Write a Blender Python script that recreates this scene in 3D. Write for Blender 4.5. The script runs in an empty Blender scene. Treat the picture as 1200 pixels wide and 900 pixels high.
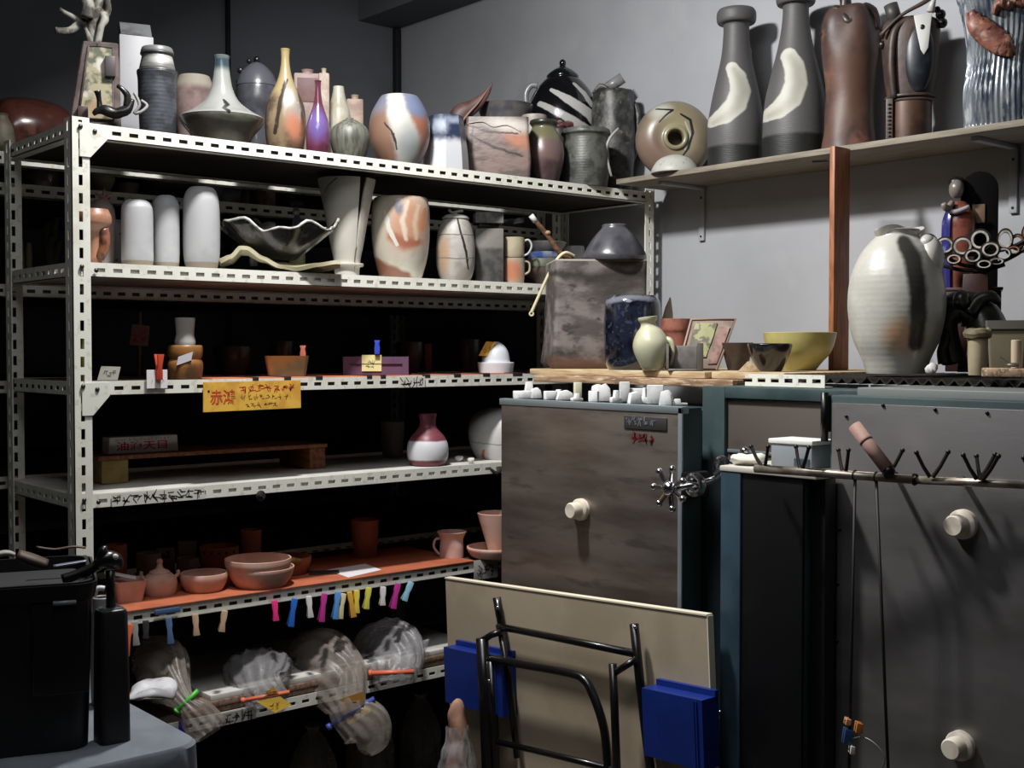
import bpy, bmesh, math, random
from mathutils import Vector, Matrix, noise
R = math.radians
random.seed(7)
SC = bpy.context.scene
COL = SC.collection
# ------------------------------------------------------------------ camera model
F = 1420.0
PITCH = math.atan(40/1420.0)
EYE = 1.5
FH = Vector((0.652, 0.758, 0)).normalized()
RH = Vector((FH.y, -FH.x, 0))
CP, SP = math.cos(PITCH), math.sin(PITCH)
def ray(px, py):
    a, t = (px-600)/F, (450-py)/F
    fwd = FH*CP + Vector((0, 0, -SP)); up = FH*SP + Vector((0, 0, CP))
    return fwd + RH*a + up*t
def at(px, py, X=None, Y=None, Z=None):
    d = ray(px, py)
    k = X/d.x if X is not None else (Y/d.y if Y is not None else (Z-EYE)/d.z)
    return Vector((0, 0, EYE)) + d*k
def zat(x, y, py):
    a = Vector((x, y, 0)).dot(FH); t = (450-py)/F
    return EYE + a*(t*CP-SP)/(CP+t*SP)
cam = bpy.data.cameras.new('camera'); cam.sensor_width = 36; cam.lens = 36*F/1200
camo = bpy.data.objects.new('camera', cam); COL.objects.link(camo)
camo.location = (0, 0, EYE)
camo.rotation_euler = (R(90)-PITCH, 0, math.atan2(FH.y, FH.x)-R(90))
cam.clip_start = .05
SC.camera = camo
SC.view_settings.view_transform = 'Standard'
SC.view_settings.look = 'None'
SC.view_settings.gamma = 1
SC.view_settings.use_curve_mapping = False

# ------------------------------------------------------------------ objects
def tag(o, label, cat, group=None, kind=None):
    if label: o['label'] = label
    if cat: o['category'] = cat
    if group: o['group'] = group
    if kind: o['kind'] = kind
    return o
def thing(name, label, cat, loc=(0, 0, 0), rz=0, group=None):
    o = bpy.data.objects.new(name, None); COL.objects.link(o)
    o.empty_display_size = .05
    o.location = loc; o.rotation_euler = (0, 0, rz)
    return tag(o, label, cat, group)
def obj(name, bm, m, parent=None, loc=None, rz=0, smooth=True, ang=40, label=None):
    if smooth:
        ca = R(ang)
        for f in bm.faces: f.smooth = True
        for e in bm.edges:
            if len(e.link_faces) == 2:
                e.smooth = e.calc_face_angle(0) < ca
    me = bpy.data.meshes.new(name); bm.to_mesh(me); bm.free()
    o = bpy.data.objects.new(name, me); COL.objects.link(o)
    ms = m if isinstance(m, (list, tuple)) else [m]
    for k in ms: me.materials.append(k)
    if loc is not None: o.location = loc
    if rz: o.rotation_euler = (0, 0, rz)
    if parent: o.parent = parent
    if label: o['label'] = label
    return o
def one(name, bm, m, label, cat, loc=(0, 0, 0), rz=0, group=None, **k):
    return tag(obj(name, bm, m, None, loc, rz, **k), label, cat, group)
def BM(): return bmesh.new()
def recalc(bm):
    bmesh.ops.recalc_face_normals(bm, faces=bm.faces[:]); return bm

# ------------------------------------------------------------------ shapes
def obox(bm, o, u, v, n, lu, lv, ln):
    o = Vector(o); u = Vector(u)*lu; v = Vector(v)*lv; n = Vector(n)*ln
    vs = [bm.verts.new(o+u*a+v*b+n*c) for c in (0, 1) for b in (0, 1) for a in (0, 1)]
    for q in ((0, 2, 3, 1), (4, 5, 7, 6), (0, 1, 5, 4), (2, 6, 7, 3), (0, 4, 6, 2), (1, 3, 7, 5)):
        bm.faces.new([vs[i] for i in q])
    return vs
def box(bm, x0, x1, y0, y1, z0, z1, bev=0):
    vs = obox(bm, (x0, y0, z0), (1, 0, 0), (0, 1, 0), (0, 0, 1), x1-x0, y1-y0, z1-z0)
    if bev:
        es = list({e for v in vs for e in v.link_edges})
        bmesh.ops.bevel(bm, geom=es, offset=bev, segments=2, affect='EDGES', profile=.5)
    return bm
def spline(pts, k=5):
    if len(pts) < 3: return [tuple(p) for p in pts]
    out = []; n = len(pts)
    for i in range(n-1):
        p0, p1, p2, p3 = pts[max(i-1, 0)], pts[i], pts[i+1], pts[min(i+2, n-1)]
        for j in range(k):
            t = j/k
            out.append(tuple(.5*((2*b)+(-a+c)*t+(2*a-5*b+4*c-d)*t*t+(-a+3*b-3*c+d)*t**3)
                             for a, b, c, d in zip(p0, p1, p2, p3)))
    out.append(tuple(pts[-1]))
    return out
def lathe(bm, prof, n=40, sx=1, sy=1, cap0=True, cap1=False, fn=None, shear=None):
    rings = []
    for r, z in prof:
        ring = []
        for i in range(n):
            a = 2*math.pi*i/n
            rr = fn(r, z, a) if fn else r
            x, y = rr*math.cos(a)*sx, rr*math.sin(a)*sy
            if shear: x += shear(z)
            ring.append(bm.verts.new((x, y, z)))
        rings.append(ring)
    for a, b in zip(rings, rings[1:]):
        for i in range(n):
            j = (i+1) % n
            bm.faces.new((a[i], a[j], b[j], b[i]))
    if cap0: bm.faces.new(rings[0][::-1])
    if cap1: bm.faces.new(rings[-1])
    return bm
def vessel(prof, t=.004, closed=False, smooth=5, **k):
    """prof: (r, z) outside, bottom to top; gives a hollow pot with a lip"""
    p = spline(prof, smooth) if smooth else list(prof)
    p = [(max(r, .0008), z) for r, z in p]
    bm = BM()
    if closed:
        return lathe(bm, p, cap1=True, **k)
    zb = p[0][1]; rt, zt = p[-1]
    t = min(t, rt*.45)
    inn = [(max(r-t, .0012), z) for r, z in reversed(p) if z > zb+t*1.5]
    q = p + [(rt-t*.3, zt+t*.3), (rt-t*.7, zt+t*.3)] + inn + [(max(inn[-1][0]*.5, .001), zb+t)]
    return lathe(bm, q, cap1=True, **k)
def tube(bm, pts, rad, n=8, k=0, caps=True, flat=1.0):
    pts = [Vector(p) for p in pts]
    rads = list(rad) if isinstance(rad, (list, tuple)) else [rad]*len(pts)
    if k and len(pts) > 2:
        q = spline([(*p, r) for p, r in zip(pts, rads)], k)
        pts = [Vector(a[:3]) for a in q]; rads = [a[3] for a in q]
    d0 = (pts[1]-pts[0]).normalized()
    up = Vector((0, 0, 1)) if abs(d0.z) < .9 else Vector((0, 1, 0))
    u = d0.cross(up).normalized(); rings = []
    for i, p in enumerate(pts):
        d = (pts[min(i+1, len(pts)-1)]-pts[max(i-1, 0)])
        d = d.normalized() if d.length > 1e-9 else d0
        u = (u-d*u.dot(d)); u = u.normalized() if u.length > 1e-6 else d.orthogonal().normalized()
        w = d.cross(u)
        rings.append([bm.verts.new(p+(u*math.cos(2*math.pi*j/n)+w*math.sin(2*math.pi*j/n)*flat)*rads[i]) for j in range(n)])
    for a, b in zip(rings, rings[1:]):
        for i in range(n):
            j = (i+1) % n
            bm.faces.new((a[i], a[j], b[j], b[i]))
    if caps:
        bm.faces.new(rings[0][::-1]); bm.faces.new(rings[-1])
    return bm
def sheet(bm, fn, nu, nv, t=.003):
    g = [[bm.verts.new(fn(i/nu, j/nv)) for j in range(nv+1)] for i in range(nu+1)]
    fs = []
    for i in range(nu):
        for j in range(nv):
            fs.append(bm.faces.new((g[i][j], g[i+1][j], g[i+1][j+1], g[i][j+1])))
    if t:
        bmesh.ops.recalc_face_normals(bm, faces=fs)
        bmesh.ops.solidify(bm, geom=fs, thickness=t)
    return bm
def prism(bm, poly, y0, y1, bev=0):
    """polygon in local (x, z), extruded between y0 and y1"""
    a = [bm.verts.new((x, y0, z)) for x, z in poly]; b = [bm.verts.new((x, y1, z)) for x, z in poly]
    n = len(poly)
    fs = [bm.faces.new(a), bm.faces.new(b[::-1])]
    for i in range(n):
        j = (i+1) % n
        fs.append(bm.faces.new((a[j], a[i], b[i], b[j])))
    bmesh.ops.recalc_face_normals(bm, faces=fs)
    if bev:
        es = list({e for f in fs for e in f.edges})
        bmesh.ops.bevel(bm, geom=es, offset=bev, segments=2, affect='EDGES', profile=.5)
    return bm
def blob(bm, c, r, seg=16, amp=0, sc=10, seed=0):
    m = Matrix.Translation(Vector(c)) @ Matrix.Diagonal((*r, 1))
    res = bmesh.ops.create_uvsphere(bm, u_segments=seg, v_segments=max(6, seg*2//3), radius=1, matrix=m)
    if amp: jitter(bm, amp, sc, seed, res['verts'])
    return bm
def jitter(bm, amp, sc, seed=0, verts=None):
    off = Vector((seed*3.7, seed*1.3, seed*2.1))
    for v in (verts or bm.verts):
        v.co += noise.noise_vector(v.co*sc+off)*amp
    return bm
def torus(bm, c, R0, r, axis='z', n=24, m=8, sx=1, sy=1):
    pts = []
    for i in range(n):
        a = 2*math.pi*i/n
        ring = []
        for j in range(m):
            b = 2*math.pi*j/m
            q = (R0+r*math.cos(b))
            p = Vector((q*math.cos(a)*sx, q*math.sin(a)*sy, r*math.sin(b)))
            if axis == 'y': p = Vector((p.x, p.z, p.y))
            if axis == 'x': p = Vector((p.z, p.x, p.y))
            ring.append(bm.verts.new(Vector(c)+p))
        pts.append(ring)
    for i in range(n):
        a, b = pts[i], pts[(i+1) % n]
        for j in range(m):
            k = (j+1) % m
            bm.faces.new((a[j], b[j], b[k], a[k]))
    return recalc(bm)

# ------------------------------------------------------------------ materials
class NT:
    def __init__(s, nt): s.nt = nt
    def n(s, t, **k):
        x = s.nt.nodes.new(t)
        for a, b in k.items(): setattr(x, a, b)
        return x
    def put(s, sock, v):
        if isinstance(v, bpy.types.NodeSocket): s.nt.links.new(v, sock)
        else: sock.default_value = v
    def m(s, op, a, b=0.0, c=None, clamp=False):
        x = s.n('ShaderNodeMath', operation=op, use_clamp=clamp)
        s.put(x.inputs[0], a); s.put(x.inputs[1], b)
        if c is not None: s.put(x.inputs[2], c)
        return x.outputs[0]
    def ramp(s, v, a, b):            # smooth 0..1 while v goes a..b
        x = s.n('ShaderNodeMapRange', interpolation_type='SMOOTHSTEP')
        s.put(x.inputs[0], v); x.inputs[1].default_value = a; x.inputs[2].default_value = b
        return x.outputs[0]
    def mix(s, f, a, b):
        x = s.n('ShaderNodeMix', data_type='RGBA')
        s.put(x.inputs[0], f); s.put(x.inputs[6], a); s.put(x.inputs[7], b)
        return x.outputs[2]
    def noise(s, vec, scale, detail=4, rough=.55):
        x = s.n('ShaderNodeTexNoise'); s.put(x.inputs['Vector'], vec)
        x.inputs['Scale'].default_value = scale; x.inputs['Detail'].default_value = detail
        x.inputs['Roughness'].default_value = rough
        return x
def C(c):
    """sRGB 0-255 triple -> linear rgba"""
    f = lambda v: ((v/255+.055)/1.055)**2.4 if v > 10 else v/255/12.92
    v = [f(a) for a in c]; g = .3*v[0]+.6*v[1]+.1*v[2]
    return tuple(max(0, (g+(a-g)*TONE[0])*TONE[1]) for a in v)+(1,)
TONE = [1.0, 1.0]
_mats = {}
def mat(name, col, rough=.5, metal=0, c2=None, nscale=18, lo=.42, hi=.62, stretch=(1, 1, 1), bump=0, bscale=60,
        rings=0, ramp_=.07, bands=(), patches=(), dist=.004, dscale=40, coat=0, spec=.5, rot=None, emit=0, trans=0, c3=None, n3=60):
    """bands: (z0, colour, softness); patches: ('e',x,z,rx,rz,rot,colour,soft) or ('s',[(x,z,w)...],colour,soft), object metres"""
    if name in _mats: return _mats[name]
    M = bpy.data.materials.new(name); M.use_nodes = True
    nt = M.node_tree; b = nt.nodes['Principled BSDF']; N = NT(nt)
    tc = N.n('ShaderNodeTexCoord').outputs['Object']
    vec = tc
    if stretch != (1, 1, 1):
        mp = N.n('ShaderNodeMapping'); mp.inputs['Scale'].default_value = stretch
        N.put(mp.inputs['Vector'], tc); vec = mp.outputs[0]
    color = C(col)
    if c2 is not None:
        nz = N.noise(vec, nscale)
        color = N.mix(N.ramp(nz.outputs['Fac'], lo, hi), color, C(c2))
    if c3 is not None:
        nz = N.noise(vec, n3)
        color = N.mix(N.ramp(nz.outputs['Fac'], .55, .68), color, C(c3))
    if bands or patches:
        dn = N.noise(tc, dscale, 3)
        sub = N.n('ShaderNodeVectorMath', operation='SUBTRACT'); N.put(sub.inputs[0], dn.outputs['Color']); sub.inputs[1].default_value = (.5, .5, .5)
        sca = N.n('ShaderNodeVectorMath', operation='SCALE'); N.put(sca.inputs[0], sub.outputs[0]); sca.inputs['Scale'].default_value = dist*2
        add = N.n('ShaderNodeVectorMath', operation='ADD'); N.put(add.inputs[0], tc); N.put(add.inputs[1], sca.outputs[0])
        xyz = N.n('ShaderNodeSeparateXYZ'); N.put(xyz.inputs[0], add.outputs[0])
        x, y, z = xyz.outputs
        for z0, bc, sf in bands:
            color = N.mix(N.ramp(z, z0-sf, z0+sf), color, C(bc))
        front = N.m('LESS_THAN', y, .0)
        for p in patches:
            if p[0] == 'e':
                _, cx, cz, rx, rz, ro, pc, sf = p
                ca, sa = math.cos(ro), math.sin(ro)
                dx = N.m('SUBTRACT', x, cx); dz = N.m('SUBTRACT', z, cz)
                u = N.m('MULTIPLY_ADD', dx, ca/rx, N.m('MULTIPLY', dz, sa/rx))
                v = N.m('MULTIPLY_ADD', dx, -sa/rz, N.m('MULTIPLY', dz, ca/rz))
                d = N.m('SQRT', N.m('ADD', N.m('MULTIPLY', u, u), N.m('MULTIPLY', v, v)))
                k = N.m('MULTIPLY', N.ramp(d, 1+sf, max(1-sf, .0)), front)
                color = N.mix(k, color, C(pc))
            else:
                _, pts, pc, sf = p
                best = None
                for (x0, z0, w0), (x1, z1, w1) in zip(pts, pts[1:]):
                    ex, ez = x1-x0, z1-z0; L2 = max(ex*ex+ez*ez, 1e-10)
                    dx = N.m('SUBTRACT', x, x0); dz = N.m('SUBTRACT', z, z0)
                    h = N.m('MULTIPLY_ADD', dx, ex/L2, N.m('MULTIPLY', dz, ez/L2), clamp=True)
                    qx = N.m('MULTIPLY_ADD', h, -ex, dx); qz = N.m('MULTIPLY_ADD', h, -ez, dz)
                    d = N.m('SQRT', N.m('ADD', N.m('MULTIPLY', qx, qx), N.m('MULTIPLY', qz, qz)))
                    d = N.m('DIVIDE', d, N.m('MULTIPLY_ADD', h, w1-w0, w0))
                    best = d if best is None else N.m('MINIMUM', best, d)
                k = N.m('MULTIPLY', N.ramp(best, 1+sf, max(1-sf, 0)), front)
                color = N.mix(k, color, C(pc))
    N.put(b.inputs['Base Color'], color)
    b.inputs['Roughness'].default_value = rough; b.inputs['Metallic'].default_value = metal
    b.inputs['Specular IOR Level'].default_value = spec
    b.inputs['Coat Weight'].default_value = coat; b.inputs['Coat Roughness'].default_value = .1
    h = None
    if bump:
        h = N.m('MULTIPLY', N.noise(vec, bscale, 5, .6).outputs['Fac'], bump)
    if rings:
        w = N.n('ShaderNodeTexWave', wave_type='BANDS', bands_direction='Z'); N.put(w.inputs['Vector'], tc)
        w.inputs['Scale'].default_value = rings; w.inputs['Distortion'].default_value = 1.5; w.inputs['Detail'].default_value = 1
        w.inputs['Detail Scale'].default_value = 3
        hh = N.m('MULTIPLY', w.outputs['Fac'], ramp_)
        h = hh if h is None else N.m('ADD', h, hh)
    if h is not None:
        bp = N.n('ShaderNodeBump'); bp.inputs['Strength'].default_value = .6; bp.inputs['Distance'].default_value = .004
        N.put(bp.inputs['Height'], h); N.put(b.inputs['Normal'], bp.outputs[0])
    if emit:
        N.put(b.inputs['Emission Color'], color); b.inputs['Emission Strength'].default_value = emit
    if trans:
        b.inputs['Alpha'].default_value = 1-trans
    _mats[name] = M
    return M

# ------------------------------------------------------------------ an anchored spot: turns photo measures into metres at the thing's own distance
class Spot:
    def __init__(s, px, z, X=None, Y=None):
        d = ray(px, 410); k = X/d.x if X is not None else Y/d.y
        s.px = px; s.x, s.y, s.z = d.x*k, d.y*k, z
        s.depth = Vector((s.x, s.y, 0)).dot(FH)
        s.s = s.depth/F
        # true width scale: horizontal distance across the view at this bearing
        c = Vector((s.x, s.y, 0)).normalized().dot(FH)
        s.w = s.s*c
        s.rz = math.atan2(s.y, s.x)-R(90)
        s.loc = (s.x, s.y, s.z)
    def X(s, px): return (px-s.px)*s.w
    def Z(s, py): return zat(s.x, s.y, py)-s.z
    def L(s, px, py, dy=0): return Vector((s.X(px), dy, s.Z(py)))
    def prof(s, pts):            # (image y, half width px), bottom first; the first y is the shelf itself
        q = [(r*s.w, s.Z(y)) for y, r in pts]
        q[0] = (q[0][0], 0.0)
        return q
    def bands(s, bs): return [(s.Z(y), c, sf*s.s) for y, c, sf in bs]
    def patches(s, ps):
        out = []
        for p in ps:
            if p[0] == 'e':
                _, x, y, rx, ry, ro, c, sf = p
                out.append(('e', s.X(x), s.Z(y), rx*s.w, ry*s.s, R(ro), c, sf))
            else:
                _, pts, c, sf = p
                out.append(('s', [(s.X(x), s.Z(y), w*s.s) for x, y, w in pts], c, sf))
        return out
def glaze(sp, name, col, bands=(), patches=(), **k):
    return mat(name, col, bands=sp.bands(bands), patches=sp.patches(patches), **k)
def pot(sp, name, label, cat, prof, m, group=None, multi=False, part='body', **k):
    """multi: an Empty with the body as its first part; else one mesh"""
    bm = vessel(sp.prof(prof), **k)
    recalc(bm)
    if multi:
        t = thing(name, label, cat, sp.loc, sp.rz, group)
        obj(part, bm, m, t); return t
    return one(name, bm, m, label, cat, sp.loc, sp.rz, group)

# handwriting: rows of short brush strokes on a local x/z plane facing -y
def scrawl(bm, x0, x1, z, h, n, y=-.001, w=.0012, seed=0, strokes=5):
    rnd = random.Random(seed)
    cw = (x1-x0)/n
    for i in range(n):
        for k in range(strokes):
            cx = x0+cw*(i+.15+.6*rnd.random()); cz = z+h*(.1+.8*rnd.random())
            a = rnd.choice([0, 0, R(90), R(60), R(-50)])+rnd.uniform(-.2, .2)
            l = rnd.uniform(.25, .5)*min(cw, h)
            u = Vector((math.cos(a), 0, math.sin(a))); v = Vector((-u.z, 0, u.x))
            c = Vector((cx, y, cz))
            bm.faces.new([bm.verts.new(c+u*p*l+v*q*w*.5) for p, q in ((-1, -1), (1, -1), (1, 1), (-1, 1))])
    return bm
def text_bm(body, size, width=None):
    cu = bpy.data.curves.new('lettering', 'FONT'); cu.body = body; cu.size = size; cu.align_x = 'CENTER'; cu.align_y = 'CENTER'
    cu.extrude = .0003; cu.offset = .0006
    o = bpy.data.objects.new('lettering', cu); COL.objects.link(o)
    dg = bpy.context.evaluated_depsgraph_get(); dg.update()
    me = bpy.data.meshes.new_from_object(o.evaluated_get(dg))
    bpy.data.objects.remove(o)
    bm = BM(); bm.from_mesh(me); bpy.data.meshes.remove(me)
    for v in bm.verts: v.co = Vector((v.co.x, -v.co.z, v.co.y))
    if width and bm.verts:
        xs = [v.co.x for v in bm.verts]; k = width/max(max(xs)-min(xs), 1e-6)
        for v in bm.verts: v.co.x *= k
    return bm
def shift(bm, v, rot=None):
    for q in bm.verts:
        if rot: q.co = rot @ q.co
        q.co += Vector(v)
    return bm
# ================================================================== the room
WX, WY = 3.3, 4.65
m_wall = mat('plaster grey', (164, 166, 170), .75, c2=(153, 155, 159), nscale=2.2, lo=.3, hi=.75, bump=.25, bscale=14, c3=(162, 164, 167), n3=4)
m_wallb = mat('back wall grey', (112, 115, 121), .8, c2=(100, 103, 108), nscale=1.5, bump=.2, bscale=12)  # even grey, darker than the right wall
m_wdark = mat('dim wall paint', (70, 70, 72), .85)
m_floor = mat('concrete floor', (80, 76, 72), .7, c2=(60, 57, 54), nscale=3, bump=.3)
m_ceil = mat('ceiling paint', (60, 60, 64), .9)
def structure(name, b, m):
    bm = BM(); box(bm, *b); o = obj(name, bm, m, smooth=False); o['kind'] = 'structure'; return o
XL, YF, ZC = -1.6, -1.6, 3.5
structure('floor', (XL, WX+.1, YF, WY+.1, -.1, 0), m_floor)
structure('ceiling', (XL, WX+.1, YF, WY+.1, ZC, ZC+.1), m_ceil)
structure('wall_right', (WX, WX+.1, YF, WY+.1, 0, ZC), m_wall)
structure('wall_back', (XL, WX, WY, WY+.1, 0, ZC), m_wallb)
structure('wall_left', (XL-.1, XL, YF, WY+.1, 0, ZC), m_wdark)
structure('wall_front', (XL, WX, YF-.1, YF, 0, ZC), m_wdark)
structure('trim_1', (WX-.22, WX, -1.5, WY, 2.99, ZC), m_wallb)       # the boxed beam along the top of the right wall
m_pipe = mat('conduit dark', (28, 29, 34), .6)
bm = BM(); p = at(268, 60, Y=WY-.02)
tube(bm, [(p.x, WY-.014, 1.2), (p.x, WY-.014, ZC-.005)], .011, 10)
one('wall_conduit', bm, m_pipe, 'thin dark vertical conduit running up the back wall behind the flared carafe', 'pipe')
bm = BM(); box(bm, WX-.036, WX-.004, WY-.036, WY-.004, .002, 2.985, .006)
one('corner_pipe', bm, m_pipe, 'dark vertical pipe cover filling the corner of the two walls', 'pipe')

# ================================================================== slotted angle steel
def slotted(bm, o, u, v, n, L, W, t=.0025, pitch=.045, sl=.024, sw=.010, off=.011):
    o, u, v, n = Vector(o), Vector(u), Vector(v), Vector(n)
    a = (W-sw)/2
    obox(bm, o, u, v, n, L, a, t); obox(bm, o+v*(a+sw), u, v, n, L, a, t)
    x = 0.0; c = off
    while c < L:
        if c > x: obox(bm, o+u*x+v*a, u, v, n, c-x, sw, t)
        x = c+sl; c += pitch
    if x < L: obox(bm, o+u*x+v*a, u, v, n, L-x, sw, t)
BH = .037
def beam_x(name, x0, x1, y, z, m, par, front=1):
    """angle beam along x; its upright flange at y, flat flange going in (front=1: towards +y)"""
    bm = BM()
    if front > 0: slotted(bm, (x0, y, z-BH), (1, 0, 0), (0, 0, 1), (0, 1, 0), x1-x0, BH)
    else: slotted(bm, (x0, y, z-BH), (1, 0, 0), (0, 0, 1), (0, -1, 0), x1-x0, BH)
    obox(bm, (x0, y, z-BH), (1, 0, 0), (0, front, 0), (0, 0, 1), x1-x0, .03, .0025)
    return obj(name, bm, m, par, smooth=False)
def beam_y(name, x, y0, y1, z, m, par, d=1):
    bm = BM()
    slotted(bm, (x, y0, z-BH), (0, 1, 0), (0, 0, 1), (d, 0, 0), y1-y0, BH)
    obox(bm, (x, y0, z-BH), (0, 1, 0), (d, 0, 0), (0, 0, 1), y1-y0, .03, .0025)
    return obj(name, bm, m, par, smooth=False)
def upright(name, x, y, z1, m, par, dx, dy, z0=0.002):
    bm = BM()
    slotted(bm, (x, y, z0), (0, 0, 1), (dx, 0, 0), (0, dy, 0), z1-z0, .046, sl=.026, off=.015)
    slotted(bm, (x, y, z0), (0, 0, 1), (0, dy, 0), (dx, 0, 0), z1-z0, .046, sl=.026, off=.015)
    return obj(name, bm, m, par, smooth=False)
m_steel = mat('cream enamelled steel', (226, 226, 215), .45, c2=(210, 208, 194), nscale=9, lo=.5, hi=.7, c3=(206, 203, 188), n3=45)
m_deck = mat('dark stained board', (58, 48, 42), .7, c2=(40, 33, 30), nscale=8, stretch=(1, 12, 1))
m_deckw = mat('white laminate board', (214, 212, 206), .5, c2=(190, 186, 178), nscale=7)
m_bolt = mat('bolt zinc', (90, 88, 84), .4, .9)
RY0, RY1 = 2.98, 3.47
RX0, RX1 = 1.131, 3.235
lev = [at(95, 143, Y=RY0).z, at(98, 307, Y=RY0).z, at(98, 447, Y=RY0).z, at(100, 580, Y=RY0).z, at(150, 717, Y=RY0).z, at(255, 836, Y=RY0).z]
S1, S2, S3, S4, S5, S6 = lev
rack = thing('shelving_rack', 'cream slotted-steel rack with six loaded shelves standing across the room', 'shelving rack', (RX0, RY0, 0))
def rk(o): o.location = (-RX0, -RY0, 0); return o
for i, (x, y, dx, dy) in enumerate(((RX0, RY0-.003, 1, 1), (RX1, RY0-.003, -1, 1), (RX0, RY1, 1, -1), (RX1, RY1, -1, -1))):
    rk(upright('upright_post', x, y, S1+.012, m_steel, rack, dx, dy))
for z in lev:
    rk(beam_x('front_beam', RX0+.004, RX1-.004, RY0, z, m_steel, rack, 1))
    rk(beam_x('back_beam', RX0+.004, RX1-.004, RY1-.003, z, m_steel, rack, -1))
    rk(beam_y('side_beam', RX0+.004, RY0+.05, RY1-.05, z, m_steel, rack, 1))
    rk(beam_y('side_beam', RX1-.004, RY0+.05, RY1-.05, z, m_steel, rack, -1))
for k, z in enumerate(lev):
    bm = BM(); box(bm, RX0+.012, RX1-.012, RY0+.006, RY1-.008, z-.030, z-.001)
    rk(obj('shelf_board', bm, m_deckw if k in (1, 3) else m_deck, rack, smooth=False))
for z in (S1, S3):
    bm = BM(); prism(bm, [(RX0+.045, z-.004), (RX0+.09, z-.004), (RX0+.09, z-BH), (RX0+.047, z-.085), (RX0+.02, z-.085), (RX0+.02, z-.004)], RY0-.007, RY0-.0035)
    rk(obj('gusset_plate', bm, m_steel, rack, smooth=False))
for z in lev:
    bm = BM()
    for dx, dz in ((.022, -.012), (.058, -.02)):
        blob(bm, (RX0+dx, RY0-.008, z+dz), (.006, .004, .006), 8)
    rk(obj('bolt', bm, m_bolt, rack))
# ---- second rack behind it, up to the back wall
BY0, BY1 = 3.56, 4.56
BX0 = 0.62
HZ = at(100, 222, Y=BY0).z; HZ2 = at(100, 336, Y=BY0).z
rack2 = thing('shelving_rack', 'second slotted-steel rack standing behind the front rack against the back wall', 'shelving rack', (BX0, BY0, 0))
def rk2(o): o.location = (-BX0, -BY0, 0); return o
for (x, y, dx, dy) in ((BX0, BY0-.003, 1, 1), (RX1, BY0-.003, -1, 1), (BX0, BY1, 1, -1), (RX1, BY1, -1, -1)):
    rk2(upright('upright_post', x, y, S1-.002, m_steel, rack2, dx, dy))
for z in (S1, HZ, HZ2, S3-.01, S4, S5):
    rk2(beam_x('front_beam', BX0+.004, RX1-.004, BY0, z, m_steel, rack2, 1))
    rk2(beam_y('side_beam', BX0+.004, BY0+.05, BY1-.05, z, m_steel, rack2, 1))
    bm = BM(); box(bm, BX0+.012, RX1-.012, BY0+.006, BY1-.008, z-.030, z-.001)
    rk2(obj('shelf_board', bm, m_deck, rack2, smooth=False))

# ================================================================== kilns along the right wall
m_inox = mat('brushed stainless', (164, 154, 146), .36, .85, c2=(122, 110, 102), nscale=3, lo=.3, hi=.75, stretch=(1, 1, 5), bump=.06, bscale=30, c3=(128, 120, 112), n3=5)
m_inox2 = mat('dull stainless', (158, 156, 156), .36, .8, c2=(122, 119, 118), nscale=2.4, lo=.3, hi=.75, stretch=(1, 1, 3), bump=.06, bscale=30)
m_edge = mat('folded steel rim', (168, 180, 186), .35, .7)
m_teal = mat('teal enamel', (36, 58, 62), .45, c2=(28, 46, 50), nscale=5)
m_tealL = mat('pale teal enamel', (60, 76, 77), .45, c2=(48, 63, 65), nscale=6)
m_blue = mat('petrol blue enamel', (50, 70, 82), .4, c2=(40, 58, 70), nscale=6)
m_plug = mat('ceramic plug', (222, 214, 198), .6, c2=(200, 190, 172), nscale=25)
m_plate = mat('name plate', (70, 68, 70), .5, .5)
m_chrome = mat('chrome', (210, 210, 212), .18, 1)
m_black = mat('black steel', (16, 16, 17), .35, .3)
m_ink = mat('black ink', (22, 20, 20), .7)
m_red = mat('red ink', (196, 28, 44), .6)
KX = 2.2
LZ = at(587, 468, X=KX).z
ly1 = at(587, 600, X=KX).y; ly0 = at(800, 600, X=KX).y
k1 = thing('kiln', 'left stainless-door kiln with a white plug and wheel latch, behind the folded table', 'kiln', (KX+.07, (ly0+ly1)/2, 0))
def kid(t, name, bm, m, **kw):
    o = obj(name, bm, m, t, **kw); l = t.location; o.location = (-l.x, -l.y, -l.z); return o
bm = BM(); box(bm, KX+.072, KX+.75, ly0+.075, ly1-.05, .06, LZ-.012, .006); kid(k1, 'body', bm, m_teal, ang=30)
bm = BM()
for yy in (ly0+.1, ly1-.14):
    for xx in (KX+.1, KX+.66): box(bm, xx, xx+.05, yy, yy+.05, .001, .0605)
kid(k1, 'foot', bm, m_black)
bm = BM(); box(bm, KX, KX+.07, ly0, ly1, .16, LZ, .004); kid(k1, 'door', bm, m_teal, ang=30)
bm = BM(); box(bm, KX-.003, KX-.0002, ly0+.012, ly1-.006, .17, LZ-.014, .001); kid(k1, 'door_panel', bm, m_inox, ang=30)
bm = BM()
box(bm, KX-.005, KX, ly0-.001, ly0+.012, .16, LZ+.001, .001); box(bm, KX-.005, KX+.02, ly0-.001, ly1+.001, LZ-.014, LZ+.003, .001)
kid(k1, 'door_rim', bm, m_edge, ang=30)
def plug(t, py, pz, px):
    bm = lathe(BM(), [(.029, 0), (.029, .012), (.026, .015), (.021, .017), (.021, .040), (.018, .044), (.001, .044)], 28, cap1=True)
    shift(bm, (px, py, pz), Matrix.Rotation(R(-90), 3, 'Y')); recalc(bm)
    o = obj('spy_plug', bm, m_plug, t, label='white ceramic plug'); l = t.location; o.location = (-l.x, -l.y, -l.z)
q = at(682, 597, X=KX-.003); plug(k1, q.y, q.z, KX-.003)
a, b = at(733, 487, X=KX), at(783, 505, X=KX)
bm = BM(); box(bm, KX-.006, KX-.003, b.y, a.y, b.z, a.z, .001)
npl = kid(k1, 'name_plate', bm, m_plate, label='worn metal name plate')
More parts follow.
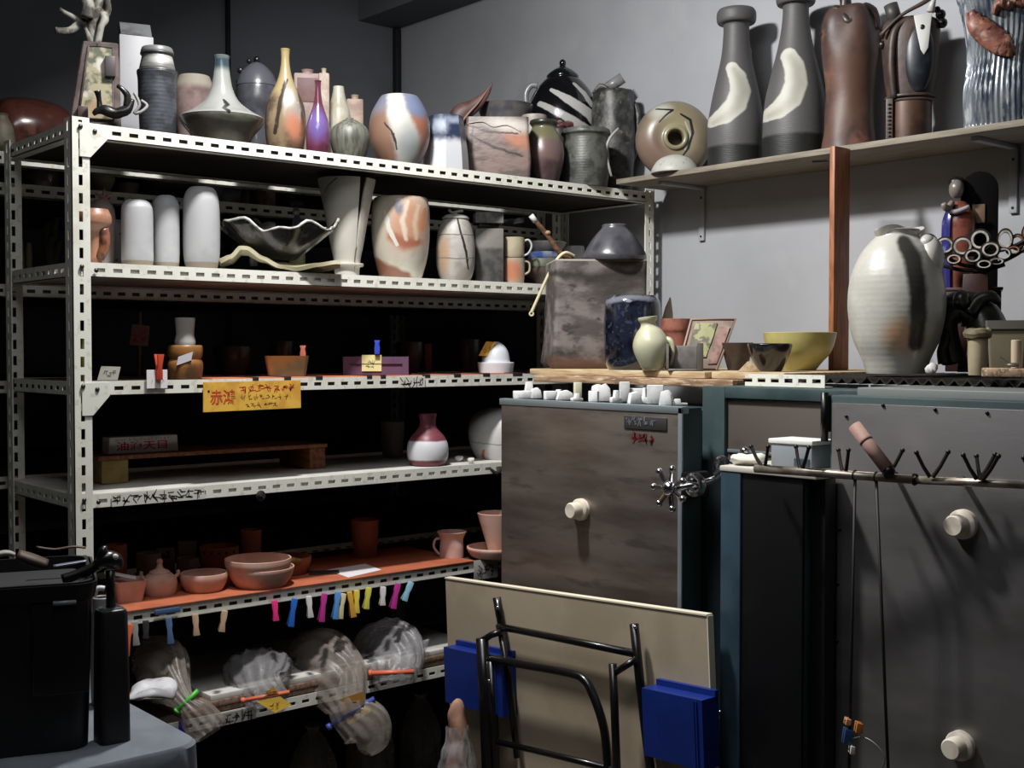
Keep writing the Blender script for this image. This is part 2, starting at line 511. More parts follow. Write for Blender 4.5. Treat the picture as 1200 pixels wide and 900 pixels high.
bm = scrawl(BM(), 0, (a.y-b.y)*.7, 0, (a.z-b.z)*.55, 5, w=.0022, seed=3)
shift(bm, (KX-.0063, a.y-.006, b.z+.012), Matrix.Rotation(R(-90), 3, 'Z'))
o = obj('lettering', bm, m_edge, npl, smooth=False)
a, b = at(741, 507, X=KX), at(769, 519, X=KX)
bm = scrawl(BM(), 0, a.y-b.y, 0, a.z-b.z, 4, w=.003, seed=9, strokes=7)
shift(bm, (KX-.0035, a.y, b.z), Matrix.Rotation(R(-90), 3, 'Z')); kid(k1, 'red_mark', bm, mat('faded red mark', (104, 34, 30), .6), smooth=False)
# wheel latch
wc = at(788, 572, X=KX-.06)
lt = kid(k1, 'latch', tube(BM(), [(KX-.075, wc.y, wc.z), (KX+.0, wc.y-.03, wc.z+.006), (KX+.085, wc.y-.10, wc.z+.045)], .009, 10), m_chrome, label='chrome wheel latch')
def kid2(t, par, name, bm, m, **kw):        # sub-part; the part already sits at the world frame
    return obj(name, bm, m, par, **kw)
bm = BM(); cdir = Matrix.Rotation(R(90), 3, 'Y')
for i in range(7):
    an = 2*math.pi*i/7
    d = Vector((0, math.cos(an), math.sin(an)))
    tube(bm, [Vector((KX-.07, wc.y, wc.z))+d*.012, Vector((KX-.073, wc.y, wc.z))+d*.045], .006, 8)
    blob(bm, Vector((KX-.073, wc.y, wc.z))+d*.048, (.009, .009, .009), 10)
blob(bm, (KX-.072, wc.y, wc.z), (.018, .019, .019), 14)
kid2(k1, lt, 'star_wheel', bm, m_chrome)
bm = BM(); torus(bm, (KX-.02, wc.y-.035, wc.z+.008), .022, .009, 'x')
torus(bm, (KX+.03, wc.y-.075, wc.z+.05), .02, .008, 'x')
tube(bm, [(KX+.02, wc.y-.06, wc.z+.03), (KX+.06, wc.y-.115, wc.z+.085)], .007, 8); blob(bm, (KX+.06, wc.y-.117, wc.z+.088), (.011, .011, .011), 10)
kid2(k1, lt, 'swing_bolt', bm, m_chrome)
bm = BM(); box(bm, KX-.012, KX+.06, ly0-.035, ly0-.0005, wc.z-.03, wc.z+.035, .008)
kid2(k1, lt, 'latch_bracket', bm, m_black)
# lower latch, just peeping past the table edge
lc = at(852, 838, X=KX+.02)
bm = BM()
for dy, dz in ((.012, .006), (-.012, .022), (-.016, -.012), (.006, -.022), (.02, -.008)): blob(bm, (lc.x-.01, lc.y+dy, lc.z+dz), (.006, .006, .006), 8)
tube(bm, [(lc.x-.01, lc.y, lc.z), (KX+.05, lc.y+.02, lc.z)], .008, 8)
kid(k1, 'lower_latch', bm, m_chrome)

# ---- middle kiln, set back
MX = 2.33
my1 = at(823, 600, X=MX).y; my0 = 1.53
MZ = at(848, 453, X=MX).z
k2 = thing('kiln', 'middle kiln with a teal frame and dull grey front, set back between the other two', 'kiln', (MX, (my0+my1)/2, 0))
fw = at(823, 500, X=MX).y-at(849, 500, X=MX).y
bm = BM(); box(bm, MX+.02, MX+.8, my0, my1, .05, 1.376, .004); kid(k2, 'body', bm, m_teal, ang=30)
bm = BM(); box(bm, MX+.0205, 2.49, my0, my1, 1.3765, MZ-.001, .003); kid(k2, 'top_rim', bm, m_tealL, ang=30)
bm = BM(); box(bm, MX-.002, MX+.0195, my1-fw, my1, .05, MZ, .002); box(bm, MX-.002, MX+.0195, my0, my1-fw, MZ-.028, MZ, .002)
kid(k2, 'frame', bm, m_tealL, ang=30)
bm = BM(); box(bm, MX+.008, MX+.0194, my0, my1-fw-.002, .2, MZ-.03, .001); kid(k2, 'front_panel', bm, mat('grey brown steel', (92, 84, 78), .55, .5, c2=(74, 68, 64), nscale=4), ang=30)
bm = BM(); zz = at(900, 530, X=MX).z; box(bm, MX+.004, MX+.0078, my0, my1-fw-.004, zz-.008, zz+.0, .001); box(bm, MX+.004, MX+.0078, my0, my1-fw-.004, zz-.035, zz-.029, .001); kid(k2, 'seam_strip', bm, m_edge, ang=30)
bm = BM()
for yy in (my0+.03, my1-.08): box(bm, MX+.03, MX+.7, yy, yy+.05, .001, .0505)
kid(k2, 'foot', bm, m_black)
# ---- low blue cabinet standing before it
c1 = at(848, 545, X=2.13); cz = c1.z
cy0 = 1.53
cab = thing('control_cabinet', 'low petrol-blue cabinet with a dark front, squeezed before the middle kiln', 'cabinet', (2.13, c1.y, 0))
e = at(848, 600, X=2.13).y-at(871, 600, X=2.13).y
bm = BM(); box(bm, 2.132, 2.30, cy0, c1.y, .001, cz-.012, .002); kid(cab, 'body', bm, m_teal, ang=30)
bm = BM(); box(bm, 2.12, 2.1318, c1.y-e, c1.y, .001, cz-.012, .002); kid(cab, 'side_post', bm, m_blue, ang=30)
bm = BM(); box(bm, 2.124, 2.1318, cy0, c1.y-e-.001, .001, cz-.0125, .002); kid(cab, 'front_panel', bm, mat('near black panel', (6, 7, 9), .4), ang=30)
bm = BM(); box(bm, 2.15, 2.188, 1.492, cy0-.0005, .001, cz-.0125, .002); kid(cab, 'filler_panel', bm, mat('near black panel', (6, 7, 9)), ang=30)
bm = BM(); box(bm, 2.118, 2.188, 1.492, c1.y+.002, cz-.012, cz, .002); box(bm, 2.1881, 2.302, cy0, c1.y+.002, cz-.012, cz, .002); kid(cab, 'top_plate', bm, mat('pale top plate', (196, 192, 180), .5), ang=30)
bm = BM()
s0 = at(903, 548, X=2.19); s1 = at(968, 548, X=2.19)
box(bm, 2.19, 2.27, 1.555, s0.y, cz+.0005, cz+.052, .004)
gb = thing('switch_box', 'small grey switch box on the blue cabinet, behind the hook rail', 'box', (2.2, s0.y, cz))
kid(gb, 'body', bm, mat('switch box grey', (132, 138, 144), .5))
bm = BM(); box(bm, 2.187, 2.274, 1.552, s0.y+.005, cz+.052, cz+.062, .002); kid(gb, 'lid', bm, mat('switch box lid', (226, 226, 222), .5), label='white lid')
bm = BM(); box(bm, 2.1875, 2.1898, 1.56, 1.60, cz+.004, cz+.022, .001); kid(gb, 'switch', bm, m_blue)
bm = BM(); s = at(890, 540, X=2.16); blob(bm, (0, 0, .014), (.04, .035, .0135), 16, .01, 30, 4)
for v in bm.verts: v.co.z = max(v.co.z, 0)
one('cloth_rag', bm, mat('off white rag', (224, 220, 208), .9), 'crumpled off-white rag on the low blue cabinet', 'rag', (2.175, s0.y+.048, cz+.0005))

# ---- right kiln
RZ = at(975, 463, X=KX).z
ry1 = at(972, 600, X=KX).y
ry0 = at(1200, 600, X=KX).y-.12
k3 = thing('kiln', 'right kiln with a wide dull-steel door and two white plugs, at the edge of view', 'kiln', (KX+.05, ry1, 0))
bm = BM(); box(bm, KX+.052, KX+.8, ry0-.05, ry1-.03, .05, 1.376, .005); kid(k3, 'body', bm, m_tealL, ang=30)
bm = BM(); box(bm, KX+.053, 2.49, ry0-.05, ry1-.03, 1.3765, RZ+.016, .003); kid(k3, 'top_rim', bm, mat('grey rim', (120, 124, 122), .5, .3), ang=30)
bm = BM(); box(bm, KX, KX+.05, ry0, ry1, .1, RZ, .004); kid(k3, 'door', bm, m_tealL, ang=30)
bm = BM(); box(bm, KX-.003, KX-.0002, ry0, ry1-.006, .1, RZ-.016, .001); kid(k3, 'door_panel', bm, m_inox2, ang=30)
for (a, b) in ((990, 488), (1033, 475), (1094, 480), (1155, 484), (982, 620), (980, 684), (979, 751), (977, 816)):
    q = at(a+2, b, X=KX-.003); bm = BM(); blob(bm, (KX-.004, q.y, q.z), (.003, .004, .004), 8); kid(k3, 'screw', bm, m_black)
for (a, b) in ((1130, 614), (1127, 873)):
    q = at(a, b, X=KX-.003); plug(k3, q.y, q.z, KX-.003)
q = at(966, 487, X=KX)
bm = BM(); box(bm, KX-.006, KX+.03, ry1+.0005, ry1+.022, q.z-.035, q.z+.045, .004); tube(bm, [(KX-.004, ry1+.011, q.z-.055), (KX-.004, ry1+.011, q.z+.05)], .008, 8)
kid(k3, 'hinge', bm, m_black)
bm = BM()
for yy in (ry0, ry1-.12): box(bm, KX+.1, KX+.7, yy, yy+.05, .001, .0505)
kid(k3, 'foot', bm, m_black)

# ================================================================== planks laid over the kilns
def wood(name, a, b, **k): return mat(name, a, .7, c2=b, nscale=9, stretch=(9, 1, 9), bump=.2, bscale=20, **k)
m_pine = wood('pine board', (192, 172, 138), (164, 140, 106))
m_rough = wood('rough board', (172, 142, 112), (120, 92, 70), c3=(206, 188, 160), n3=20)
PZ = at(640, 432, X=2.5).z            # walking level of the planks
bm = BM(); box(bm, 2.46, 2.72, 1.99, 2.76, PZ-.040, PZ-.019, .003); jitter(bm, .002, 9, 2)
one('rough_plank', bm, m_rough, 'rough brown plank laid over the left kiln under the pine board', 'plank', ang=30)
bm = BM(); box(bm, 2.48, 3.21, 2.10, 2.80, PZ-.0185, PZ-.0005, .003)
one('pine_plank', bm, m_pine, 'wide pine board carrying the square dark vessel and the blue vase', 'plank', ang=30)
bm = BM(); box(bm, 2.50, 3.21, 1.86, 2.095, PZ-.0185, PZ-.0005, .003)
one('pine_plank', bm, m_pine, 'pine board carrying the yellow bowl beside the wooden post', 'plank', ang=30)
bm = BM(); q = at(826, 453, X=2.48); box(bm, 2.47, 2.55, q.y-.028, q.y+.03, MZ+.0005, PZ-.0405, .002)
if PZ-.0405 > MZ+.004: one('wood_block', bm, m_pine, 'small pine block propping the rough plank on the middle kiln', 'block', ang=30)
bm = BM(); box(bm, 2.36, 2.44, 2.5, 2.62, LZ-.012, PZ-.0405)
bm.free()
bm = BM(); a = at(873, 452, X=2.40); b = at(925, 452, X=2.40)
slotted(bm, (2.40, b.y-.1, MZ+.0008), (0, 1, 0), (0, 0, 1), (1, 0, 0), a.y-b.y+.1, .03, pitch=.04)
slotted(bm, (2.4026, b.y-.1, MZ+.0008), (0, 1, 0), (1, 0, 0), (0, 0, 1), a.y-b.y+.1, .03, pitch=.04)
one('slotted_angle', bm, m_steel, 'loose length of cream slotted angle lying on the middle kiln', 'steel angle', smooth=False)
# dark corrugated tray over the right part, with a second one beyond the post
m_tray = mat('dark corrugated sheet', (38, 33, 31), .55, .3)
def corrugated(name, label, y0, y1, x0, x1):
    bm = BM(); n = int((y1-y0)/.03)
    def fn(u, v):
        return Vector((x0+(x1-x0)*v, y0+(y1-y0)*u, PZ-.0135+.006*math.cos(u*n*2*math.pi)))
    sheet(bm, fn, n*8, 3, .004)
    for v in bm.verts: v.co.z = min(max(v.co.z, PZ-.024), PZ-.0035)
    t = thing(name, label, 'tray', (x0, y0, PZ-.02))
    kid(t, 'corrugated_sheet', bm, m_tray)
    bm = BM(); slotted(bm, (x0+.01, y0, PZ-.06), (0, 1, 0), (0, 0, 1), (1, 0, 0), y1-y0, .035, pitch=.03, sl=.01)
    slotted(bm, (x1-.01, y0, PZ-.06), (0, 1, 0), (0, 0, 1), (-1, 0, 0), y1-y0, .035, pitch=.03, sl=.01)
    kid(t, 'perforated_rail', bm, m_black, smooth=False)
corrugated('corrugated_tray', 'dark corrugated tray below the wooden post over the middle kiln', 1.625, 1.855, 2.5, 3.2)
corrugated('corrugated_tray', 'dark corrugated tray under the big white jar over the right kiln', .9, 1.618, 2.5, 3.2)

# ---- wall board on brackets, and the post
BZ = at(974, 199, X=WX).z
m_bd = mat('dusty shelf board', (136, 127, 112), .7, c2=(116, 108, 95), nscale=8, stretch=(8, 1, 8))
bx = 3.026
e0 = at(722, 217, X=bx).y
bm = BM(); box(bm, bx, WX-.002, .8, e0, BZ, BZ+.018, .002)
sh = thing('wall_shelf', 'long dusty board shelf on the right wall carrying the tall vases', 'shelf', (WX, e0, BZ))
kid(sh, 'board', bm, m_bd, ang=30)
for px in (822, 1187):
    y = at(px, 240, X=WX-.01).y; bm = BM()
    box(bm, WX-.012, WX-.002, y-.012, y+.012, BZ-.19, BZ-.0005, .002); box(bm, bx+.05, WX-.0125, y-.011, y+.011, BZ-.012, BZ-.0005, .002)
    kid(sh, 'bracket', bm, m_wall, label='painted metal bracket')
    bm = BM()
    for dz in (-.04, -.175): blob(bm, (WX-.013, y, BZ+dz), (.003, .004, .004), 8)
    kid(sh, 'bracket_screw', bm, m_black)
p0 = at(979, 430, X=2.962)
m_post = mat('orange stained wood', (158, 100, 64), .5, c2=(128, 78, 48), nscale=10, stretch=(9, 9, 1), bump=.15)
bm = BM(); pz0 = PZ
box(bm, 2.945, 3.022, p0.y-.004, p0.y+.013, PZ-.0004, at(979, 172, X=2.962).z, .002)
one('wooden_post', bm, m_post, 'upright orange-brown wooden post propped in front of the wall board', 'post', ang=30)
bm = BM(); q = at(955, 190, X=3.0); tube(bm, [(3.018, q.y+.02, q.z+.006), (3.018, p0.y+.0125, q.z-.002)], .004, 6)
one('dark_peg_rod', bm, m_black, 'short dark rod jutting left from the top of the wooden post', 'rod')
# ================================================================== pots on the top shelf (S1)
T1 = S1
TONE[:] = [.7, .72]      # mutes and darkens this shelf's colours to offset the close lamp
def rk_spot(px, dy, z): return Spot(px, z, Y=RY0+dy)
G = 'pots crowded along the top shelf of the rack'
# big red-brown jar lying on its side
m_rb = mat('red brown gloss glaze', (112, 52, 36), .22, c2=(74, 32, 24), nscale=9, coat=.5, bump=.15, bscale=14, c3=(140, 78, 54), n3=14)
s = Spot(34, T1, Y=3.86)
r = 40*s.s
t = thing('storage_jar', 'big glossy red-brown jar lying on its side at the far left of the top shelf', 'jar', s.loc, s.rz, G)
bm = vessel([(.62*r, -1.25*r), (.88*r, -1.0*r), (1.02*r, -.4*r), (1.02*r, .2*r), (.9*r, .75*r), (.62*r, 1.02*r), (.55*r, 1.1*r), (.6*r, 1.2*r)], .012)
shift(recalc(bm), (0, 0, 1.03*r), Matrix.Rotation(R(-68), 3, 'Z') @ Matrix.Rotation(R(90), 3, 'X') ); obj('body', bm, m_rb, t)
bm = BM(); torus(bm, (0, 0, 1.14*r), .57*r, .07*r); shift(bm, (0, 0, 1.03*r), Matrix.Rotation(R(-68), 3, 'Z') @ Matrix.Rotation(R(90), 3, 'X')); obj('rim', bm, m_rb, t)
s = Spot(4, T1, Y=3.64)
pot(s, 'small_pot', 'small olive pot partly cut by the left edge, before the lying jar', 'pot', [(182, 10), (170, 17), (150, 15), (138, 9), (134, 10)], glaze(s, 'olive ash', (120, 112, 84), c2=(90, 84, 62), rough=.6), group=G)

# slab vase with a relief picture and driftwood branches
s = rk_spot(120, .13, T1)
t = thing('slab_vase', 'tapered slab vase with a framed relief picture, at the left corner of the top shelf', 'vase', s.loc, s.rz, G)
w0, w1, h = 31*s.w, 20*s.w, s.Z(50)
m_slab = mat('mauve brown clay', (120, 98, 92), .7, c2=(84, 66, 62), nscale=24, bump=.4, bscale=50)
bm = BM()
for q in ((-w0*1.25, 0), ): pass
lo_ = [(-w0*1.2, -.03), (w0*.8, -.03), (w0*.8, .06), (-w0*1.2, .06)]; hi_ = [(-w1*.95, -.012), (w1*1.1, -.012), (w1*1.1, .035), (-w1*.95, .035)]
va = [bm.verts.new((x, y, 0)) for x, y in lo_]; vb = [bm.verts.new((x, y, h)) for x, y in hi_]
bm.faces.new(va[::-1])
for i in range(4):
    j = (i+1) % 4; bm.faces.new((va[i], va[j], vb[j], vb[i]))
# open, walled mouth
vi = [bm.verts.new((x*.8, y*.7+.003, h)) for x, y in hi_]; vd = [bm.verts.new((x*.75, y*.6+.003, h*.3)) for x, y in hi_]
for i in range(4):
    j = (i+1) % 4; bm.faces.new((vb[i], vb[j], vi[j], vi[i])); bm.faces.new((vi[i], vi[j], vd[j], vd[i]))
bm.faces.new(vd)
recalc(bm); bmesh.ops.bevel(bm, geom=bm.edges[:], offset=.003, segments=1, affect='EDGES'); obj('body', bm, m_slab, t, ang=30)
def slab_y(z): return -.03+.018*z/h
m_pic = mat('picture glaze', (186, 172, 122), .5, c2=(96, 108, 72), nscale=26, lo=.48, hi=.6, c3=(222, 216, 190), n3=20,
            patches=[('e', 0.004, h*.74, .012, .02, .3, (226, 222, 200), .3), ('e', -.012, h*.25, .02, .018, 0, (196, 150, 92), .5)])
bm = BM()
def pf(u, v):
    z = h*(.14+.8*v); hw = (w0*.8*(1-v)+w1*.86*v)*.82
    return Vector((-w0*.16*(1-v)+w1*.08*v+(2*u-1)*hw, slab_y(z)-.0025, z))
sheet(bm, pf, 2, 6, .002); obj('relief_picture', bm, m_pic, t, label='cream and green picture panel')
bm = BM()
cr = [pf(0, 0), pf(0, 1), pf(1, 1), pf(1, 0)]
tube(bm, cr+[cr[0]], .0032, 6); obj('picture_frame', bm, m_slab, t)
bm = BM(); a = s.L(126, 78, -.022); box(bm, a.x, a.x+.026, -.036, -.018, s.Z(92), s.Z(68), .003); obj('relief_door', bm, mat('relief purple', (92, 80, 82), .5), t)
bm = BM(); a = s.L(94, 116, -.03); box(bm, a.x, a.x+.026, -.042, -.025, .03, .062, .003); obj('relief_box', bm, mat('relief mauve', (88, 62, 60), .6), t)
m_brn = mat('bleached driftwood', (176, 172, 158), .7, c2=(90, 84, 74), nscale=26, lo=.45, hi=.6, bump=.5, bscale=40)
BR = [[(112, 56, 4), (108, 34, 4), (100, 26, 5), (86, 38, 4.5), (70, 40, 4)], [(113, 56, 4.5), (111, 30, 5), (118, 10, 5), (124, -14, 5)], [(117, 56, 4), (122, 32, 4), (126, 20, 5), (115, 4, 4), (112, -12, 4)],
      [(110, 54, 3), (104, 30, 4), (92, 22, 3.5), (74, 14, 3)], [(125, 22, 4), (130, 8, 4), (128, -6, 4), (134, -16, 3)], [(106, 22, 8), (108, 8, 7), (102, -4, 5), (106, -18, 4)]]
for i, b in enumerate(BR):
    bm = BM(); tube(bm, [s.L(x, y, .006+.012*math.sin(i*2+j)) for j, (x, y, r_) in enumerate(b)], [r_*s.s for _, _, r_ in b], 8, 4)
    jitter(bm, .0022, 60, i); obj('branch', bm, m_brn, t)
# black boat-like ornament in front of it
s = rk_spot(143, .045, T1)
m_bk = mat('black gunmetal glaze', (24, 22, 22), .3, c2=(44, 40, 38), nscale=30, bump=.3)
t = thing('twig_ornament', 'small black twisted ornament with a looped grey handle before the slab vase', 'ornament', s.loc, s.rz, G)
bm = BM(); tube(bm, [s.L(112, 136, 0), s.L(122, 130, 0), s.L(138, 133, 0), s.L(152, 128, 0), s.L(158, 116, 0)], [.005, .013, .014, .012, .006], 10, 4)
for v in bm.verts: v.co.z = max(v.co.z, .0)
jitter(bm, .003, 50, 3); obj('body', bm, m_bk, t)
bm = BM(); tube(bm, [s.L(120, 132, 0), s.L(119, 118, 0), s.L(117, 108, -.004)], [.009, .006, .009], 8, 3); obj('knob', bm, m_bk, t)
bm = BM(); tube(bm, [s.L(150, 126, 0), s.L(152, 112, 0), s.L(145, 104, -.004), s.L(141, 101, 0)], [.008, .009, .006, .006], 8, 3); obj('crest', bm, m_bk, t)
bm = BM(); tube(bm, [s.L(160, 108, -.004), s.L(166, 122, -.006), s.L(160, 132, -.006), s.L(168, 130, -.006), s.L(175, 122, 0), s.L(168, 116, .004)], .0042, 8, 4); obj('loop_handle', bm, mat('ash grey', (150, 148, 142), .6), t)
# silver-white carton
s = rk_spot(161, .36, T1)
t = thing('carton', 'white paper carton with a silver folded top behind the grey stoneware jar', 'carton', s.loc, s.rz+R(8), G)
m_ct = mat('white carton', (190, 192, 197), .5, c2=(150, 152, 158), nscale=14, lo=.55, hi=.7)
hw = 20*s.w
bm = BM(); box(bm, -hw, hw, -hw*.8, hw*.8, 0, s.Z(45), .003); obj('body', bm, m_ct, t, ang=30)
bm = BM(); prism(bm, [(-hw*.8, s.Z(45)+.0003), (hw*.8, s.Z(45)+.0003), (hw*.1, s.Z(28)), (-hw*.1, s.Z(28))], -hw*.9, hw*.9)
for v in bm.verts: v.co = Vector((v.co.y, v.co.x, v.co.z))
recalc(bm); obj('folded_top', bm, mat('silver foil', (188, 190, 196), .35, .6, c2=(150, 152, 158), nscale=20), t, ang=30, label='silver folded top')
# grey stoneware jar
s = rk_spot(187, .105, T1)
t = pot(s, 'stoneware_jar', 'grey ridged stoneware jar with a pale neck, left of the flared carafe', 'jar',
        [(152, 21), (120, 22.5), (95, 23), (86, 24), (83, 21), (80, 21), (66, 18), (62, 19.5), (57, 18)],
        glaze(s, 'slate stoneware', (74, 80, 90), c2=(52, 55, 62), nscale=20, rough=.42, rings=30, bands=[(84, (118, 118, 114), 2)], patches=[('e', 193, 72, 14, 5, 5, (190, 188, 180), .5)]), G, multi=True)
bm = BM(); torus(bm, (0, 0, s.Z(85)), 22.5*s.w, 1.8*s.w); torus(bm, (0, 0, s.Z(64)), 18.6*s.w, 1.6*s.w); obj('collar_ridge', bm, mat('slate dark', (62, 62, 66), .45), t)
# pinkish pot behind
s = rk_spot(230, .40, T1)
pot(s, 'clay_pot', 'rough pinkish sand pot standing behind the flared carafe', 'pot', [(160, 18), (130, 24), (108, 24), (92, 19), (90, 18)],
    glaze(s, 'pink sand', (154, 120, 112), c2=(118, 88, 86), nscale=16, rough=.8, bump=.4, bands=[(104, (166, 154, 132), 5)]), G)
# flared carafe
s = rk_spot(262, .15, T1)
pot(s, 'carafe', 'broad-footed celadon carafe with a slim blue-tipped neck on the top shelf', 'carafe',
    [(164, 30), (158, 38), (148, 46), (141, 49.5), (138, 49), (131, 36), (120, 21.5), (107, 14), (95, 11), (80, 9.2), (70, 8.8), (66, 9.6)],
    glaze(s, 'celadon grey', (112, 112, 92), c2=(96, 96, 80), nscale=20, rough=.25, coat=.4,
          bands=[(141, (160, 162, 156), 2), (82, (52, 78, 90), 5), (69, (112, 124, 122), 2)], patches=[('s', [(264, 122, 1.5), (268, 128, 2.5), (264, 134, 2), (270, 139, 2)], (46, 46, 44), .4)]), G)
# lidded pot with knobs
s = rk_spot(303, .42, T1)
t = pot(s, 'lidded_pot', 'round slate-blue lidded pot with black knobs, behind the carafe and tall yellow bottle', 'pot', [(152, 16), (140, 22), (122, 25), (108, 24.6), (102.5, 24)],
        glaze(s, 'slate blue', (84, 86, 96), c2=(66, 68, 76), rough=.3, coat=.3), G, multi=True)
bm = vessel([(r_*s.w, s.Z(y)) for y, r_ in ((102, 24.6), (97, 23.6), (88, 20), (80, 13.5), (75, 7), (73, 2))], closed=True)
obj('lid', recalc(bm), mat('slate blue lid', (92, 94, 104), .3, coat=.3), t)
for (x, y, q) in ((303, 70, 4), (294, 72, 3), (284, 84, 4), (282, 98, 3.5), (283, 112, 3)):
    bm = BM(); blob(bm, s.L(x, y, -.008 if x < 290 else 0), (q*s.s,)*3, 10); obj('knob', bm, m_bk, t)
# yellow brown bottle
s = rk_spot(336, .125, T1)
pot(s, 'bottle', 'tall ochre bottle with a slender yellow neck and an orange flash', 'bottle',
    [(176, 20), (160, 23.5), (140, 24), (124, 22), (110, 16.5), (97, 10.5), (85, 6.8), (72, 5), (62, 5.2), (58, 6)],
    glaze(s, 'ochre glaze', (150, 122, 82), c2=(96, 76, 54), nscale=14, rough=.25, coat=.4, bands=[(112, (172, 148, 78), 6)],
          patches=[('e', 344, 128, 9, 26, 12, (160, 150, 138), .6), ('s', [(337, 96, 2), (330, 124, 2.5), (324, 160, 2)], (66, 52, 40), .4), ('s', [(350, 100, 2), (357, 130, 2.5), (354, 160, 2)], (86, 66, 46), .4), ('e', 346, 152, 9, 15, 10, (206, 116, 62), .7), ('e', 341, 118, 5, 9, 0, (206, 200, 184), .7)]), G)
# slab bottles behind
def slab_bottle(px, dy, w, top, name, label, m, panel=None):
    s = rk_spot(px, dy, T1); t = thing(name, label, 'bottle', s.loc, s.rz, G); hw = w*s.w
    bm = BM(); box(bm, -hw, hw, -hw*.8, hw*.8, 0, s.Z(top), .006); obj('body', bm, m, t, ang=30)
    bm = vessel([(hw*.45, s.Z(top)-.001), (hw*.42, s.Z(top)+.006), (hw*.5, s.Z(top)+.014)], .003); obj('neck', recalc(bm), m, t)
    if panel:
        bm = BM(); box(bm, -hw*.75, hw*.75, -hw*.8-.002, -hw*.8+.001, s.Z(top+34), s.Z(top+6), .0008); obj('relief_panel', bm, panel, t, label='pink relief panel')
slab_bottle(362, .40, 16, 88, 'slab_bottle', 'square rose-brown slab bottle behind the yellow and purple bottles', mat('rose slab', (150, 112, 104), .6, c2=(176, 146, 134), nscale=18), mat('rose panel', (140, 92, 88), .6, c2=(120, 74, 72)))
slab_bottle(381, .31, 6.5, 86, 'slab_bottle', 'thin cream slab bottle directly behind the purple bottle neck', mat('cream slab', (196, 176, 150), .6, c2=(164, 130, 110), nscale=18))
s = rk_spot(398, .40, T1)
pot(s, 'slim_bottle', 'slim cream-yellow bottle rising behind the striped round pot', 'bottle', [(160, 14), (140, 14), (122, 10), (108, 7), (102, 6.5)],
    glaze(s, 'cream yellow', (190, 178, 142), c2=(214, 208, 186), nscale=12, rough=.4), G)
slab_bottle(417, .41, 10, 117, 'slab_bottle', 'short pink-sided square bottle behind the striped round pot', mat('pink slab', (158, 118, 104), .6, c2=(190, 160, 128), nscale=18))
# purple bottle
s = rk_spot(374, .05, T1)
pot(s, 'bottle', 'small glossy purple bottle with a magenta neck, beside the ochre bottle', 'bottle',
    [(179, 13), (168, 14.2), (150, 14), (136, 10), (122, 5.5), (108, 3.6), (98, 3.4), (95, 4.2)],
    glaze(s, 'purple gloss', (122, 38, 70), c2=(96, 30, 60), nscale=20, rough=.16, coat=.7, bands=[(124, (104, 34, 62), 5)],
          patches=[('e', 373, 148, 12, 18, 0, (112, 84, 168), .6)]), G)
# striped round pot
s = rk_spot(411, .092, T1)
pot(s, 'round_pot', 'squat grey-green round pot with fine vertical stripes and a tiny mouth', 'pot',
    [(183, 17), (176, 21), (162, 23.5), (150, 20), (143, 11), (140, 5), (139, 4.5)], 
    glaze(s, 'moss stripe', (112, 112, 96), c2=(78, 80, 66), nscale=16, stretch=(6, 6, .6), rough=.5, bump=.3, bscale=20), G)
# blue orange white pot
s = rk_spot(469, .12, T1)
pot(s, 'round_vase', 'large round vase with blue, orange and white brushed panels', 'vase',
    [(191, 20), (184, 28), (168, 34), (150, 35.5), (134, 33), (120, 26), (114, 22)],
    glaze(s, 'orange earth', (158, 106, 74), c2=(120, 82, 60), nscale=13, rough=.45, dist=.008, bands=[(140, (120, 124, 146), 8)],
          patches=[('e', 455, 162, 20, 26, 20, (152, 108, 76), .5), ('e', 493, 160, 16, 22, 0, (178, 98, 54), .5), ('s', [(464, 116, 9), (466, 138, 12), (476, 164, 14), (478, 188, 13)], (190, 188, 178), .3), ('e', 480, 172, 12, 16, 0, (160, 168, 168), .6), ('e', 489, 128, 11, 14, 20, (106, 122, 160), .5), ('s', [(452, 150, 1), (462, 164, 1.5), (466, 180, 1)], (60, 50, 46), .4)]), G)
# blue white vase
s = rk_spot(523, .10, T1)
pot(s, 'faceted_vase', 'white vase with a mottled cobalt-blue upper half, right of the round painted vase', 'vase',
    [(197, 27), (180, 25.5), (160, 23), (145, 21), (137, 20.5)],
    glaze(s, 'white cobalt', (206, 210, 216), rough=.35, dist=.012, dscale=45, bands=[(166, (40, 58, 92), 5)], patches=[('e', 517, 150, 8, 8, 0, (170, 184, 206), .8), ('e', 532, 143, 9, 4, 0, (150, 166, 190), .8)], coat=.3), G, n=8, smooth=3)
# reddish horn
s = rk_spot(557, .38, T1)
t = thing('horn_bowl', 'pointed red-brown clay horn rising behind the square relief vase', 'vase', s.loc, s.rz, G)
bm = BM(); tube(bm, [s.L(532, 152, 0), s.L(540, 134, 0), s.L(556, 124, 0), s.L(570, 110, 0), s.L(577, 97, 0)], [.03, .034, .024, .012, .002], 14, 5, flat=.6)
for v in bm.verts: v.co.z = max(v.co.z, .002)
obj('body', bm, mat('red clay horn', (130, 78, 66), .5, c2=(96, 56, 50), nscale=16), t)
bm = BM(); tube(bm, [s.L(538, 150, -.02), s.L(548, 136, -.022), s.L(562, 120, -.016), s.L(574, 101, -.004)], [.004, .004, .003, .0015], 6, 4); obj('rib', bm, mat('pale rib', (176, 128, 112), .5), t)
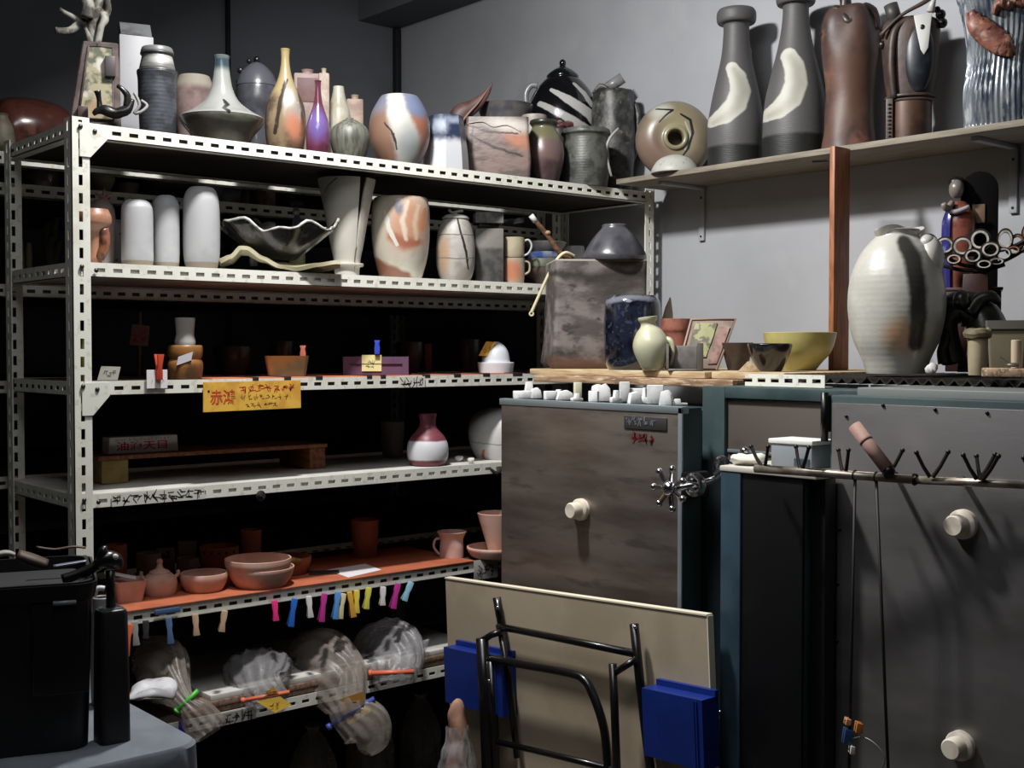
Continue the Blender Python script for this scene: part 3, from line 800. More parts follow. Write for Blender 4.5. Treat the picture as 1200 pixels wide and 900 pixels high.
# square vase
s = rk_spot(583, .11, T1)
t = thing('square_vase', 'broad square vase with scratched relief and an orange corner, in front of the horn', 'vase', s.loc, s.rz, G)
w0, w1, h = 39*s.w, 36*s.w, s.Z(140)
def sqp(w, d, r, n=6):
    out = []
    for cx, cy, a0 in ((w-r, d-r, 0), (-w+r, d-r, 90), (-w+r, -d+r, 180), (w-r, -d+r, 270)):
        for i in range(n+1):
            a = R(a0+90*i/n); out.append((cx+r*math.cos(a), cy+r*math.sin(a)))
    return out
def sq_vessel(levels, t=.006, r=.012):
    bm = BM(); rings = []
    lv = [(w, d, z) for w, d, z in levels]
    lv += [(w-t, d-t, z) for w, d, z in reversed(levels)][:-1]
    w, d, z = levels[0]; lv.append((w-t, d-t, z+t))
    for w, d, z in lv: rings.append([bm.verts.new((x, y, z)) for x, y in sqp(w, d, min(r, w*.6, d*.6))])
    n = len(rings[0])
    for a, b in zip(rings, rings[1:]):
        for i in range(n):
            j = (i+1) % n; bm.faces.new((a[i], a[j], b[j], b[i]))
    bm.faces.new(rings[0][::-1]); bm.faces.new(rings[-1])
    return recalc(bm)
bm = sq_vessel([(w0*.97, .05, 0), (w0*1.0, .055, h*.3), (w1*1.0, .055, h*.75), (w1, .05, h)])
obj('body', bm, glaze(s, 'relief brown', (142, 114, 102), c2=(108, 88, 82), nscale=14, stretch=(1, 1, 2.2), rough=.45, bump=.5, bscale=26, dist=.008,
    patches=[('e', 606, 166, 16, 9, -25, (196, 112, 64), .7), ('e', 596, 150, 24, 8, -8, (206, 196, 182), .7), ('s', [(548, 150, 1), (572, 158, 1.4), (606, 160, 1)], (86, 66, 60), .4), ('s', [(552, 162, 1), (580, 176, 1.6), (612, 186, 1)], (70, 54, 52), .4), ('s', [(556, 146, 1), (552, 182, 1)], (90, 70, 64), .4)]), t, ang=50)
bm = BM(); tube(bm, [s.L(550, 148, -.0545), s.L(566, 146, -.0545), s.L(578, 152, -.0545), s.L(594, 150, -.0545), s.L(610, 158, -.0545)], .0022, 6, 4); obj('relief_line', bm, mat('relief pale', (190, 176, 160), .6), t)
# grey dish behind
s = rk_spot(592, .39, T1)
pot(s, 'dish', 'grey-blue flared dish behind the square relief vase', 'dish', [(170, 18), (150, 26), (130, 31), (124, 33)], glaze(s, 'dull blue grey', (92, 92, 102), c2=(120, 112, 108), rough=.4), G, n=32)
s = rk_spot(626, .19, T1)
pot(s, 'cup', 'cream and brown cup between the square vase and the black teapot', 'cup', [(178, 14), (160, 15.5), (142, 15), (136, 14.5)], glaze(s, 'cream brown', (160, 146, 130), c2=(196, 186, 170), rough=.5), G)
# big black teapot
s = Spot(659, T1, Y=3.34)
t = pot(s, 'teapot', 'big black teapot with white slashes and a ring handle, behind the grey-olive low jar', 'teapot',
        [(186, 26), (176, 36), (152, 43), (130, 42), (110, 34), (97, 24), (92, 18)],
        glaze(s, 'teapot black', (20, 21, 26), rough=.14, coat=.6, patches=[('s', [(646, 112, 2), (664, 124, 5), (690, 140, 6), (700, 156, 4)], (206, 206, 202), .15), ('s', [(672, 104, 1.5), (684, 116, 3), (692, 128, 3)], (196, 196, 194), .2), ('s', [(633, 128, 3), (650, 138, 4), (668, 148, 5), (690, 160, 5)], (198, 196, 190), .2)]), None, multi=True)
m_tp = mat('teapot lid black', (22, 23, 28), .16, coat=.6)
bm = vessel([(18*s.w, 0), (18.5*s.w, 4*s.w), (12*s.w, 10*s.w), (5*s.w, 14*s.w), (3*s.w, 17*s.w)], closed=True); shift(bm, (0, 0, s.Z(93))); ld = obj('lid', recalc(bm), m_tp, t)
bm = BM(); blob(bm, (0, 0, s.Z(74)), (4*s.w, 4*s.w, 4.5*s.w), 12); obj('lid_knob', bm, m_tp, ld)
bm = BM(); tube(bm, [s.L(630, 100, 0), s.L(622, 100, 0), s.L(616, 110, 0), s.L(618, 126, 0), s.L(626, 132, 0)], 3.6*s.s, 10, 4); obj('handle', bm, mat('grey handle', (150, 154, 158), .3, coat=.4), t)
bm = BM(); tube(bm, [s.L(696, 124, 0), s.L(708, 112, 0), s.L(718, 100, 0)], [9*s.s, 7*s.s, 5*s.s], 12, 4); obj('spout', bm, m_tp, t)
# olive mauve pot
s = rk_spot(637, .085, T1)
pot(s, 'pot', 'plum-brown pot with an olive shoulder and rolled rim, between square vase and grey jar', 'pot',
    [(208, 17), (196, 22), (180, 24), (164, 21), (153, 15), (149, 14), (145, 16.5), (142, 16)],
    glaze(s, 'plum', (104, 76, 76), c2=(82, 58, 60), rough=.35, coat=.3, bands=[(190, (128, 96, 94), 4), (166, (116, 112, 70), 3), (149, (52, 54, 40), 2)]), G)
s = rk_spot(654, .19, T1)
bm = BM()
for i, (x, y, q) in enumerate(((648, 151, 6), (658, 148, 8), (665, 146, 7), (655, 143, 5))): blob(bm, s.L(x, y, .004*i), (q*s.s, q*s.s, q*s.s*.7), 10, .004, 60, i)
t = thing('flower_ornament', 'cluster of pale and dark red ceramic petals peeping above the plum pot', 'ornament', s.loc, s.rz, G)
obj('petals', bm, mat('dark red petals', (104, 44, 52), .35, c2=(150, 120, 112), nscale=40), t)
bm = vessel(s.prof([(200, 12), (176, 14), (158, 13), (152, 12)])); obj('vase', recalc(bm), mat('dark brown vase', (58, 50, 46), .5), t)
# rocky jug with cylinder spout
s = rk_spot(718, .14, T1)
m_rock = mat('rock glaze', (84, 84, 80), .45, c2=(48, 48, 46), nscale=26, bump=.6, bscale=40, c3=(120, 118, 106), n3=30)
t = thing('rock_jug', 'dark craggy jug with a short pipe mouth, between the black teapot and the round flask', 'jug', s.loc, s.rz, G)
bm = vessel(s.prof([(212, 22), (180, 25), (140, 25), (114, 24), (108, 22)]), .006); jitter(bm, .004, 28, 4); obj('body', recalc(bm), m_rock, t)
bm = BM(); a = s.L(707, 106, 0); b = s.L(729, 92, -.01)
tube(bm, [a, b], 6.5*s.s, 14); obj('pipe_mouth', bm, mat('pipe grey', (150, 150, 150), .3, c2=(110, 110, 110)), t)
bm = BM(); tube(bm, [s.L(694, 110, -.01), s.L(703, 102, -.02), s.L(712, 106, -.03)], [.006, .01, .006], 8, 3); jitter(bm, .003, 40, 1); obj('lug', bm, m_rock, t)
bm = BM(); tube(bm, [s.L(738, 116, 0), s.L(746, 130, 0), s.L(747, 160, 0), s.L(740, 190, 0)], [.008, .01, .01, .008], 8, 4); jitter(bm, .003, 40, 2); obj('side_handle', bm, m_rock, t)
# grey low jar with a white crescent handle
s = rk_spot(686, .055, T1)
t = pot(s, 'low_jar', 'low grey-olive jar with rope ridges and a pale crescent handle', 'jar',
        [(212, 25), (196, 28), (176, 27), (162, 26), (158, 29), (153, 28)],
        glaze(s, 'grey olive', (96, 98, 90), c2=(62, 64, 58), nscale=22, rough=.45, rings=34, bump=.4), G, multi=True)
bm = BM(); tube(bm, [s.L(724, 152, -.02), s.L(714, 164, -.03), s.L(709, 180, -.03), s.L(713, 198, -.03), s.L(716, 208, -.02)], [.004, .005, .006, .005, .004], 8, 4); obj('crescent_handle', bm, mat('pale ash', (176, 174, 168), .5), t)
bm = BM(); torus(bm, (0, 0, s.Z(157)), 28*s.w, .0035); obj('rim', bm, mat('grey olive rim', (120, 120, 112), .45), t)

# ================================================================== pots on the wall board (top face BZ + .018)
B1 = BZ+.018
GB = 'tall ceramics on the wall shelf'
def bd_spot(px, x=3.15): return Spot(px, B1, X=x)
# round flask facing the room
s = bd_spot(789, 3.17)
rr = 45.5*s.w
pr = spline([(.20*rr, -.18*rr), (.25*rr, -.05*rr), (.20*rr, .08*rr), (.20*rr, .38*rr), (.25*rr, .44*rr), (.31*rr, .42*rr), (.35*rr, .36*rr), (.62*rr, .36*rr), (.88*rr, .22*rr), (1.0*rr, -.02*rr), (.86*rr, -.28*rr), (.5*rr, -.42*rr), (.1*rr, -.44*rr)], 5)
bm = lathe(BM(), [(max(r_, .001), z_) for r_, z_ in pr], 48, cap1=True)
shift(bm, (0, 0, s.Z(148)), Matrix.Rotation(R(90), 3, 'X')); recalc(bm)
zc = s.Z(148); mz = min(v.co.z for v in bm.verts)
for v in bm.verts: v.co.z -= mz
dz_ = mz/s.s
def fy(ps): return [(p[0], p[1], p[2]+dz_, *p[3:]) if p[0] == 'e' else ('s', [(x, y+dz_, w) for x, y, w in p[1]], *p[2:]) for p in ps]
m_fl = glaze(s, 'flask olive', (118, 104, 88), c2=(146, 124, 96), nscale=10, rough=.35, coat=.2, patches=fy([('e', 788, 138, 34, 40, 0, (150, 134, 92), .5), ('e', 766, 160, 18, 20, 0, (140, 104, 84), .8), ('e', 789, 142, 17, 18, 0, (164, 152, 104), .5), ('e', 772, 116, 12, 8, 20, (196, 196, 180), .7),
    ('s', [(767, 114, .8), (786, 116, 1.2), (778, 122, 1), (770, 130, .8)], (28, 26, 24), .3), ('s', [(795, 121, 1), (806, 128, 1.6), (809, 142, 1.6), (804, 160, 1.4), (797, 170, 1)], (28, 26, 24), .3), ('s', [(800, 130, .8), (806, 145, 1), (800, 162, .8)], (190, 190, 180), .4)]), dist=.002)
one('moon_flask', bm, m_fl, 'round olive-brown flask standing on edge with its hole facing the room', 'flask', (s.x, s.y, s.z), s.rz+R(6), GB)
s = bd_spot(790, 3.075)
bm = vessel(s.prof([(206, 28), (198, 27), (188, 20), (183, 10), (181.5, 3)]), closed=True)
one('small_bowl', recalc(bm), glaze(s, 'speckled white', (196, 196, 184), c2=(150, 150, 138), nscale=60, lo=.58, hi=.7, rough=.5), 'small speckled white bowl upside down at the foot of the round flask', 'bowl', s.loc, s.rz, GB)
def crescent_vase(px, prof, label, nm, arc, dip):
    s = bd_spot(px, 3.155)
    m = glaze(s, nm, (84, 82, 82), c2=(66, 64, 65), nscale=10, stretch=(1, 1, 4), rough=.55, rings=55, ramp_=.04, bump=.25, bscale=50, dist=.003,
              bands=[(dip, (92, 90, 90), 3)], patches=[('s', arc, (204, 204, 186), .12), ('s', [(x+2, y+2, w*.45) for x, y, w in arc], (180, 178, 158), .9), ('s', [(px-40, dip+14, 16), (px+40, dip+14, 16)], (28, 30, 28), .15)])
    pot(s, 'tall_vase', label, 'vase', prof, m, GB)
crescent_vase(861, [(193, 33), (180, 33), (150, 33.5), (120, 29), (90, 22.5), (66, 17.5), (45, 15.5), (30, 15.5), (28, 21), (24, 23), (16, 23), (12, 21)],
              'shorter grey tall vase with a pale crescent and thick rim, right of the round flask', 'grey crescent clay', [(856, 84, 7), (863, 96, 10), (866, 112, 11.5), (861, 128, 12), (849, 139, 11), (834, 145, 7)], 176)
crescent_vase(930, [(184, 38), (160, 38.5), (120, 36), (84, 28), (56, 21), (30, 16.5), (8, 15.5), (6, 21), (2, 23), (-5, 23), (-9, 21)],
              'taller grey vase with a pale crescent, its rim cut by the top of the picture', 'grey crescent clay two', [(922, 70, 9), (929, 84, 11.5), (931, 104, 12.5), (925, 121, 13), (912, 133, 11), (898, 137, 8)], 164)
# brown sack vase
s = bd_spot(993, 3.15)
m_sack = mat('brown fired clay', (112, 70, 50), .5, c2=(74, 50, 42), nscale=6, bump=.25, bscale=30, c3=(140, 82, 54), n3=9)
t = thing('sack_vase', 'red-brown vase shaped like a tied sack with a pinched top', 'vase', s.loc, s.rz, GB)
pr = [(max(r_, .001), z_) for r_, z_ in spline(s.prof([(177, 33), (160, 31), (130, 28), (95, 29), (60, 33), (38, 34), (20, 31), (10, 24), (8, 8)]), 6)]
zt = s.Z(30)
bm = lathe(BM(), pr, 48, cap1=True, fn=lambda r_, z_, a: r_*(1+.10*max(0, (z_-zt*.75)/(zt*.4))*math.sin(5*a+1)), sy=.85)
jitter(bm, .004, 14, 2); 
for v in bm.verts: v.co.z = max(v.co.z, 0)
obj('body', recalc(bm), m_sack, t)
m_sk2 = mat('dark brown fold', (78, 54, 48), .4, c2=(56, 42, 38), nscale=12)
for pts, r_ in (([(963, 40), (968, 22), (977, 14), (985, 22), (992, 32), (1000, 24), (1011, 13), (1021, 20), (1024, 38)], 5.5), ([(986, 24), (988, 8), (986, -8)], 6.5)):
    bm = BM(); tube(bm, [s.L(x, y, -.058+.0015*abs(x-993) if r_ < 6 else -.012) for x, y in pts], r_*s.s, 10, 4); jitter(bm, .003, 40, r_); obj('pinched_fold', bm, m_sk2, t)
# armoured hood sculpture
s = bd_spot(1064, 3.14)
m_lea = mat('leather brown clay', (92, 66, 54), .5, c2=(62, 46, 40), nscale=16, bump=.3)
t = thing('hooded_sculpture', 'strapped brown cylinder sculpture with a blue almond opening and a white blade', 'sculpture', s.loc, s.rz, GB)
bm = vessel(s.prof([(167, 25), (150, 25.5), (126, 25.5), (122, 25.5)]), closed=True, smooth=0); obj('base_drum', recalc(bm), mat('rust drum', (110, 72, 48), .4, .2, c2=(78, 50, 38), nscale=12), t)
bm = lathe(BM(), [(max(r_, .001), z_) for r_, z_ in spline([(26*s.w, s.Z(121)), (31*s.w, s.Z(90)), (34*s.w, s.Z(60)), (34*s.w, s.Z(34)), (28*s.w, s.Z(24)), (8*s.w, s.Z(22))], 5)], 40, cap1=True, sy=.8)
obj('hood', recalc(bm), m_lea, t)
bm = BM(); blob(bm, s.L(1073, 70, -.046), (18*s.w, .026, 43*s.s), 24)
shift(bm, (0, 0, 0)); obj('almond_opening', bm, mat('deep blue grey', (40, 52, 64), .4, c2=(26, 32, 40), nscale=20), t, label='dark blue almond opening')
bm = BM(); prism(bm, [(s.X(1067), s.Z(26)), (s.X(1088), s.Z(24)), (s.X(1084), s.Z(64)), (s.X(1079), s.Z(72)), (s.X(1075), s.Z(66))], -.072, -.062, .002)
bl = obj('white_blade', bm, mat('white blade', (222, 220, 214), .4), t, ang=30, label='white pointed blade')
bm = BM(); blob(bm, s.L(1077, 40, -.0725), (2.6*s.s, .002, 3*s.s), 10); obj('blade_hole', bm, m_bk, bl)
bm = BM(); tube(bm, [s.L(1092, -4, -.05), s.L(1090, 8, -.058), s.L(1086, 22, -.06)], [.002, .006, .012], 8); obj('horn', bm, mat('white horn', (214, 210, 200), .4), t, label='white horn tip')
bm = BM(); tube(bm, [s.L(1029, 44, -.05), s.L(1052, 24, -.06), s.L(1080, 10, -.06), s.L(1090, 0, -.05)], [.006, .005, .007, .009], 8, 4); obj('diagonal_strap', bm, m_lea, t)
bm = BM(); tube(bm, [s.L(1046, 24, -.005), s.L(1040, 4, -.005)], 8*s.s, 12); obj('pipe_stub', bm, mat('dark pipe', (70, 68, 66), .5), t)
bm = BM(); torus(bm, (0, 0, s.Z(115)), 28.5*s.w, .0048, sy=.86); torus(bm, (0, 0, s.Z(120)), 27.5*s.w, .004, sy=.9); obj('belt', bm, m_lea, t)
bm = BM(); box(bm, s.X(1036), s.X(1044), -.052, -.036, s.Z(165), s.Z(118), .002); zp = obj('zip_strip', bm, mat('zip brown', (112, 96, 88), .5), t)
bm = BM()
for i in range(9): a = s.L(1040, 162-i*4.6, -.053); blob(bm, a, (.006, .003, .0028), 8)
obj('zip_teeth', bm, m_bk, zp)
for (x, y, q) in ((1033, 40, 6), (1031, 52, 5), (1037, 76, 3), (1098, 22, 6), (1100, 32, 6), (1094, 16, 4)):
    bm = BM(); blob(bm, s.L(x, y, -.02), (q*s.s,)*3, 10); obj('rivet', bm, m_bk, t)
bm = BM(); tube(bm, [s.L(1046, 118, -.045), s.L(1042, 80, -.055), s.L(1046, 40, -.055), s.L(1066, 26, -.05)], [.010, .011, .011, .008], 8, 5); obj('side_band', bm, m_lea, t)
# ridged glassy fan sculpture
s = bd_spot(1172, 3.14)
t = thing('ridged_sculpture', 'fan-shaped silvery ridged sculpture with orange ruffles, at the right picture edge on the wall shelf', 'sculpture', s.loc, s.rz, GB)
pr = spline([(44*s.w, 0), (46*s.w, s.Z(110)), (42*s.w, s.Z(70)), (46*s.w, s.Z(30)), (56*s.w, s.Z(-10)), (60*s.w, s.Z(-26))], 8)
pr[0] = (52*s.w, 0)
bm = lathe(BM(), pr, 220, cap1=True, sy=.5, fn=lambda r_, z_, a: r_*(1+.03*math.sin(44*a+2*math.sin(z_*18))))
obj('ridged_body', recalc(bm), mat('silver blue ridges', (134, 142, 150), .22, .35, c2=(70, 84, 104), nscale=16, lo=.45, hi=.6, stretch=(2, 2, .5), c3=(196, 200, 202), n3=24), t)
m_or = mat('orange ruffle', (172, 92, 56), .45, c2=(120, 62, 42), nscale=24, c3=(200, 140, 104), n3=30)
for pts, rs in (([(1133, 16), (1142, 32), (1158, 48), (1172, 60), (1182, 70)], [.012, .028, .032, .028, .010]), ([(1160, 22), (1168, 10), (1178, 14), (1186, 6)], [.012, .026, .022, .01]), ([(1182, -6), (1190, 8), (1200, 6)], [.01, .02, .014])):
    bm = BM(); tube(bm, [s.L(x, y, -.055) for x, y in pts], rs, 12, 5, flat=.5)
    for v in bm.verts: v.co.y += .006*math.sin(v.co.x*350)
    obj('orange_ruffle', bm, m_or, t)
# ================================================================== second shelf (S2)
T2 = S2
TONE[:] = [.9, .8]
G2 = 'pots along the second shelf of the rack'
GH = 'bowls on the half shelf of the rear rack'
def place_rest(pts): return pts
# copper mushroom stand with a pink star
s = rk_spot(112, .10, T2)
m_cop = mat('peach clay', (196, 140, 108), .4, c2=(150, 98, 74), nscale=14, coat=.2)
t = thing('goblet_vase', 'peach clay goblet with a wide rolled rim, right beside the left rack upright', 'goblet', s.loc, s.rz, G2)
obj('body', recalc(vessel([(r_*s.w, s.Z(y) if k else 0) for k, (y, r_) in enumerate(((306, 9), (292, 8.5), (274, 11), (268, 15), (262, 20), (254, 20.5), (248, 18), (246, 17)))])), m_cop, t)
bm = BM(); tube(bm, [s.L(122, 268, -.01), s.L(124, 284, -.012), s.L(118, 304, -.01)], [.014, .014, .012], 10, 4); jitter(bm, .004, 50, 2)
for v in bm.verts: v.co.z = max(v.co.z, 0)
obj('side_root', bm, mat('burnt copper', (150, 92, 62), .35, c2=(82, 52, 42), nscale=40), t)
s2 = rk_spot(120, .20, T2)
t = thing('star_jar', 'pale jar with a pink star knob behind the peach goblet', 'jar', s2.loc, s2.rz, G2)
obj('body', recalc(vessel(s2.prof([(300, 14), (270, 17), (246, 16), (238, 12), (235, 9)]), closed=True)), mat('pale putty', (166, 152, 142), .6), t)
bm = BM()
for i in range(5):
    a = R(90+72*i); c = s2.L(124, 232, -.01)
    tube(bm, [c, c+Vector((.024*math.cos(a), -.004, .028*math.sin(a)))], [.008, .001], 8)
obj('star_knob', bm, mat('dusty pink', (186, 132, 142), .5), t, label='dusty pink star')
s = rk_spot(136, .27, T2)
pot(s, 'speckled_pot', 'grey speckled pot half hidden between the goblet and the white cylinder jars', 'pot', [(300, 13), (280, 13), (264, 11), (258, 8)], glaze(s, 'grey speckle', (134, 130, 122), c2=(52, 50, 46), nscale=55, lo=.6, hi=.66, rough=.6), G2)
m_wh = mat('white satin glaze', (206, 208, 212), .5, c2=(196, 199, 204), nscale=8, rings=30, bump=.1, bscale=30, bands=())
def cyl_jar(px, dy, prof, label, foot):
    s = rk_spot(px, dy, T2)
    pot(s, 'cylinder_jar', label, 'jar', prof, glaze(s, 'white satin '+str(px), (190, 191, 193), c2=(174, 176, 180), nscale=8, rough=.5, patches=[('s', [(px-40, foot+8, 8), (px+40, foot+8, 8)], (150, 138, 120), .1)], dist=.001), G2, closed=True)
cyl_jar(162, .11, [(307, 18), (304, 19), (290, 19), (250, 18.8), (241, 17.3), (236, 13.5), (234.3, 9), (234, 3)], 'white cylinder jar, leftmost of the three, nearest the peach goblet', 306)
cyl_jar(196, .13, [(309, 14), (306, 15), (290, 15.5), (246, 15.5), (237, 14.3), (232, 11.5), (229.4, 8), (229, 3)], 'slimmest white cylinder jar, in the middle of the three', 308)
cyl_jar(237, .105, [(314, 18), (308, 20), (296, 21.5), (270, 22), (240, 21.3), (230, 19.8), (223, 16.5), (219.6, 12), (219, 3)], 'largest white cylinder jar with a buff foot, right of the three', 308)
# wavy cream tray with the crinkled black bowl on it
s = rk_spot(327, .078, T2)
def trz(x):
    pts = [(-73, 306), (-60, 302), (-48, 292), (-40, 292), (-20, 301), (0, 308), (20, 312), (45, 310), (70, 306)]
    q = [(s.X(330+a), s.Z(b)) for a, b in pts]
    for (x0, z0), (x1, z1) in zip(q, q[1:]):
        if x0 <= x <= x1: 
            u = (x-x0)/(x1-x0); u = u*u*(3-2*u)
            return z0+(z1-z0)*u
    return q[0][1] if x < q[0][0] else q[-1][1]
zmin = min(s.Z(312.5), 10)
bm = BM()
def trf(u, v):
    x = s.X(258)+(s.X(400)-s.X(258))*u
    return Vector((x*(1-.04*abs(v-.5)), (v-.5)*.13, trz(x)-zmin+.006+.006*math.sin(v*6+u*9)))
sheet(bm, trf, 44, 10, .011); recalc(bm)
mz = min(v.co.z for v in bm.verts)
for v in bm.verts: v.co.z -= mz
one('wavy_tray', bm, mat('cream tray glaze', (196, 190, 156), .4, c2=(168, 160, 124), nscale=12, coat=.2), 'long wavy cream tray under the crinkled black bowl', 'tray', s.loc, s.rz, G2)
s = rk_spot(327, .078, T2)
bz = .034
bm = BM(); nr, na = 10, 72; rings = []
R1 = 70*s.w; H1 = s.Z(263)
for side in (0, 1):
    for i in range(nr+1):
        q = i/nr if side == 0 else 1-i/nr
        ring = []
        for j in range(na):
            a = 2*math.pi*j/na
            w = q**2*(.012*math.sin(5*a+.6)+.007*math.sin(11*a))
            rr_ = R1*(.28+.72*q)*(1+.06*math.sin(7*a)*q) - (.006 if side else 0)
            z = bz+(H1-bz)*(q**1.15)*.80+w+.004*(1-q) + (.008 if side else 0) + .018*q*math.cos(a-.2)**2
            ring.append(bm.verts.new((rr_*math.cos(a), rr_*math.sin(a)*.6, z)))
        rings.append(ring)
for a_, b_ in zip(rings, rings[1:]):
    for i in range(na):
        j = (i+1) % na; bm.faces.new((a_[i], a_[j], b_[j], b_[i]))
bm.faces.new(rings[0][::-1]); bm.faces.new(rings[-1]); recalc(bm)
t = thing('ruffled_bowl', 'wide black bowl with a pale ruffled rim resting on the wavy cream tray', 'bowl', s.loc, s.rz, G2)
obj('body', bm, mat('black crackle', (34, 34, 38), .25, c2=(96, 98, 104), nscale=22, lo=.52, hi=.66, coat=.4, bump=.3, bscale=30), t, ang=60)
bm = BM()
pts = [v.co.copy() for v in ()]
rim = []
for j in range(na+1):
    a = 2*math.pi*(j % na)/na; q = 1
    w = (.012*math.sin(5*a+.6)+.007*math.sin(11*a))
    rr_ = (R1-.003)*(1+.06*math.sin(7*a)); rim.append((rr_*math.cos(a), rr_*math.sin(a)*.6, bz+(H1-bz)*.80+w+.004+.018*math.cos(a-.2)**2))
tube(bm, rim, .0042, 6); jitter(bm, .0025, 70, 3); obj('rim', bm, mat('ashy white rim', (190, 190, 182), .5, c2=(120, 120, 116), nscale=50), t, label='ashy white rim')
s = rk_spot(349, .31, T2)
t = thing('figurine', 'tiny blue and white figurine behind the ruffled black bowl', 'figurine', s.loc, s.rz, G2)
obj('robe', recalc(vessel(s.prof([(316, 10), (290, 9), (266, 7), (256, 4), (252, 3)]), closed=True)), glaze(s, 'fig robe', (168, 164, 120), rough=.3, bands=[(270, (132, 132, 170), 4)]), t)
bm = BM(); blob(bm, s.L(348, 248, 0), (.012, .012, .013), 12); obj('head', bm, mat('pale face', (196, 190, 190), .4), t)
s = rk_spot(312, .31, T2)
bm = BM(); tube(bm, [s.L(298, 312, 0), s.L(300, 280, 0), s.L(312, 266, 0), s.L(324, 264, 0)], [.012, .015, .014, .008], 8, 3); tube(bm, [s.L(312, 268, 0), s.L(301, 258, 0), s.L(297, 256, 0)], [.006, .005, .003], 8, 2); jitter(bm, .004, 40, 4)
for v in bm.verts: v.co.z = max(v.co.z, 0)
one('bird_ornament', bm, mat('crumpled white', (206, 206, 202), .5, c2=(150, 150, 150), nscale=30), 'crumpled white bird-like ornament behind the left part of the ruffled bowl', 'ornament', s.loc, s.rz, G2)
# split conical vase
s = rk_spot(407, .135, T2)
m_sp = mat('matt ivory', (206, 202, 190), .6, c2=(192, 188, 176), nscale=9)
t = thing('split_vase', 'tall ivory funnel vase slit down its front, right of the ruffled bowl', 'vase', s.loc, s.rz, G2)
pr = spline([(14.5*s.w, 0), (15*s.w, s.Z(314)), (19*s.w, s.Z(312)), (19*s.w, s.Z(309)), (15.5*s.w, s.Z(307)), (20*s.w, s.Z(284)), (26*s.w, s.Z(250)), (33*s.w, s.Z(216)), (34*s.w, s.Z(211))], 5)
bm = BM(); N_ = 72; rg = []
out_ = pr + [(r_-.007, z_) for r_, z_ in reversed(pr) if z_ > .02]
za, zb = s.Z(290), s.Z(211)
for r_, z_ in out_:
    row = []
    for i in range(N_+1):
        gap = 0 if z_ < za else 0.03+.11*((z_-za)/(zb-za))
        a0 = R(-90)+.62
        a = a0+gap/1+(2*math.pi-2*gap)*i/N_
        row.append(bm.verts.new((r_*math.cos(a), r_*math.sin(a), z_)))
    rg.append(row)
for a_, b_ in zip(rg, rg[1:]):
    for i in range(N_): bm.faces.new((a_[i], a_[i+1], b_[i+1], b_[i]))
n_ = len(rg)
for i in range(n_//2):
    a_, b_ = rg[i], rg[i+1]; c_, d_ = rg[n_-1-i], rg[n_-2-i]
    if i+1 < n_-2-i:
        for q in (0, N_):
            try: bm.faces.new((a_[q], b_[q], d_[q], c_[q]))
            except ValueError: pass
bm.faces.new(rg[0][:-1][::-1])
bmesh.ops.remove_doubles(bm, verts=bm.verts[:], dist=.0004)
obj('body', recalc(bm), m_sp, t)
bm = BM(); tube(bm, [s.L(381, 232, -.075), s.L(386, 222, -.08), s.L(396, 213, -.085)], .002, 6, 3); obj('seam', bm, mat('grey seam', (90, 88, 84), .6), t)
# white orange pot
s = rk_spot(470, .115, T2)
pot(s, 'barrel_vase', 'barrel vase with cream glaze and an orange brushed bloom beside the ivory funnel vase', 'vase',
    [(326, 24), (318, 27), (300, 31.5), (275, 34), (250, 34), (238, 32.5), (233, 31)],
    glaze(s, 'cream bloom', (190, 182, 164), c2=(206, 200, 184), nscale=10, rough=.4, coat=.3, dist=.006, patches=[('s', [(430, 306, 8), (450, 322, 12), (474, 330, 10)], (136, 88, 66), .25),
      ('e', 480, 264, 23, 30, -14, (192, 140, 108), .6), ('s', [(460, 280, 5), (474, 288, 7), (490, 286, 4)], (170, 100, 76), .8), ('s', [(478, 240, 2), (472, 262, 3), (476, 284, 2)], (214, 196, 176), .8), ('s', [(490, 244, 2), (486, 264, 3), (488, 282, 2)], (208, 180, 150), .8), ('s', [(498, 248, 2), (494, 270, 3)], (200, 132, 88), .3), ('e', 468, 246, 5, 9, 10, (120, 118, 130), .5), ('s', [(452, 252, 2), (456, 270, 3), (466, 290, 2)], (212, 208, 196), .3)]), G2)
# lidded jar with crack
s = rk_spot(534, .10, T2)
t = pot(s, 'lidded_jar', 'banded grey-white lidded jar with a dark crack down its front', 'jar',
        [(329, 16), (322, 20), (308, 22.5), (285, 22.5), (268, 19.5), (258, 15), (256, 13)],
        glaze(s, 'ash white', (178, 174, 166), c2=(152, 146, 138), nscale=15, rough=.5, rings=24, ramp_=.04, patches=[('e', 520, 300, 7, 22, 0, (180, 148, 118), .6), ('s', [(536, 256, .9), (540, 274, 1.3), (546, 296, 1.4), (549, 316, .9)], (42, 38, 36), .25), ('s', [(514, 276, .5), (536, 277, .6), (556, 276, .5)], (96, 92, 88), .4), ('s', [(514, 303, .5), (536, 305, .6), (556, 303, .5)], (110, 106, 100), .4)], dist=.003), G2, multi=True)
m_lid = mat('ash white lid', (190, 187, 180), .5)
ld = obj('lid', recalc(vessel([(16*s.w, s.Z(257)), (15.5*s.w, s.Z(255)), (11*s.w, s.Z(252)), (3*s.w, s.Z(251))], closed=True)), m_lid, t)
bm = BM(); tube(bm, [s.L(526, 246, 0), s.L(530, 249, 0), s.L(536, 248, 0), s.L(543, 247, 0)], .0045, 8, 3); tube(bm, [s.L(534, 248, 0), s.L(534, 253, 0)], .006, 8); obj('lid_knob', recalc(bm), m_lid, ld)
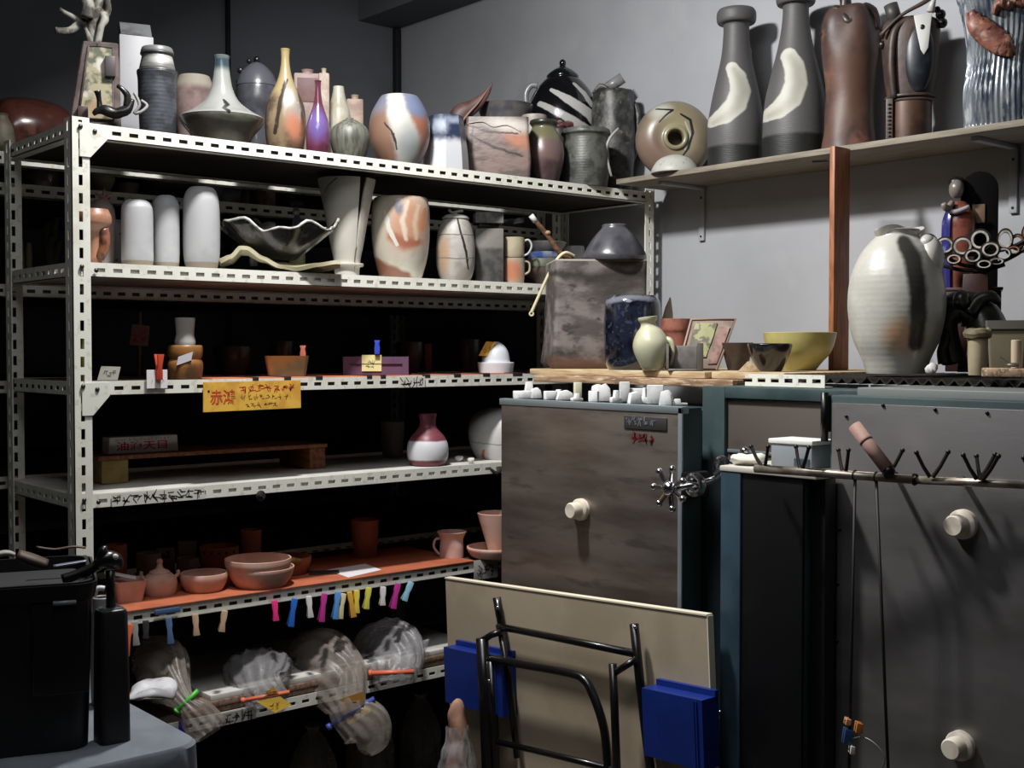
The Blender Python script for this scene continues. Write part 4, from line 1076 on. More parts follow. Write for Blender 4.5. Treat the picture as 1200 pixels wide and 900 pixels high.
# grey square bottle
s = rk_spot(572, .12, T2)
t = thing('square_bottle', 'dark grey square bottle with a pale cap block, right of the lidded jar', 'bottle', s.loc, s.rz+R(6), G2)
hw = 16.5*s.w
bm = BM(); box(bm, -hw, hw, -hw, hw, 0, s.Z(269), .004); jitter(bm, .0015, 40, 1)
for v in bm.verts: v.co.z = max(v.co.z, 0)
obj('body', bm, glaze(s, 'grey ash block', (84, 82, 80), c2=(60, 58, 57), nscale=30, rough=.6, bump=.4, bands=[(292, (122, 118, 110), 3)]), t, ang=30)
bm = BM(); box(bm, -hw*.7, hw*.7, -hw*.7, hw*.7, s.Z(269)+.0002, s.Z(263), .001); obj('neck', bm, m_bk, t, ang=30)
bm = BM(); box(bm, -hw, hw, -hw, hw, s.Z(263)+.0002, s.Z(250), .003); obj('cap', bm, mat('ash cap', (142, 140, 136), .5, c2=(96, 94, 92), nscale=30), t, ang=30)
# two stacked mugs
s = rk_spot(602, .085, T2)
m_m1 = glaze(s, 'mug orange', (182, 168, 144), rough=.4, c2=(166, 150, 128), nscale=16, patches=[('e', 600, 318, 11, 12, 0, (194, 122, 88), .5)], dist=.004)
t = pot(s, 'mug', 'lower mug of the stacked pair, with an orange flash', 'mug', [(329, 11.5), (326, 12.5), (312, 13), (303.5, 13)], m_m1, G2, multi=True, smooth=2)
bm = BM(); tube(bm, [s.L(613, 306, 0), s.L(620, 308, 0), s.L(620, 318, 0), s.L(613, 322, 0)], .0035, 8, 4); obj('handle', bm, m_m1, t)
su = Spot(602, s.z+s.Z(302.2), Y=RY0+.085)
m_m2 = mat('mug beige', (192, 178, 146), .4, c2=(178, 164, 136), nscale=16)
t = pot(su, 'mug', 'upper beige mug with a looped handle, stacked on the orange-flashed mug', 'mug', [(303, 11), (298, 12), (286, 12.5), (279, 12.8)], m_m2, G2, multi=True, smooth=2)
bm = BM(); tube(bm, [su.L(612, 284, 0), su.L(619, 281, 0), su.L(623, 288, 0), su.L(619, 297, 0), su.L(612, 300, 0)], .0036, 8, 4); obj('handle', bm, mat('handle pale', (190, 192, 182), .4), t)
# stack of bowls
def stacked(px, dy, z, prof, m, name, label, grp):
    s = Spot(px, z, Y=RY0+dy)
    bm = vessel([(r_*s.w, h_*s.s) for r_, h_ in prof], .004); return one(name, recalc(bm), m, label, 'bowl', s.loc, s.rz, grp)
z = T2; d = .12; px = 638; u = rk_spot(638, d, T2).s
stacked(px, d, z, [(13, 0), (15, 6), (24, 15), (26, 20)], mat('brown bowl', (92, 74, 66), .45), 'bowl', 'brown bowl at the bottom of the bowl stack beside the mugs', G2)
stacked(px, d, z+9*u, [(13, 0), (16, 4), (25, 14), (26, 22)], mat('olive bowl', (134, 138, 116), .4, c2=(104, 110, 92), nscale=14), 'bowl', 'olive bowl in the bowl stack, second from the bottom', G2)
stacked(px, d, z+20*u, [(11, 0), (13, 3), (21, 12), (23, 19)], mat('cobalt bowl', (60, 88, 150), .3, c2=(150, 160, 180), nscale=14, coat=.4), 'bowl', 'cobalt-blue bowl in the bowl stack, third from the bottom', G2)
stacked(px, d, z+33*u, [(11, 0), (14, 3), (22, 12), (26, 18)], mat('grey dish', (104, 102, 104), .4, c2=(132, 130, 130), nscale=14), 'bowl', 'grey flared bowl on top of the bowl stack', G2)
s = rk_spot(672, .20, T2)
pot(s, 'cup', 'white cup on the second shelf behind the square dark vessel', 'cup', [(322, 10), (312, 12), (298, 13), (289, 12.5)], mat('white cup', (168, 172, 176), .4), G2)
s = rk_spot(633, .055, T2)
bm = vessel([(14*s.w, 0), (18*s.w, 4*s.s), (20*s.w, 8*s.s)], .003)
one('saucer', recalc(bm), mat('grey saucer', (120, 118, 114), .5), 'small grey saucer at the shelf edge below the bowl stack', 'saucer', (s.x+.0, s.y-.0, s.z), s.rz, G2) if False else bm.free()

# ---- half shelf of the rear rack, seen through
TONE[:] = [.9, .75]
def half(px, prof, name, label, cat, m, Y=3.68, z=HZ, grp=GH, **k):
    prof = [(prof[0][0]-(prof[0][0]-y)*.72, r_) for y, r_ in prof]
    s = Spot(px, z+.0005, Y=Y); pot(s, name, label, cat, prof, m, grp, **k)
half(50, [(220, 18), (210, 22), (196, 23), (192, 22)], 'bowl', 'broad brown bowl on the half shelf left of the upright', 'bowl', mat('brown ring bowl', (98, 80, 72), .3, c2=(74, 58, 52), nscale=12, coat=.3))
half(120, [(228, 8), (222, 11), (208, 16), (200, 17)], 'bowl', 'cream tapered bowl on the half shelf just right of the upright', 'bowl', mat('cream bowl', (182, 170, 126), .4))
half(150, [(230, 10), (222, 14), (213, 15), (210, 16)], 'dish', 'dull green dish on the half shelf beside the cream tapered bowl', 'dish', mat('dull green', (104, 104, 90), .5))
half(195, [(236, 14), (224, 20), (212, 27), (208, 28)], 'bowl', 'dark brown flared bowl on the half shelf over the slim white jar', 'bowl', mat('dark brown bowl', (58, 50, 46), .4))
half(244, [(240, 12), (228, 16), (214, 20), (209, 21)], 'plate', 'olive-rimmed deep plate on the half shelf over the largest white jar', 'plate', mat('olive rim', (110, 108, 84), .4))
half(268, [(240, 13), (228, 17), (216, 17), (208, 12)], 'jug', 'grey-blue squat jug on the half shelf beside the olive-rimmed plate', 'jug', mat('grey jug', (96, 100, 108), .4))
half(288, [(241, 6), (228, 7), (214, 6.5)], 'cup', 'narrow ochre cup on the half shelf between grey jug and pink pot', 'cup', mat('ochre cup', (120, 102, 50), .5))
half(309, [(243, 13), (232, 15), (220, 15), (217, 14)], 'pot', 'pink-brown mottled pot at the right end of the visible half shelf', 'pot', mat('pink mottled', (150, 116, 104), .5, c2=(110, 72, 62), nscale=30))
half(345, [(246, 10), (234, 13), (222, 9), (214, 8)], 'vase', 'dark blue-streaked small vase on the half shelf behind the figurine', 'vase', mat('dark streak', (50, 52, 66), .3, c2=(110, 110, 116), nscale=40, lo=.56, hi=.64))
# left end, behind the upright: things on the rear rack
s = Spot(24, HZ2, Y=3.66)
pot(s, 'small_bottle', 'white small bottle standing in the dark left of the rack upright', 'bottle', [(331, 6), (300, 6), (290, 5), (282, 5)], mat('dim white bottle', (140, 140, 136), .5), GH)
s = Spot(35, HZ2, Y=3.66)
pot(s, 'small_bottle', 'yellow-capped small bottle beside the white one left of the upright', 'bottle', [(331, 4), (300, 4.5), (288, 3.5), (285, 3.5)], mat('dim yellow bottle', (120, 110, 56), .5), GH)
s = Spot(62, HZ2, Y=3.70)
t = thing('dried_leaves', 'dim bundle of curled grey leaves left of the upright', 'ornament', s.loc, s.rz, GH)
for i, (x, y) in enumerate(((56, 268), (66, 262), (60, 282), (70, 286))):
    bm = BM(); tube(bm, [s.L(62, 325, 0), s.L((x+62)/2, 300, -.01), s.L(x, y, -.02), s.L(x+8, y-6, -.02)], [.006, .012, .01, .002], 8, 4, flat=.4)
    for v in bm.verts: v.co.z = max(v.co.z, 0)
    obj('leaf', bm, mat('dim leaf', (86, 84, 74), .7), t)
# ================================================================== things on the planks over the kilns
TONE[:] = [.9, .9]
P1 = PZ
GP = 'ceramics on the boards over the kilns'
def pk_spot(px, x, z=None): return Spot(px, P1 if z is None else z, X=x)
# square dark vessel
s = pk_spot(697, 2.70)
t = thing('square_vessel', 'big dark-grey square slab vessel standing on the pine board', 'vessel', s.loc, s.rz+R(10), GP)
w = 54*s.w
hz = s.Z(309)
bm = sq_vessel([(w*1.02, .125, 0), (w*1.09, .135, .018), (w*1.02, .128, hz*.25), (w*.98, .122, hz*.7), (w*.98, .122, hz)], .012, .014)
jitter(bm, .003, 12, 3)
for v in bm.verts: v.co.z = max(v.co.z, 0)
obj('body', bm, glaze(s, 'grey slab clay', (122, 112, 108), c2=(78, 70, 66), nscale=9, lo=.4, hi=.6, stretch=(1, 1, 1.8), rough=.75, bump=1, bscale=18, dist=.02, dscale=22, c3=(58, 51, 46), n3=16, patches=[('s', [(640, 322, 3), (690, 330, 8), (750, 322, 7)], (50, 44, 38), .95), ('e', 714, 340, 22, 10, 10, (62, 56, 48), .9), ('s', [(636, 424, 7), (700, 430, 7), (760, 428, 7)], (104, 74, 60), .4)]), t, ang=50)
bm = BM(); pts = [(x, y, hz+.001) for x, y in sqp(w*.95, .117, .014)]
tube(bm, pts+[pts[0]], .005, 6); jitter(bm, .003, 30, 1); obj('rim', bm, mat('pale dusty rim', (150, 144, 132), .7), t, label='pale dusty rim')
# board laid across and the upturned bowl
su = Spot(720, P1+hz+.006, X=2.71)
bm = vessel([(r_*su.w, su.Z(y)-su.Z(309) if k else 0) for k, (y, r_) in enumerate(((309, 37), (304, 37.5), (296, 34), (282, 25), (272, 16), (267, 14), (266.5, 5)))], closed=True)
one('upturned_bowl', recalc(bm), mat('graphite glaze', (74, 74, 80), .28, c2=(56, 56, 62), nscale=12, coat=.3), 'dark grey bowl turned upside down on top of the square slab vessel', 'bowl', su.loc, su.rz, GP)
# brown bamboo stick with a cream curved hook, lying over the rim
s = Spot(660, P1+hz+.008, X=2.66)
t = thing('bamboo_dipper', 'brown bamboo stick with a curved cream hook, leaning out over the square vessel', 'tool', s.loc, s.rz, GP)
bm = BM(); tube(bm, [s.L(670, 304, .03), s.L(656, 296, .01), s.L(641, 275, 0), s.L(623, 254, -.01)], [.009, .0085, .008, .0075], 10, 3); obj('stick', bm, mat('brown bamboo', (118, 80, 50), .5, c2=(74, 50, 34), nscale=20, stretch=(1, 1, 3)), t)
bm = BM(); tube(bm, [s.L(628, 260, -.0075), s.L(622, 252.5, -.011)], [.0088, .0088], 10); obj('pale_tip', bm, mat('pale tip', (206, 200, 188), .6), t, label='pale stick end')
bm = BM(); blob(bm, s.L(642, 273, -.004), (.010, .010, .008), 10); obj('node', bm, mat('bamboo node', (160, 120, 84), .6), t)
bm = BM(); tube(bm, [s.L(672, 300, .0), s.L(662, 297, -.02), s.L(652, 306, -.024), s.L(642, 324, -.022), s.L(632, 346, -.02), s.L(623, 366, -.02)], [.006, .006, .0055, .005, .005, .005], 8, 5); torus(bm, s.L(623, 368, -.02), .006, .003, 'y', 12, 6); obj('curved_hook', bm, mat('cream cane', (214, 202, 160), .5), t, label='curved cream cane')
# dark blue cylinder
s = pk_spot(741, 2.56)
pot(s, 'cylinder_vase', 'glossy blue-black cylinder vase with white flecks before the square vessel', 'vase',
    [(427, 28), (424, 32), (405, 33.5), (372, 33.5), (354, 32), (347, 27)],
    glaze(s, 'blue black', (30, 34, 50), c2=(14, 16, 24), nscale=22, rough=.12, coat=.7, bump=.5, bscale=26, dist=.006, patches=[('s', [(712, 354, 3), (740, 349, 3), (770, 352, 3)], (106, 110, 120), .6), ('e', 752, 396, 8, 26, 0, (36, 44, 70), .9)], c3=(58, 62, 78), n3=70), GP)
# pale green leaning bottle
s = pk_spot(767, 2.49)
t = thing('gourd_bottle', 'pale celadon-green bottle leaning on the blue-black vase', 'bottle', s.loc, s.rz, GP)
m_cel = mat('celadon pale', (192, 192, 160), .3, c2=(182, 180, 144), nscale=14, coat=.3)
bm = vessel([(11*s.w, 0), (14*s.w, 4*s.s), (20*s.w, 20*s.s), (21*s.w, 32*s.s), (16*s.w, 44*s.s), (10*s.w, 51*s.s), (9*s.w, 55*s.s), (11*s.w, 59*s.s), (11.5*s.w, 62*s.s)], .004)
shift(bm, (-.002, 0, .002), Matrix.Rotation(R(-7), 3, 'Y')); recalc(bm)
for v in bm.verts: v.co.z = max(v.co.z, 0)
obj('body', bm, m_cel, t)
bm = BM(); tube(bm, [s.L(780, 398, 0), s.L(786, 400, -.01), s.L(789, 412, -.012), s.L(784, 432, -.006)], [.010, .008, .006, .005], 8, 4)
for v in bm.verts: v.co.z = max(v.co.z, 0.001)
obj('folded_lip', bm, m_cel, t)
# terracotta pots behind
s = pk_spot(792, 2.80)
pot(s, 'flower_pot', 'terracotta pot behind the leaning picture tile', 'pot', [(430, 13), (410, 15), (392, 16), (386, 18), (374, 18)], mat('terracotta a', (158, 92, 70), .7, c2=(120, 70, 56), nscale=20), GP)
s = pk_spot(783, 2.925)
bm = BM(); tube(bm, [s.L(780, 432, 0), s.L(781, 390, 0), s.L(783, 366, 0), s.L(785, 348, 0)], [.02, .022, .014, .002], 10, 4, flat=.5)
for v in bm.verts: v.co.z = max(v.co.z, 0)
jitter(bm, .002, 30, 1); 
mzz = min(v.co.z for v in bm.verts)
for v in bm.verts: v.co.z -= mzz
one('leaf_spike', bm, mat('pale spike', (164, 154, 132), .6), 'pale pointed clay leaf sticking up behind the terracotta pot', 'ornament', s.loc, s.rz, GP)
# picture tile leaning
s = pk_spot(826, 2.66)
t = thing('picture_tile', 'square clay tile with a green and pink relief, leaning back among the pots', 'tile', s.loc, s.rz-R(8), GP)
m_ti = mat('relief tile', (142, 120, 104), .6, c2=(112, 92, 80), nscale=14, bump=.5, bscale=30)
A, B, Cc, D = s.L(798, 433, -.05), s.L(842, 433, -.03), s.L(860, 374, .04), s.L(808, 374, .03)
for p in (A, B): p.z = .002
def tf(u, v, o=0):
    p = A.lerp(B, u).lerp(D.lerp(Cc, u), v); return p+Vector((0, -.004*o, 0))
bm = BM(); sheet(bm, lambda u, v: tf(u, v), 4, 4, .012); recalc(bm)
mzz = min(v.co.z for v in bm.verts)
for v in bm.verts: v.co.z -= mzz
obj('slab', bm, m_ti, t, ang=30)
bm = BM(); c = [tf(0, 0, 1), tf(0, 1, 1), tf(1, 1, 1), tf(1, 0, 1)]; tube(bm, [c[0], c[1], c[2], c[3]], .004, 6)
for v in bm.verts: v.co.z = max(v.co.z, 0)
obj('raised_border', bm, mat('tile border', (160, 134, 118), .6), t)
bm = BM()
sheet(bm, lambda u, v: tf(.12+.5*u, .25+.68*v, 1.6), 8, 8, .003); jitter(bm, .002, 40, 2); obj('relief_figure', bm, mat('relief moss', (150, 152, 96), .5, c2=(96, 90, 74), nscale=40, lo=.48, hi=.56, c3=(170, 120, 104), n3=30), t)
bm = BM(); sheet(bm, lambda u, v: tf(.72+.22*u, .12+.72*v, 1.6), 4, 8, .003); jitter(bm, .002, 40, 3); obj('relief_column', bm, mat('relief pink', (154, 116, 104), .5, c2=(118, 84, 76), nscale=40), t)
# small bracket-like tile stand
s = pk_spot(801, 2.52)
t = thing('tile_stand', 'small grey open-fronted tile stand before the leaning picture tile', 'stand', s.loc, s.rz, GP)
m_st = mat('grey ceramic stand', (128, 122, 118), .5, c2=(104, 98, 94), nscale=18)
bm = BM(); box(bm, s.X(783), s.X(817), -.03, .03, 0.0, .006, .002); obj('base', bm, m_st, t, ang=30)
bm = BM(); box(bm, s.X(783), s.X(817), .022, .03, .0062, s.Z(405), .002); obj('back', bm, m_st, t, ang=30)
bm = BM(); box(bm, s.X(781), s.X(784), -.03, .03, .0062, s.Z(403), .001); obj('side', bm, m_st, t, ang=30)
bm = BM(); box(bm, s.X(817), s.X(824), -.035, .03, 0.0, s.Z(402), .002); obj('side', bm, mat('grey stand dark', (84, 78, 74), .6), t, ang=30)
# bowls
s = pk_spot(864, 2.72)
pot(s, 'bowl', 'brown bowl half hidden between picture tile and black bowl', 'bowl', [(429, 11), (420, 15), (408, 18), (402, 19)], mat('umber bowl', (70, 54, 46), .4, c2=(50, 38, 34), nscale=18), GP)
s = pk_spot(902, 2.625)
pot(s, 'bowl', 'glossy black bowl with a wavy rim in front of the yellow bowl', 'bowl', [(429, 14), (425, 19), (414, 24), (405, 26.5), (403, 26)], mat('black wave', (22, 21, 21), .2, c2=(40, 37, 36), nscale=14, coat=.5), GP)
s = pk_spot(937, 2.82)
t = pot(s, 'bowl', 'large pale-yellow bowl beside the wooden post', 'bowl', [(427, 19), (424, 27), (414, 36), (402, 41), (390, 43.5)], mat('pale yellow glaze', (188, 178, 104), .35, c2=(176, 166, 92), nscale=12, coat=.2), GP)
s = pk_spot(878, 2.545)
bm = BM(); prism(bm, [(-.03, 0), (.03, 0), (.006, .027), (-.004, .027)], -.008, .008, .001)
one('wood_wedge', bm, m_pine, 'small triangular wooden wedge below the brown and black bowls', 'wedge', s.loc, s.rz, GP, ang=30)
# big white jar
s = pk_spot(1050, 2.65)
G_ = 's'
t = pot(s, 'white_jar', 'big ribbed white jar with a dark stripe, right of the wooden post', 'jar',
        [(429, 35), (420, 41), (395, 52), (360, 58), (325, 55), (298, 44), (283, 32), (276, 25), (270, 27)],
        glaze(s, 'white jar glaze', (190, 188, 178), c2=(178, 176, 166), nscale=9, rough=.35, coat=.3, rings=22, ramp_=.05, bump=.1, dist=.004,
              patches=[('e', 1056, 394, 19, 18, 0, (196, 150, 106), .7), ('s', [(1058, 286, 8), (1068, 306, 10), (1074, 340, 10), (1075, 376, 9), (1072, 404, 8)], (58, 56, 52), .35)]), GP, multi=True, sx=1.0)
bm = lathe(BM(), [(19*s.w, s.Z(274)), (23*s.w, s.Z(270)), (29*s.w, s.Z(269)), (26.5*s.w, s.Z(273)), (22*s.w, s.Z(278)), (18*s.w, s.Z(280))], 40, cap0=False, fn=lambda r_, z_, a: r_*(1+.10*math.sin(3*a+2)))
for v in bm.verts: v.co.z += .008*math.sin(3*math.atan2(v.co.y, v.co.x)+.5)
bm.faces.ensure_lookup_table(); obj('wavy_lip', recalc(bm), mat('white lip', (194, 192, 184), .35, coat=.3), t)
for (x0, y0, x1, y1, x2, y2) in ((1078, 292, 1086, 276, 1100, 284), ):
    bm = BM(); blob(bm, s.L(1088, 304, -.008), (17*s.w, .05, 26*s.s), 20); blob(bm, s.L(1084, 286, -.012), (11*s.w, .034, 10*s.s), 16); obj('shoulder_fold', bm, mat('white fold', (188, 186, 176), .35, coat=.3), t)
s2_ = pk_spot(1092, 2.62)
bm = BM(); blob(bm, (0, 0, .012), (.014, .014, .016), 8, .006, 60, 3)
for v in bm.verts: v.co.z = max(v.co.z, 0)
one('plaster_crumb', bm, mat('plaster crumb', (210, 208, 204), .8), 'white plaster crumb beside the foot of the big white jar', 'crumb', s2_.loc, s2_.rz)
# crouching black figure sculpture (abstract)
s = pk_spot(1134, 2.81)
m_cr = mat('black patina', (34, 33, 31), .32, c2=(62, 59, 55), nscale=10, bump=.3, bscale=30)
t = thing('crouching_sculpture', 'black hunched figure sculpture beside the big white jar', 'sculpture', s.loc, s.rz, GP)
bm = BM()
tube(bm, [s.L(1118, 424, 0), s.L(1112, 400, -.01), s.L(1108, 376, -.01), s.L(1120, 362, 0), s.L(1146, 368, .01), s.L(1158, 396, .0), s.L(1152, 424, 0)], [.030, .026, .03, .042, .046, .05, .04], 14, 5)
for v in bm.verts: v.co.z = max(v.co.z, 0)
obj('body', bm, m_cr, t)
bm = BM(); blob(bm, s.L(1126, 352, -.05), (.020, .024, .024), 14); blob(bm, s.L(1122, 356, -.072), (.006, .008, .006), 8); obj('head', bm, m_cr, t)
bm = BM(); tube(bm, [s.L(1106, 372, -.03), s.L(1098, 384, -.04), s.L(1108, 396, -.05), s.L(1104, 412, -.05), s.L(1106, 426, -.05)], [.014, .016, .013, .012, .013], 10, 4)
for v in bm.verts: v.co.z = max(v.co.z, 0)
obj('arm', bm, m_cr, t)
bm = BM(); tube(bm, [s.L(1134, 368, -.04), s.L(1146, 352, -.03), s.L(1160, 348, -.03), s.L(1168, 354, -.02)], [.018, .016, .014, .010], 10, 4); obj('arm', bm, m_cr, t)
# tall brown pedestal block and robed figurine
s = pk_spot(1140, 3.05)
t = thing('pedestal_box', 'dark brown box pedestal carrying the robed figurine, at the right wall', 'pedestal', s.loc, s.rz, GP)
m_pd = mat('oxblood wood', (64, 38, 32), .4, c2=(44, 26, 24), nscale=10)
ph = s.Z(338)
bm = BM(); box(bm, s.X(1108), s.X(1172), -.06, .06, 0, ph-.008, .003); obj('body', bm, m_pd, t, ang=30)
bm = BM(); box(bm, s.X(1106), s.X(1174), -.063, .063, ph-.0078, ph, .002); obj('top_slab', bm, mat('oxblood edge', (96, 70, 64), .35), t, ang=30)
s = Spot(1123, P1+ph, X=3.04)
t = thing('robed_figurine', 'glazed figurine in a blue cape and red-brown robe on the dark pedestal', 'figurine', s.loc, s.rz, GP)
yb = 340
pr = [(r_*s.w, h_) for r_, h_ in ((17, 0), (18, s.Z(310)), (19, s.Z(280)), (18, s.Z(258)), (12, s.Z(243)), (7, s.Z(236)))]
obj('robe', recalc(vessel(pr, closed=True, sy=.75)), mat('red brown robe', (138, 76, 58), .28, coat=.4, c2=(104, 54, 44), nscale=20), t)
def cp(u, v):
    z = .002+(s.Z(239)-.002)*v
    r_ = pr[-1][0]
    for (r0, z0), (r1, z1) in zip(pr, pr[1:]):
        if z0 <= z <= z1: r_ = r0+(r1-r0)*(z-z0)/(z1-z0)
    a = R(80+160*u); r_ += .007+.003*math.sin(u*9)
    return Vector((r_*math.cos(a), r_*.8*math.sin(a), z))
bm = BM(); sheet(bm, cp, 20, 14, .004); obj('cape', recalc(bm), mat('royal blue cape', (44, 44, 118), .22, coat=.5, c2=(110, 116, 160), nscale=18, lo=.58, hi=.7), t, label='royal blue cape')
bm = BM(); blob(bm, s.L(1119, 222, -.01), (.020, .022, .026), 16)
hd = obj('head', bm, mat('grey glazed face', (120, 112, 106), .3, coat=.4), t)
bm = BM(); blob(bm, s.L(1119, 214, .004), (.022, .022, .018), 14); obj('hair', bm, m_bk, hd)
bm = BM(); tube(bm, [s.L(1114, 238, -.02), s.L(1108, 246, -.04), s.L(1104, 240, -.05)], [.008, .009, .007], 8, 3); obj('arm', bm, mat('pale arm', (140, 128, 116), .4), t)
bm = BM(); tube(bm, [s.L(1108, 246, -.03), s.L(1118, 250, -.035), s.L(1134, 244, -.03)], [.006, .007, .006], 8, 3); obj('collar', bm, mat('pale collar', (164, 160, 166), .4), t)
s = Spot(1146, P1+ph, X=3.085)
t = thing('shadow_arch', 'dark arched slab standing in for the shadow behind the robed figurine, with a small ochre niche', 'shadow slab', s.loc, s.rz, GP)
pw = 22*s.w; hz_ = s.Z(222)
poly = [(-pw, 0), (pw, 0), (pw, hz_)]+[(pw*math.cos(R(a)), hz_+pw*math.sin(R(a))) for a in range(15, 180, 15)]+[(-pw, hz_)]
bm = BM(); prism(bm, poly, -.012, .012, .002); obj('slab', bm, mat('shadow dark', (10, 8, 8), .85, spec=.1), t, ang=30)  # near-black slab stands in for shadow behind the figurine
bm = BM(); box(bm, -.018, .014, -.016, -.0121, s.Z(262), s.Z(240), .001); obj('niche', bm, mat('niche ochre', (120, 92, 70), .6), t, label='ochre niche')
# basket of rings
s = pk_spot(1146, 2.97, P1)
t = thing('ring_basket', 'boat-shaped openwork basket of dark-edged rings before the figurine', 'basket', s.loc, s.rz, GP)
RG = [(1086, 286, 12, 13), (1106, 288, 11, 10), (1127, 290, 12, 11), (1147, 283, 12, 12), (1176, 283, 9, 12), (1190, 286, 8, 9), (1204, 276, 9, 12), (1218, 264, 9, 12),
      (1117, 305, 9, 6), (1139, 302, 10, 8), (1159, 295, 11, 9), (1174, 300, 9, 7), (1152, 312, 9, 5), (1185, 296, 8, 5), (1166, 309, 9, 4), (1199, 292, 8, 6)]
for i, (x, y, a, b) in enumerate(RG):
    c = s.L(x, y, -.05+.00012*(x-1146)**2/10-.002*(y-290)/3)
    rust = x > 1180
    def hoop(r0, r1, d0, d1):
        b_ = BM(); lathe(b_, [(r1, d0), (r0, d0), (r0, d1), (r1, d1), (r1, d0)], 30, cap0=False)
        for v in b_.verts: v.co = Vector((v.co.x*a*s.w, -v.co.z, v.co.y*b*s.s))+c
        return recalc(b_)
    rg_ = obj('ring', hoop(1.06, .86, -.012, .012), mat('ring dark edge', (40, 34, 30), .4), t)
    obj('ring_lining', hoop(.858, .66, -.011, .016), mat('ring glaze rust', (176, 120, 92), .4, c2=(120, 78, 60), nscale=40) if rust else mat('ring glaze pale', (206, 202, 190), .4, c2=(150, 144, 132), nscale=40), rg_)
for k in range(3):
    bm = BM(); pts = [[(1090, 296), (1116, 300), (1150, 298), (1184, 292), (1220, 272)], [(1104, 300), (1130, 312), (1160, 312), (1190, 300), (1222, 276)], [(1074, 282), (1088, 304), (1120, 316), (1150, 318), (1176, 312)]][k]
    tube(bm, [s.L(x, y, -.04) for x, y in pts], .005, 8, 5); obj('rib', bm, m_bk, t)
bm = BM(); prism(bm, [(s.X(1122), 0), (s.X(1160), 0), (s.X(1156), s.Z(322)), (s.X(1128), s.Z(322))], -.05, -.008, .002); obj('stand', bm, m_pd, t, ang=30)
# cup, box bowl, board, little cup, tools at the right edge
s = pk_spot(1146, 2.60)
t = pot(s, 'cylinder_cup', 'beige cylinder cup with a lumpy green-brown rim at the right edge', 'cup', [(429, 11), (420, 12), (405, 12), (397, 12)], mat('beige clay', (166, 152, 118), .6, c2=(150, 136, 104), nscale=14), GP, multi=True)
bm = BM(); torus(bm, s.L(1146, 391, 0), 13*s.w, .008, 'z', 24, 8)
for v in bm.verts: v.co.z = s.Z(391)+(v.co.z-s.Z(391))*1.5
jitter(bm, .004, 40, 6); obj('lumpy_rim', bm, mat('moss rim', (124, 118, 84), .7, c2=(96, 76, 54), nscale=40), t, label='green-brown lumpy rim')
s = pk_spot(1180, 2.76)
t = thing('trough', 'drab rectangular trough behind the beige cup', 'trough', s.loc, s.rz, GP)
bm = sq_vessel([(20*s.w, .05, 0), (23*s.w, .055, s.Z(386))], .006, .006); obj('body', bm, mat('drab clay', (122, 112, 86), .6), t, ang=50)
bm = sq_vessel([(25*s.w, .06, s.Z(386)+.0002), (25.5*s.w, .06, s.Z(376))], .004, .006); obj('rim', bm, mat('drab rim', (92, 88, 78), .6), t, ang=50)
s = pk_spot(1190, 2.52)
bm = BM(); box(bm, s.X(1150), s.X(1230), -.03, .03, 0, .018, .003); jitter(bm, .002, 20, 4)
for v in bm.verts: v.co.z = max(v.co.z, 0)
one('rough_board', bm, m_rough, 'short rough board lying at the right edge before the trough', 'board', s.loc, s.rz, None, ang=30)
s = Spot(1191, P1+.0185, X=2.53)
pot(s, 'small_cup', 'little cream cup standing on the short rough board', 'cup', [(419, 6), (412, 6.3), (399, 6.3)], mat('cream little', (196, 176, 146), .5), GP)
s = Spot(1178, P1+.0205, X=2.50)
bm = BM(); tube(bm, [s.L(1172, 409, 0), s.L(1186, 418, 0)], [.003, .003], 8); blob(bm, s.L(1187, 418, 0), (.014, .01, .005), 10)
mzz = min(v.co.z for v in bm.verts)
for v in bm.verts: v.co.z -= mzz
one('trimming_tool', bm, mat('dull metal tool', (120, 116, 108), .4, .6), 'thin trimming tool lying on the short rough board', 'tool', s.loc, s.rz)
# ---- white cones and bits on the left kiln
TONE[:] = [1, 1]
m_cone = mat('kiln stilt white', (220, 220, 218), .7, c2=(196, 195, 194), nscale=40)
GC = 'white kiln props lying on the left kiln'
def kl(px, x, z=LZ+.0002): return Spot(px, LZ+.0032, X=x)
rnd = random.Random(5)
places = [(612, 2.24, 14, 5), (628, 2.27, 9, 8), (620, 2.30, 16, 12), (645, 2.24, 10, 6), (662, 2.26, 14, 7), (676, 2.24, 9, 5), (696, 2.23, 8, 8), (708, 2.28, 12, 14), (722, 2.25, 9, 9), (732, 2.29, 8, 16), (744, 2.24, 11, 9), (756, 2.27, 8, 12), (768, 2.26, 13, 15), (781, 2.23, 11, 12), (794, 2.25, 16, 4), (748, 2.33, 15, 10), (700, 2.35, 10, 12), (655, 2.33, 12, 6)]
wh = ['in front of the left end', 'leaning beside the left end', 'at the back of the left end', 'lying left of the upright cream prop', 'flat beside the upright cream prop', 'just right of the upright cream prop', 'left of the tall pointed shards', 'blocky, below the pointed shard', 'low, in the middle of the heap', 'tall and pointed like a shard', 'grey-sided, centre right of the heap', 'upright, right of the grey-sided one', 'broad and square, right of the heap centre', 'tilted, near the right end', 'flat, at the far right end', 'long, at the back right of the heap', 'at the back middle of the heap', 'at the back, behind the upright cream prop']
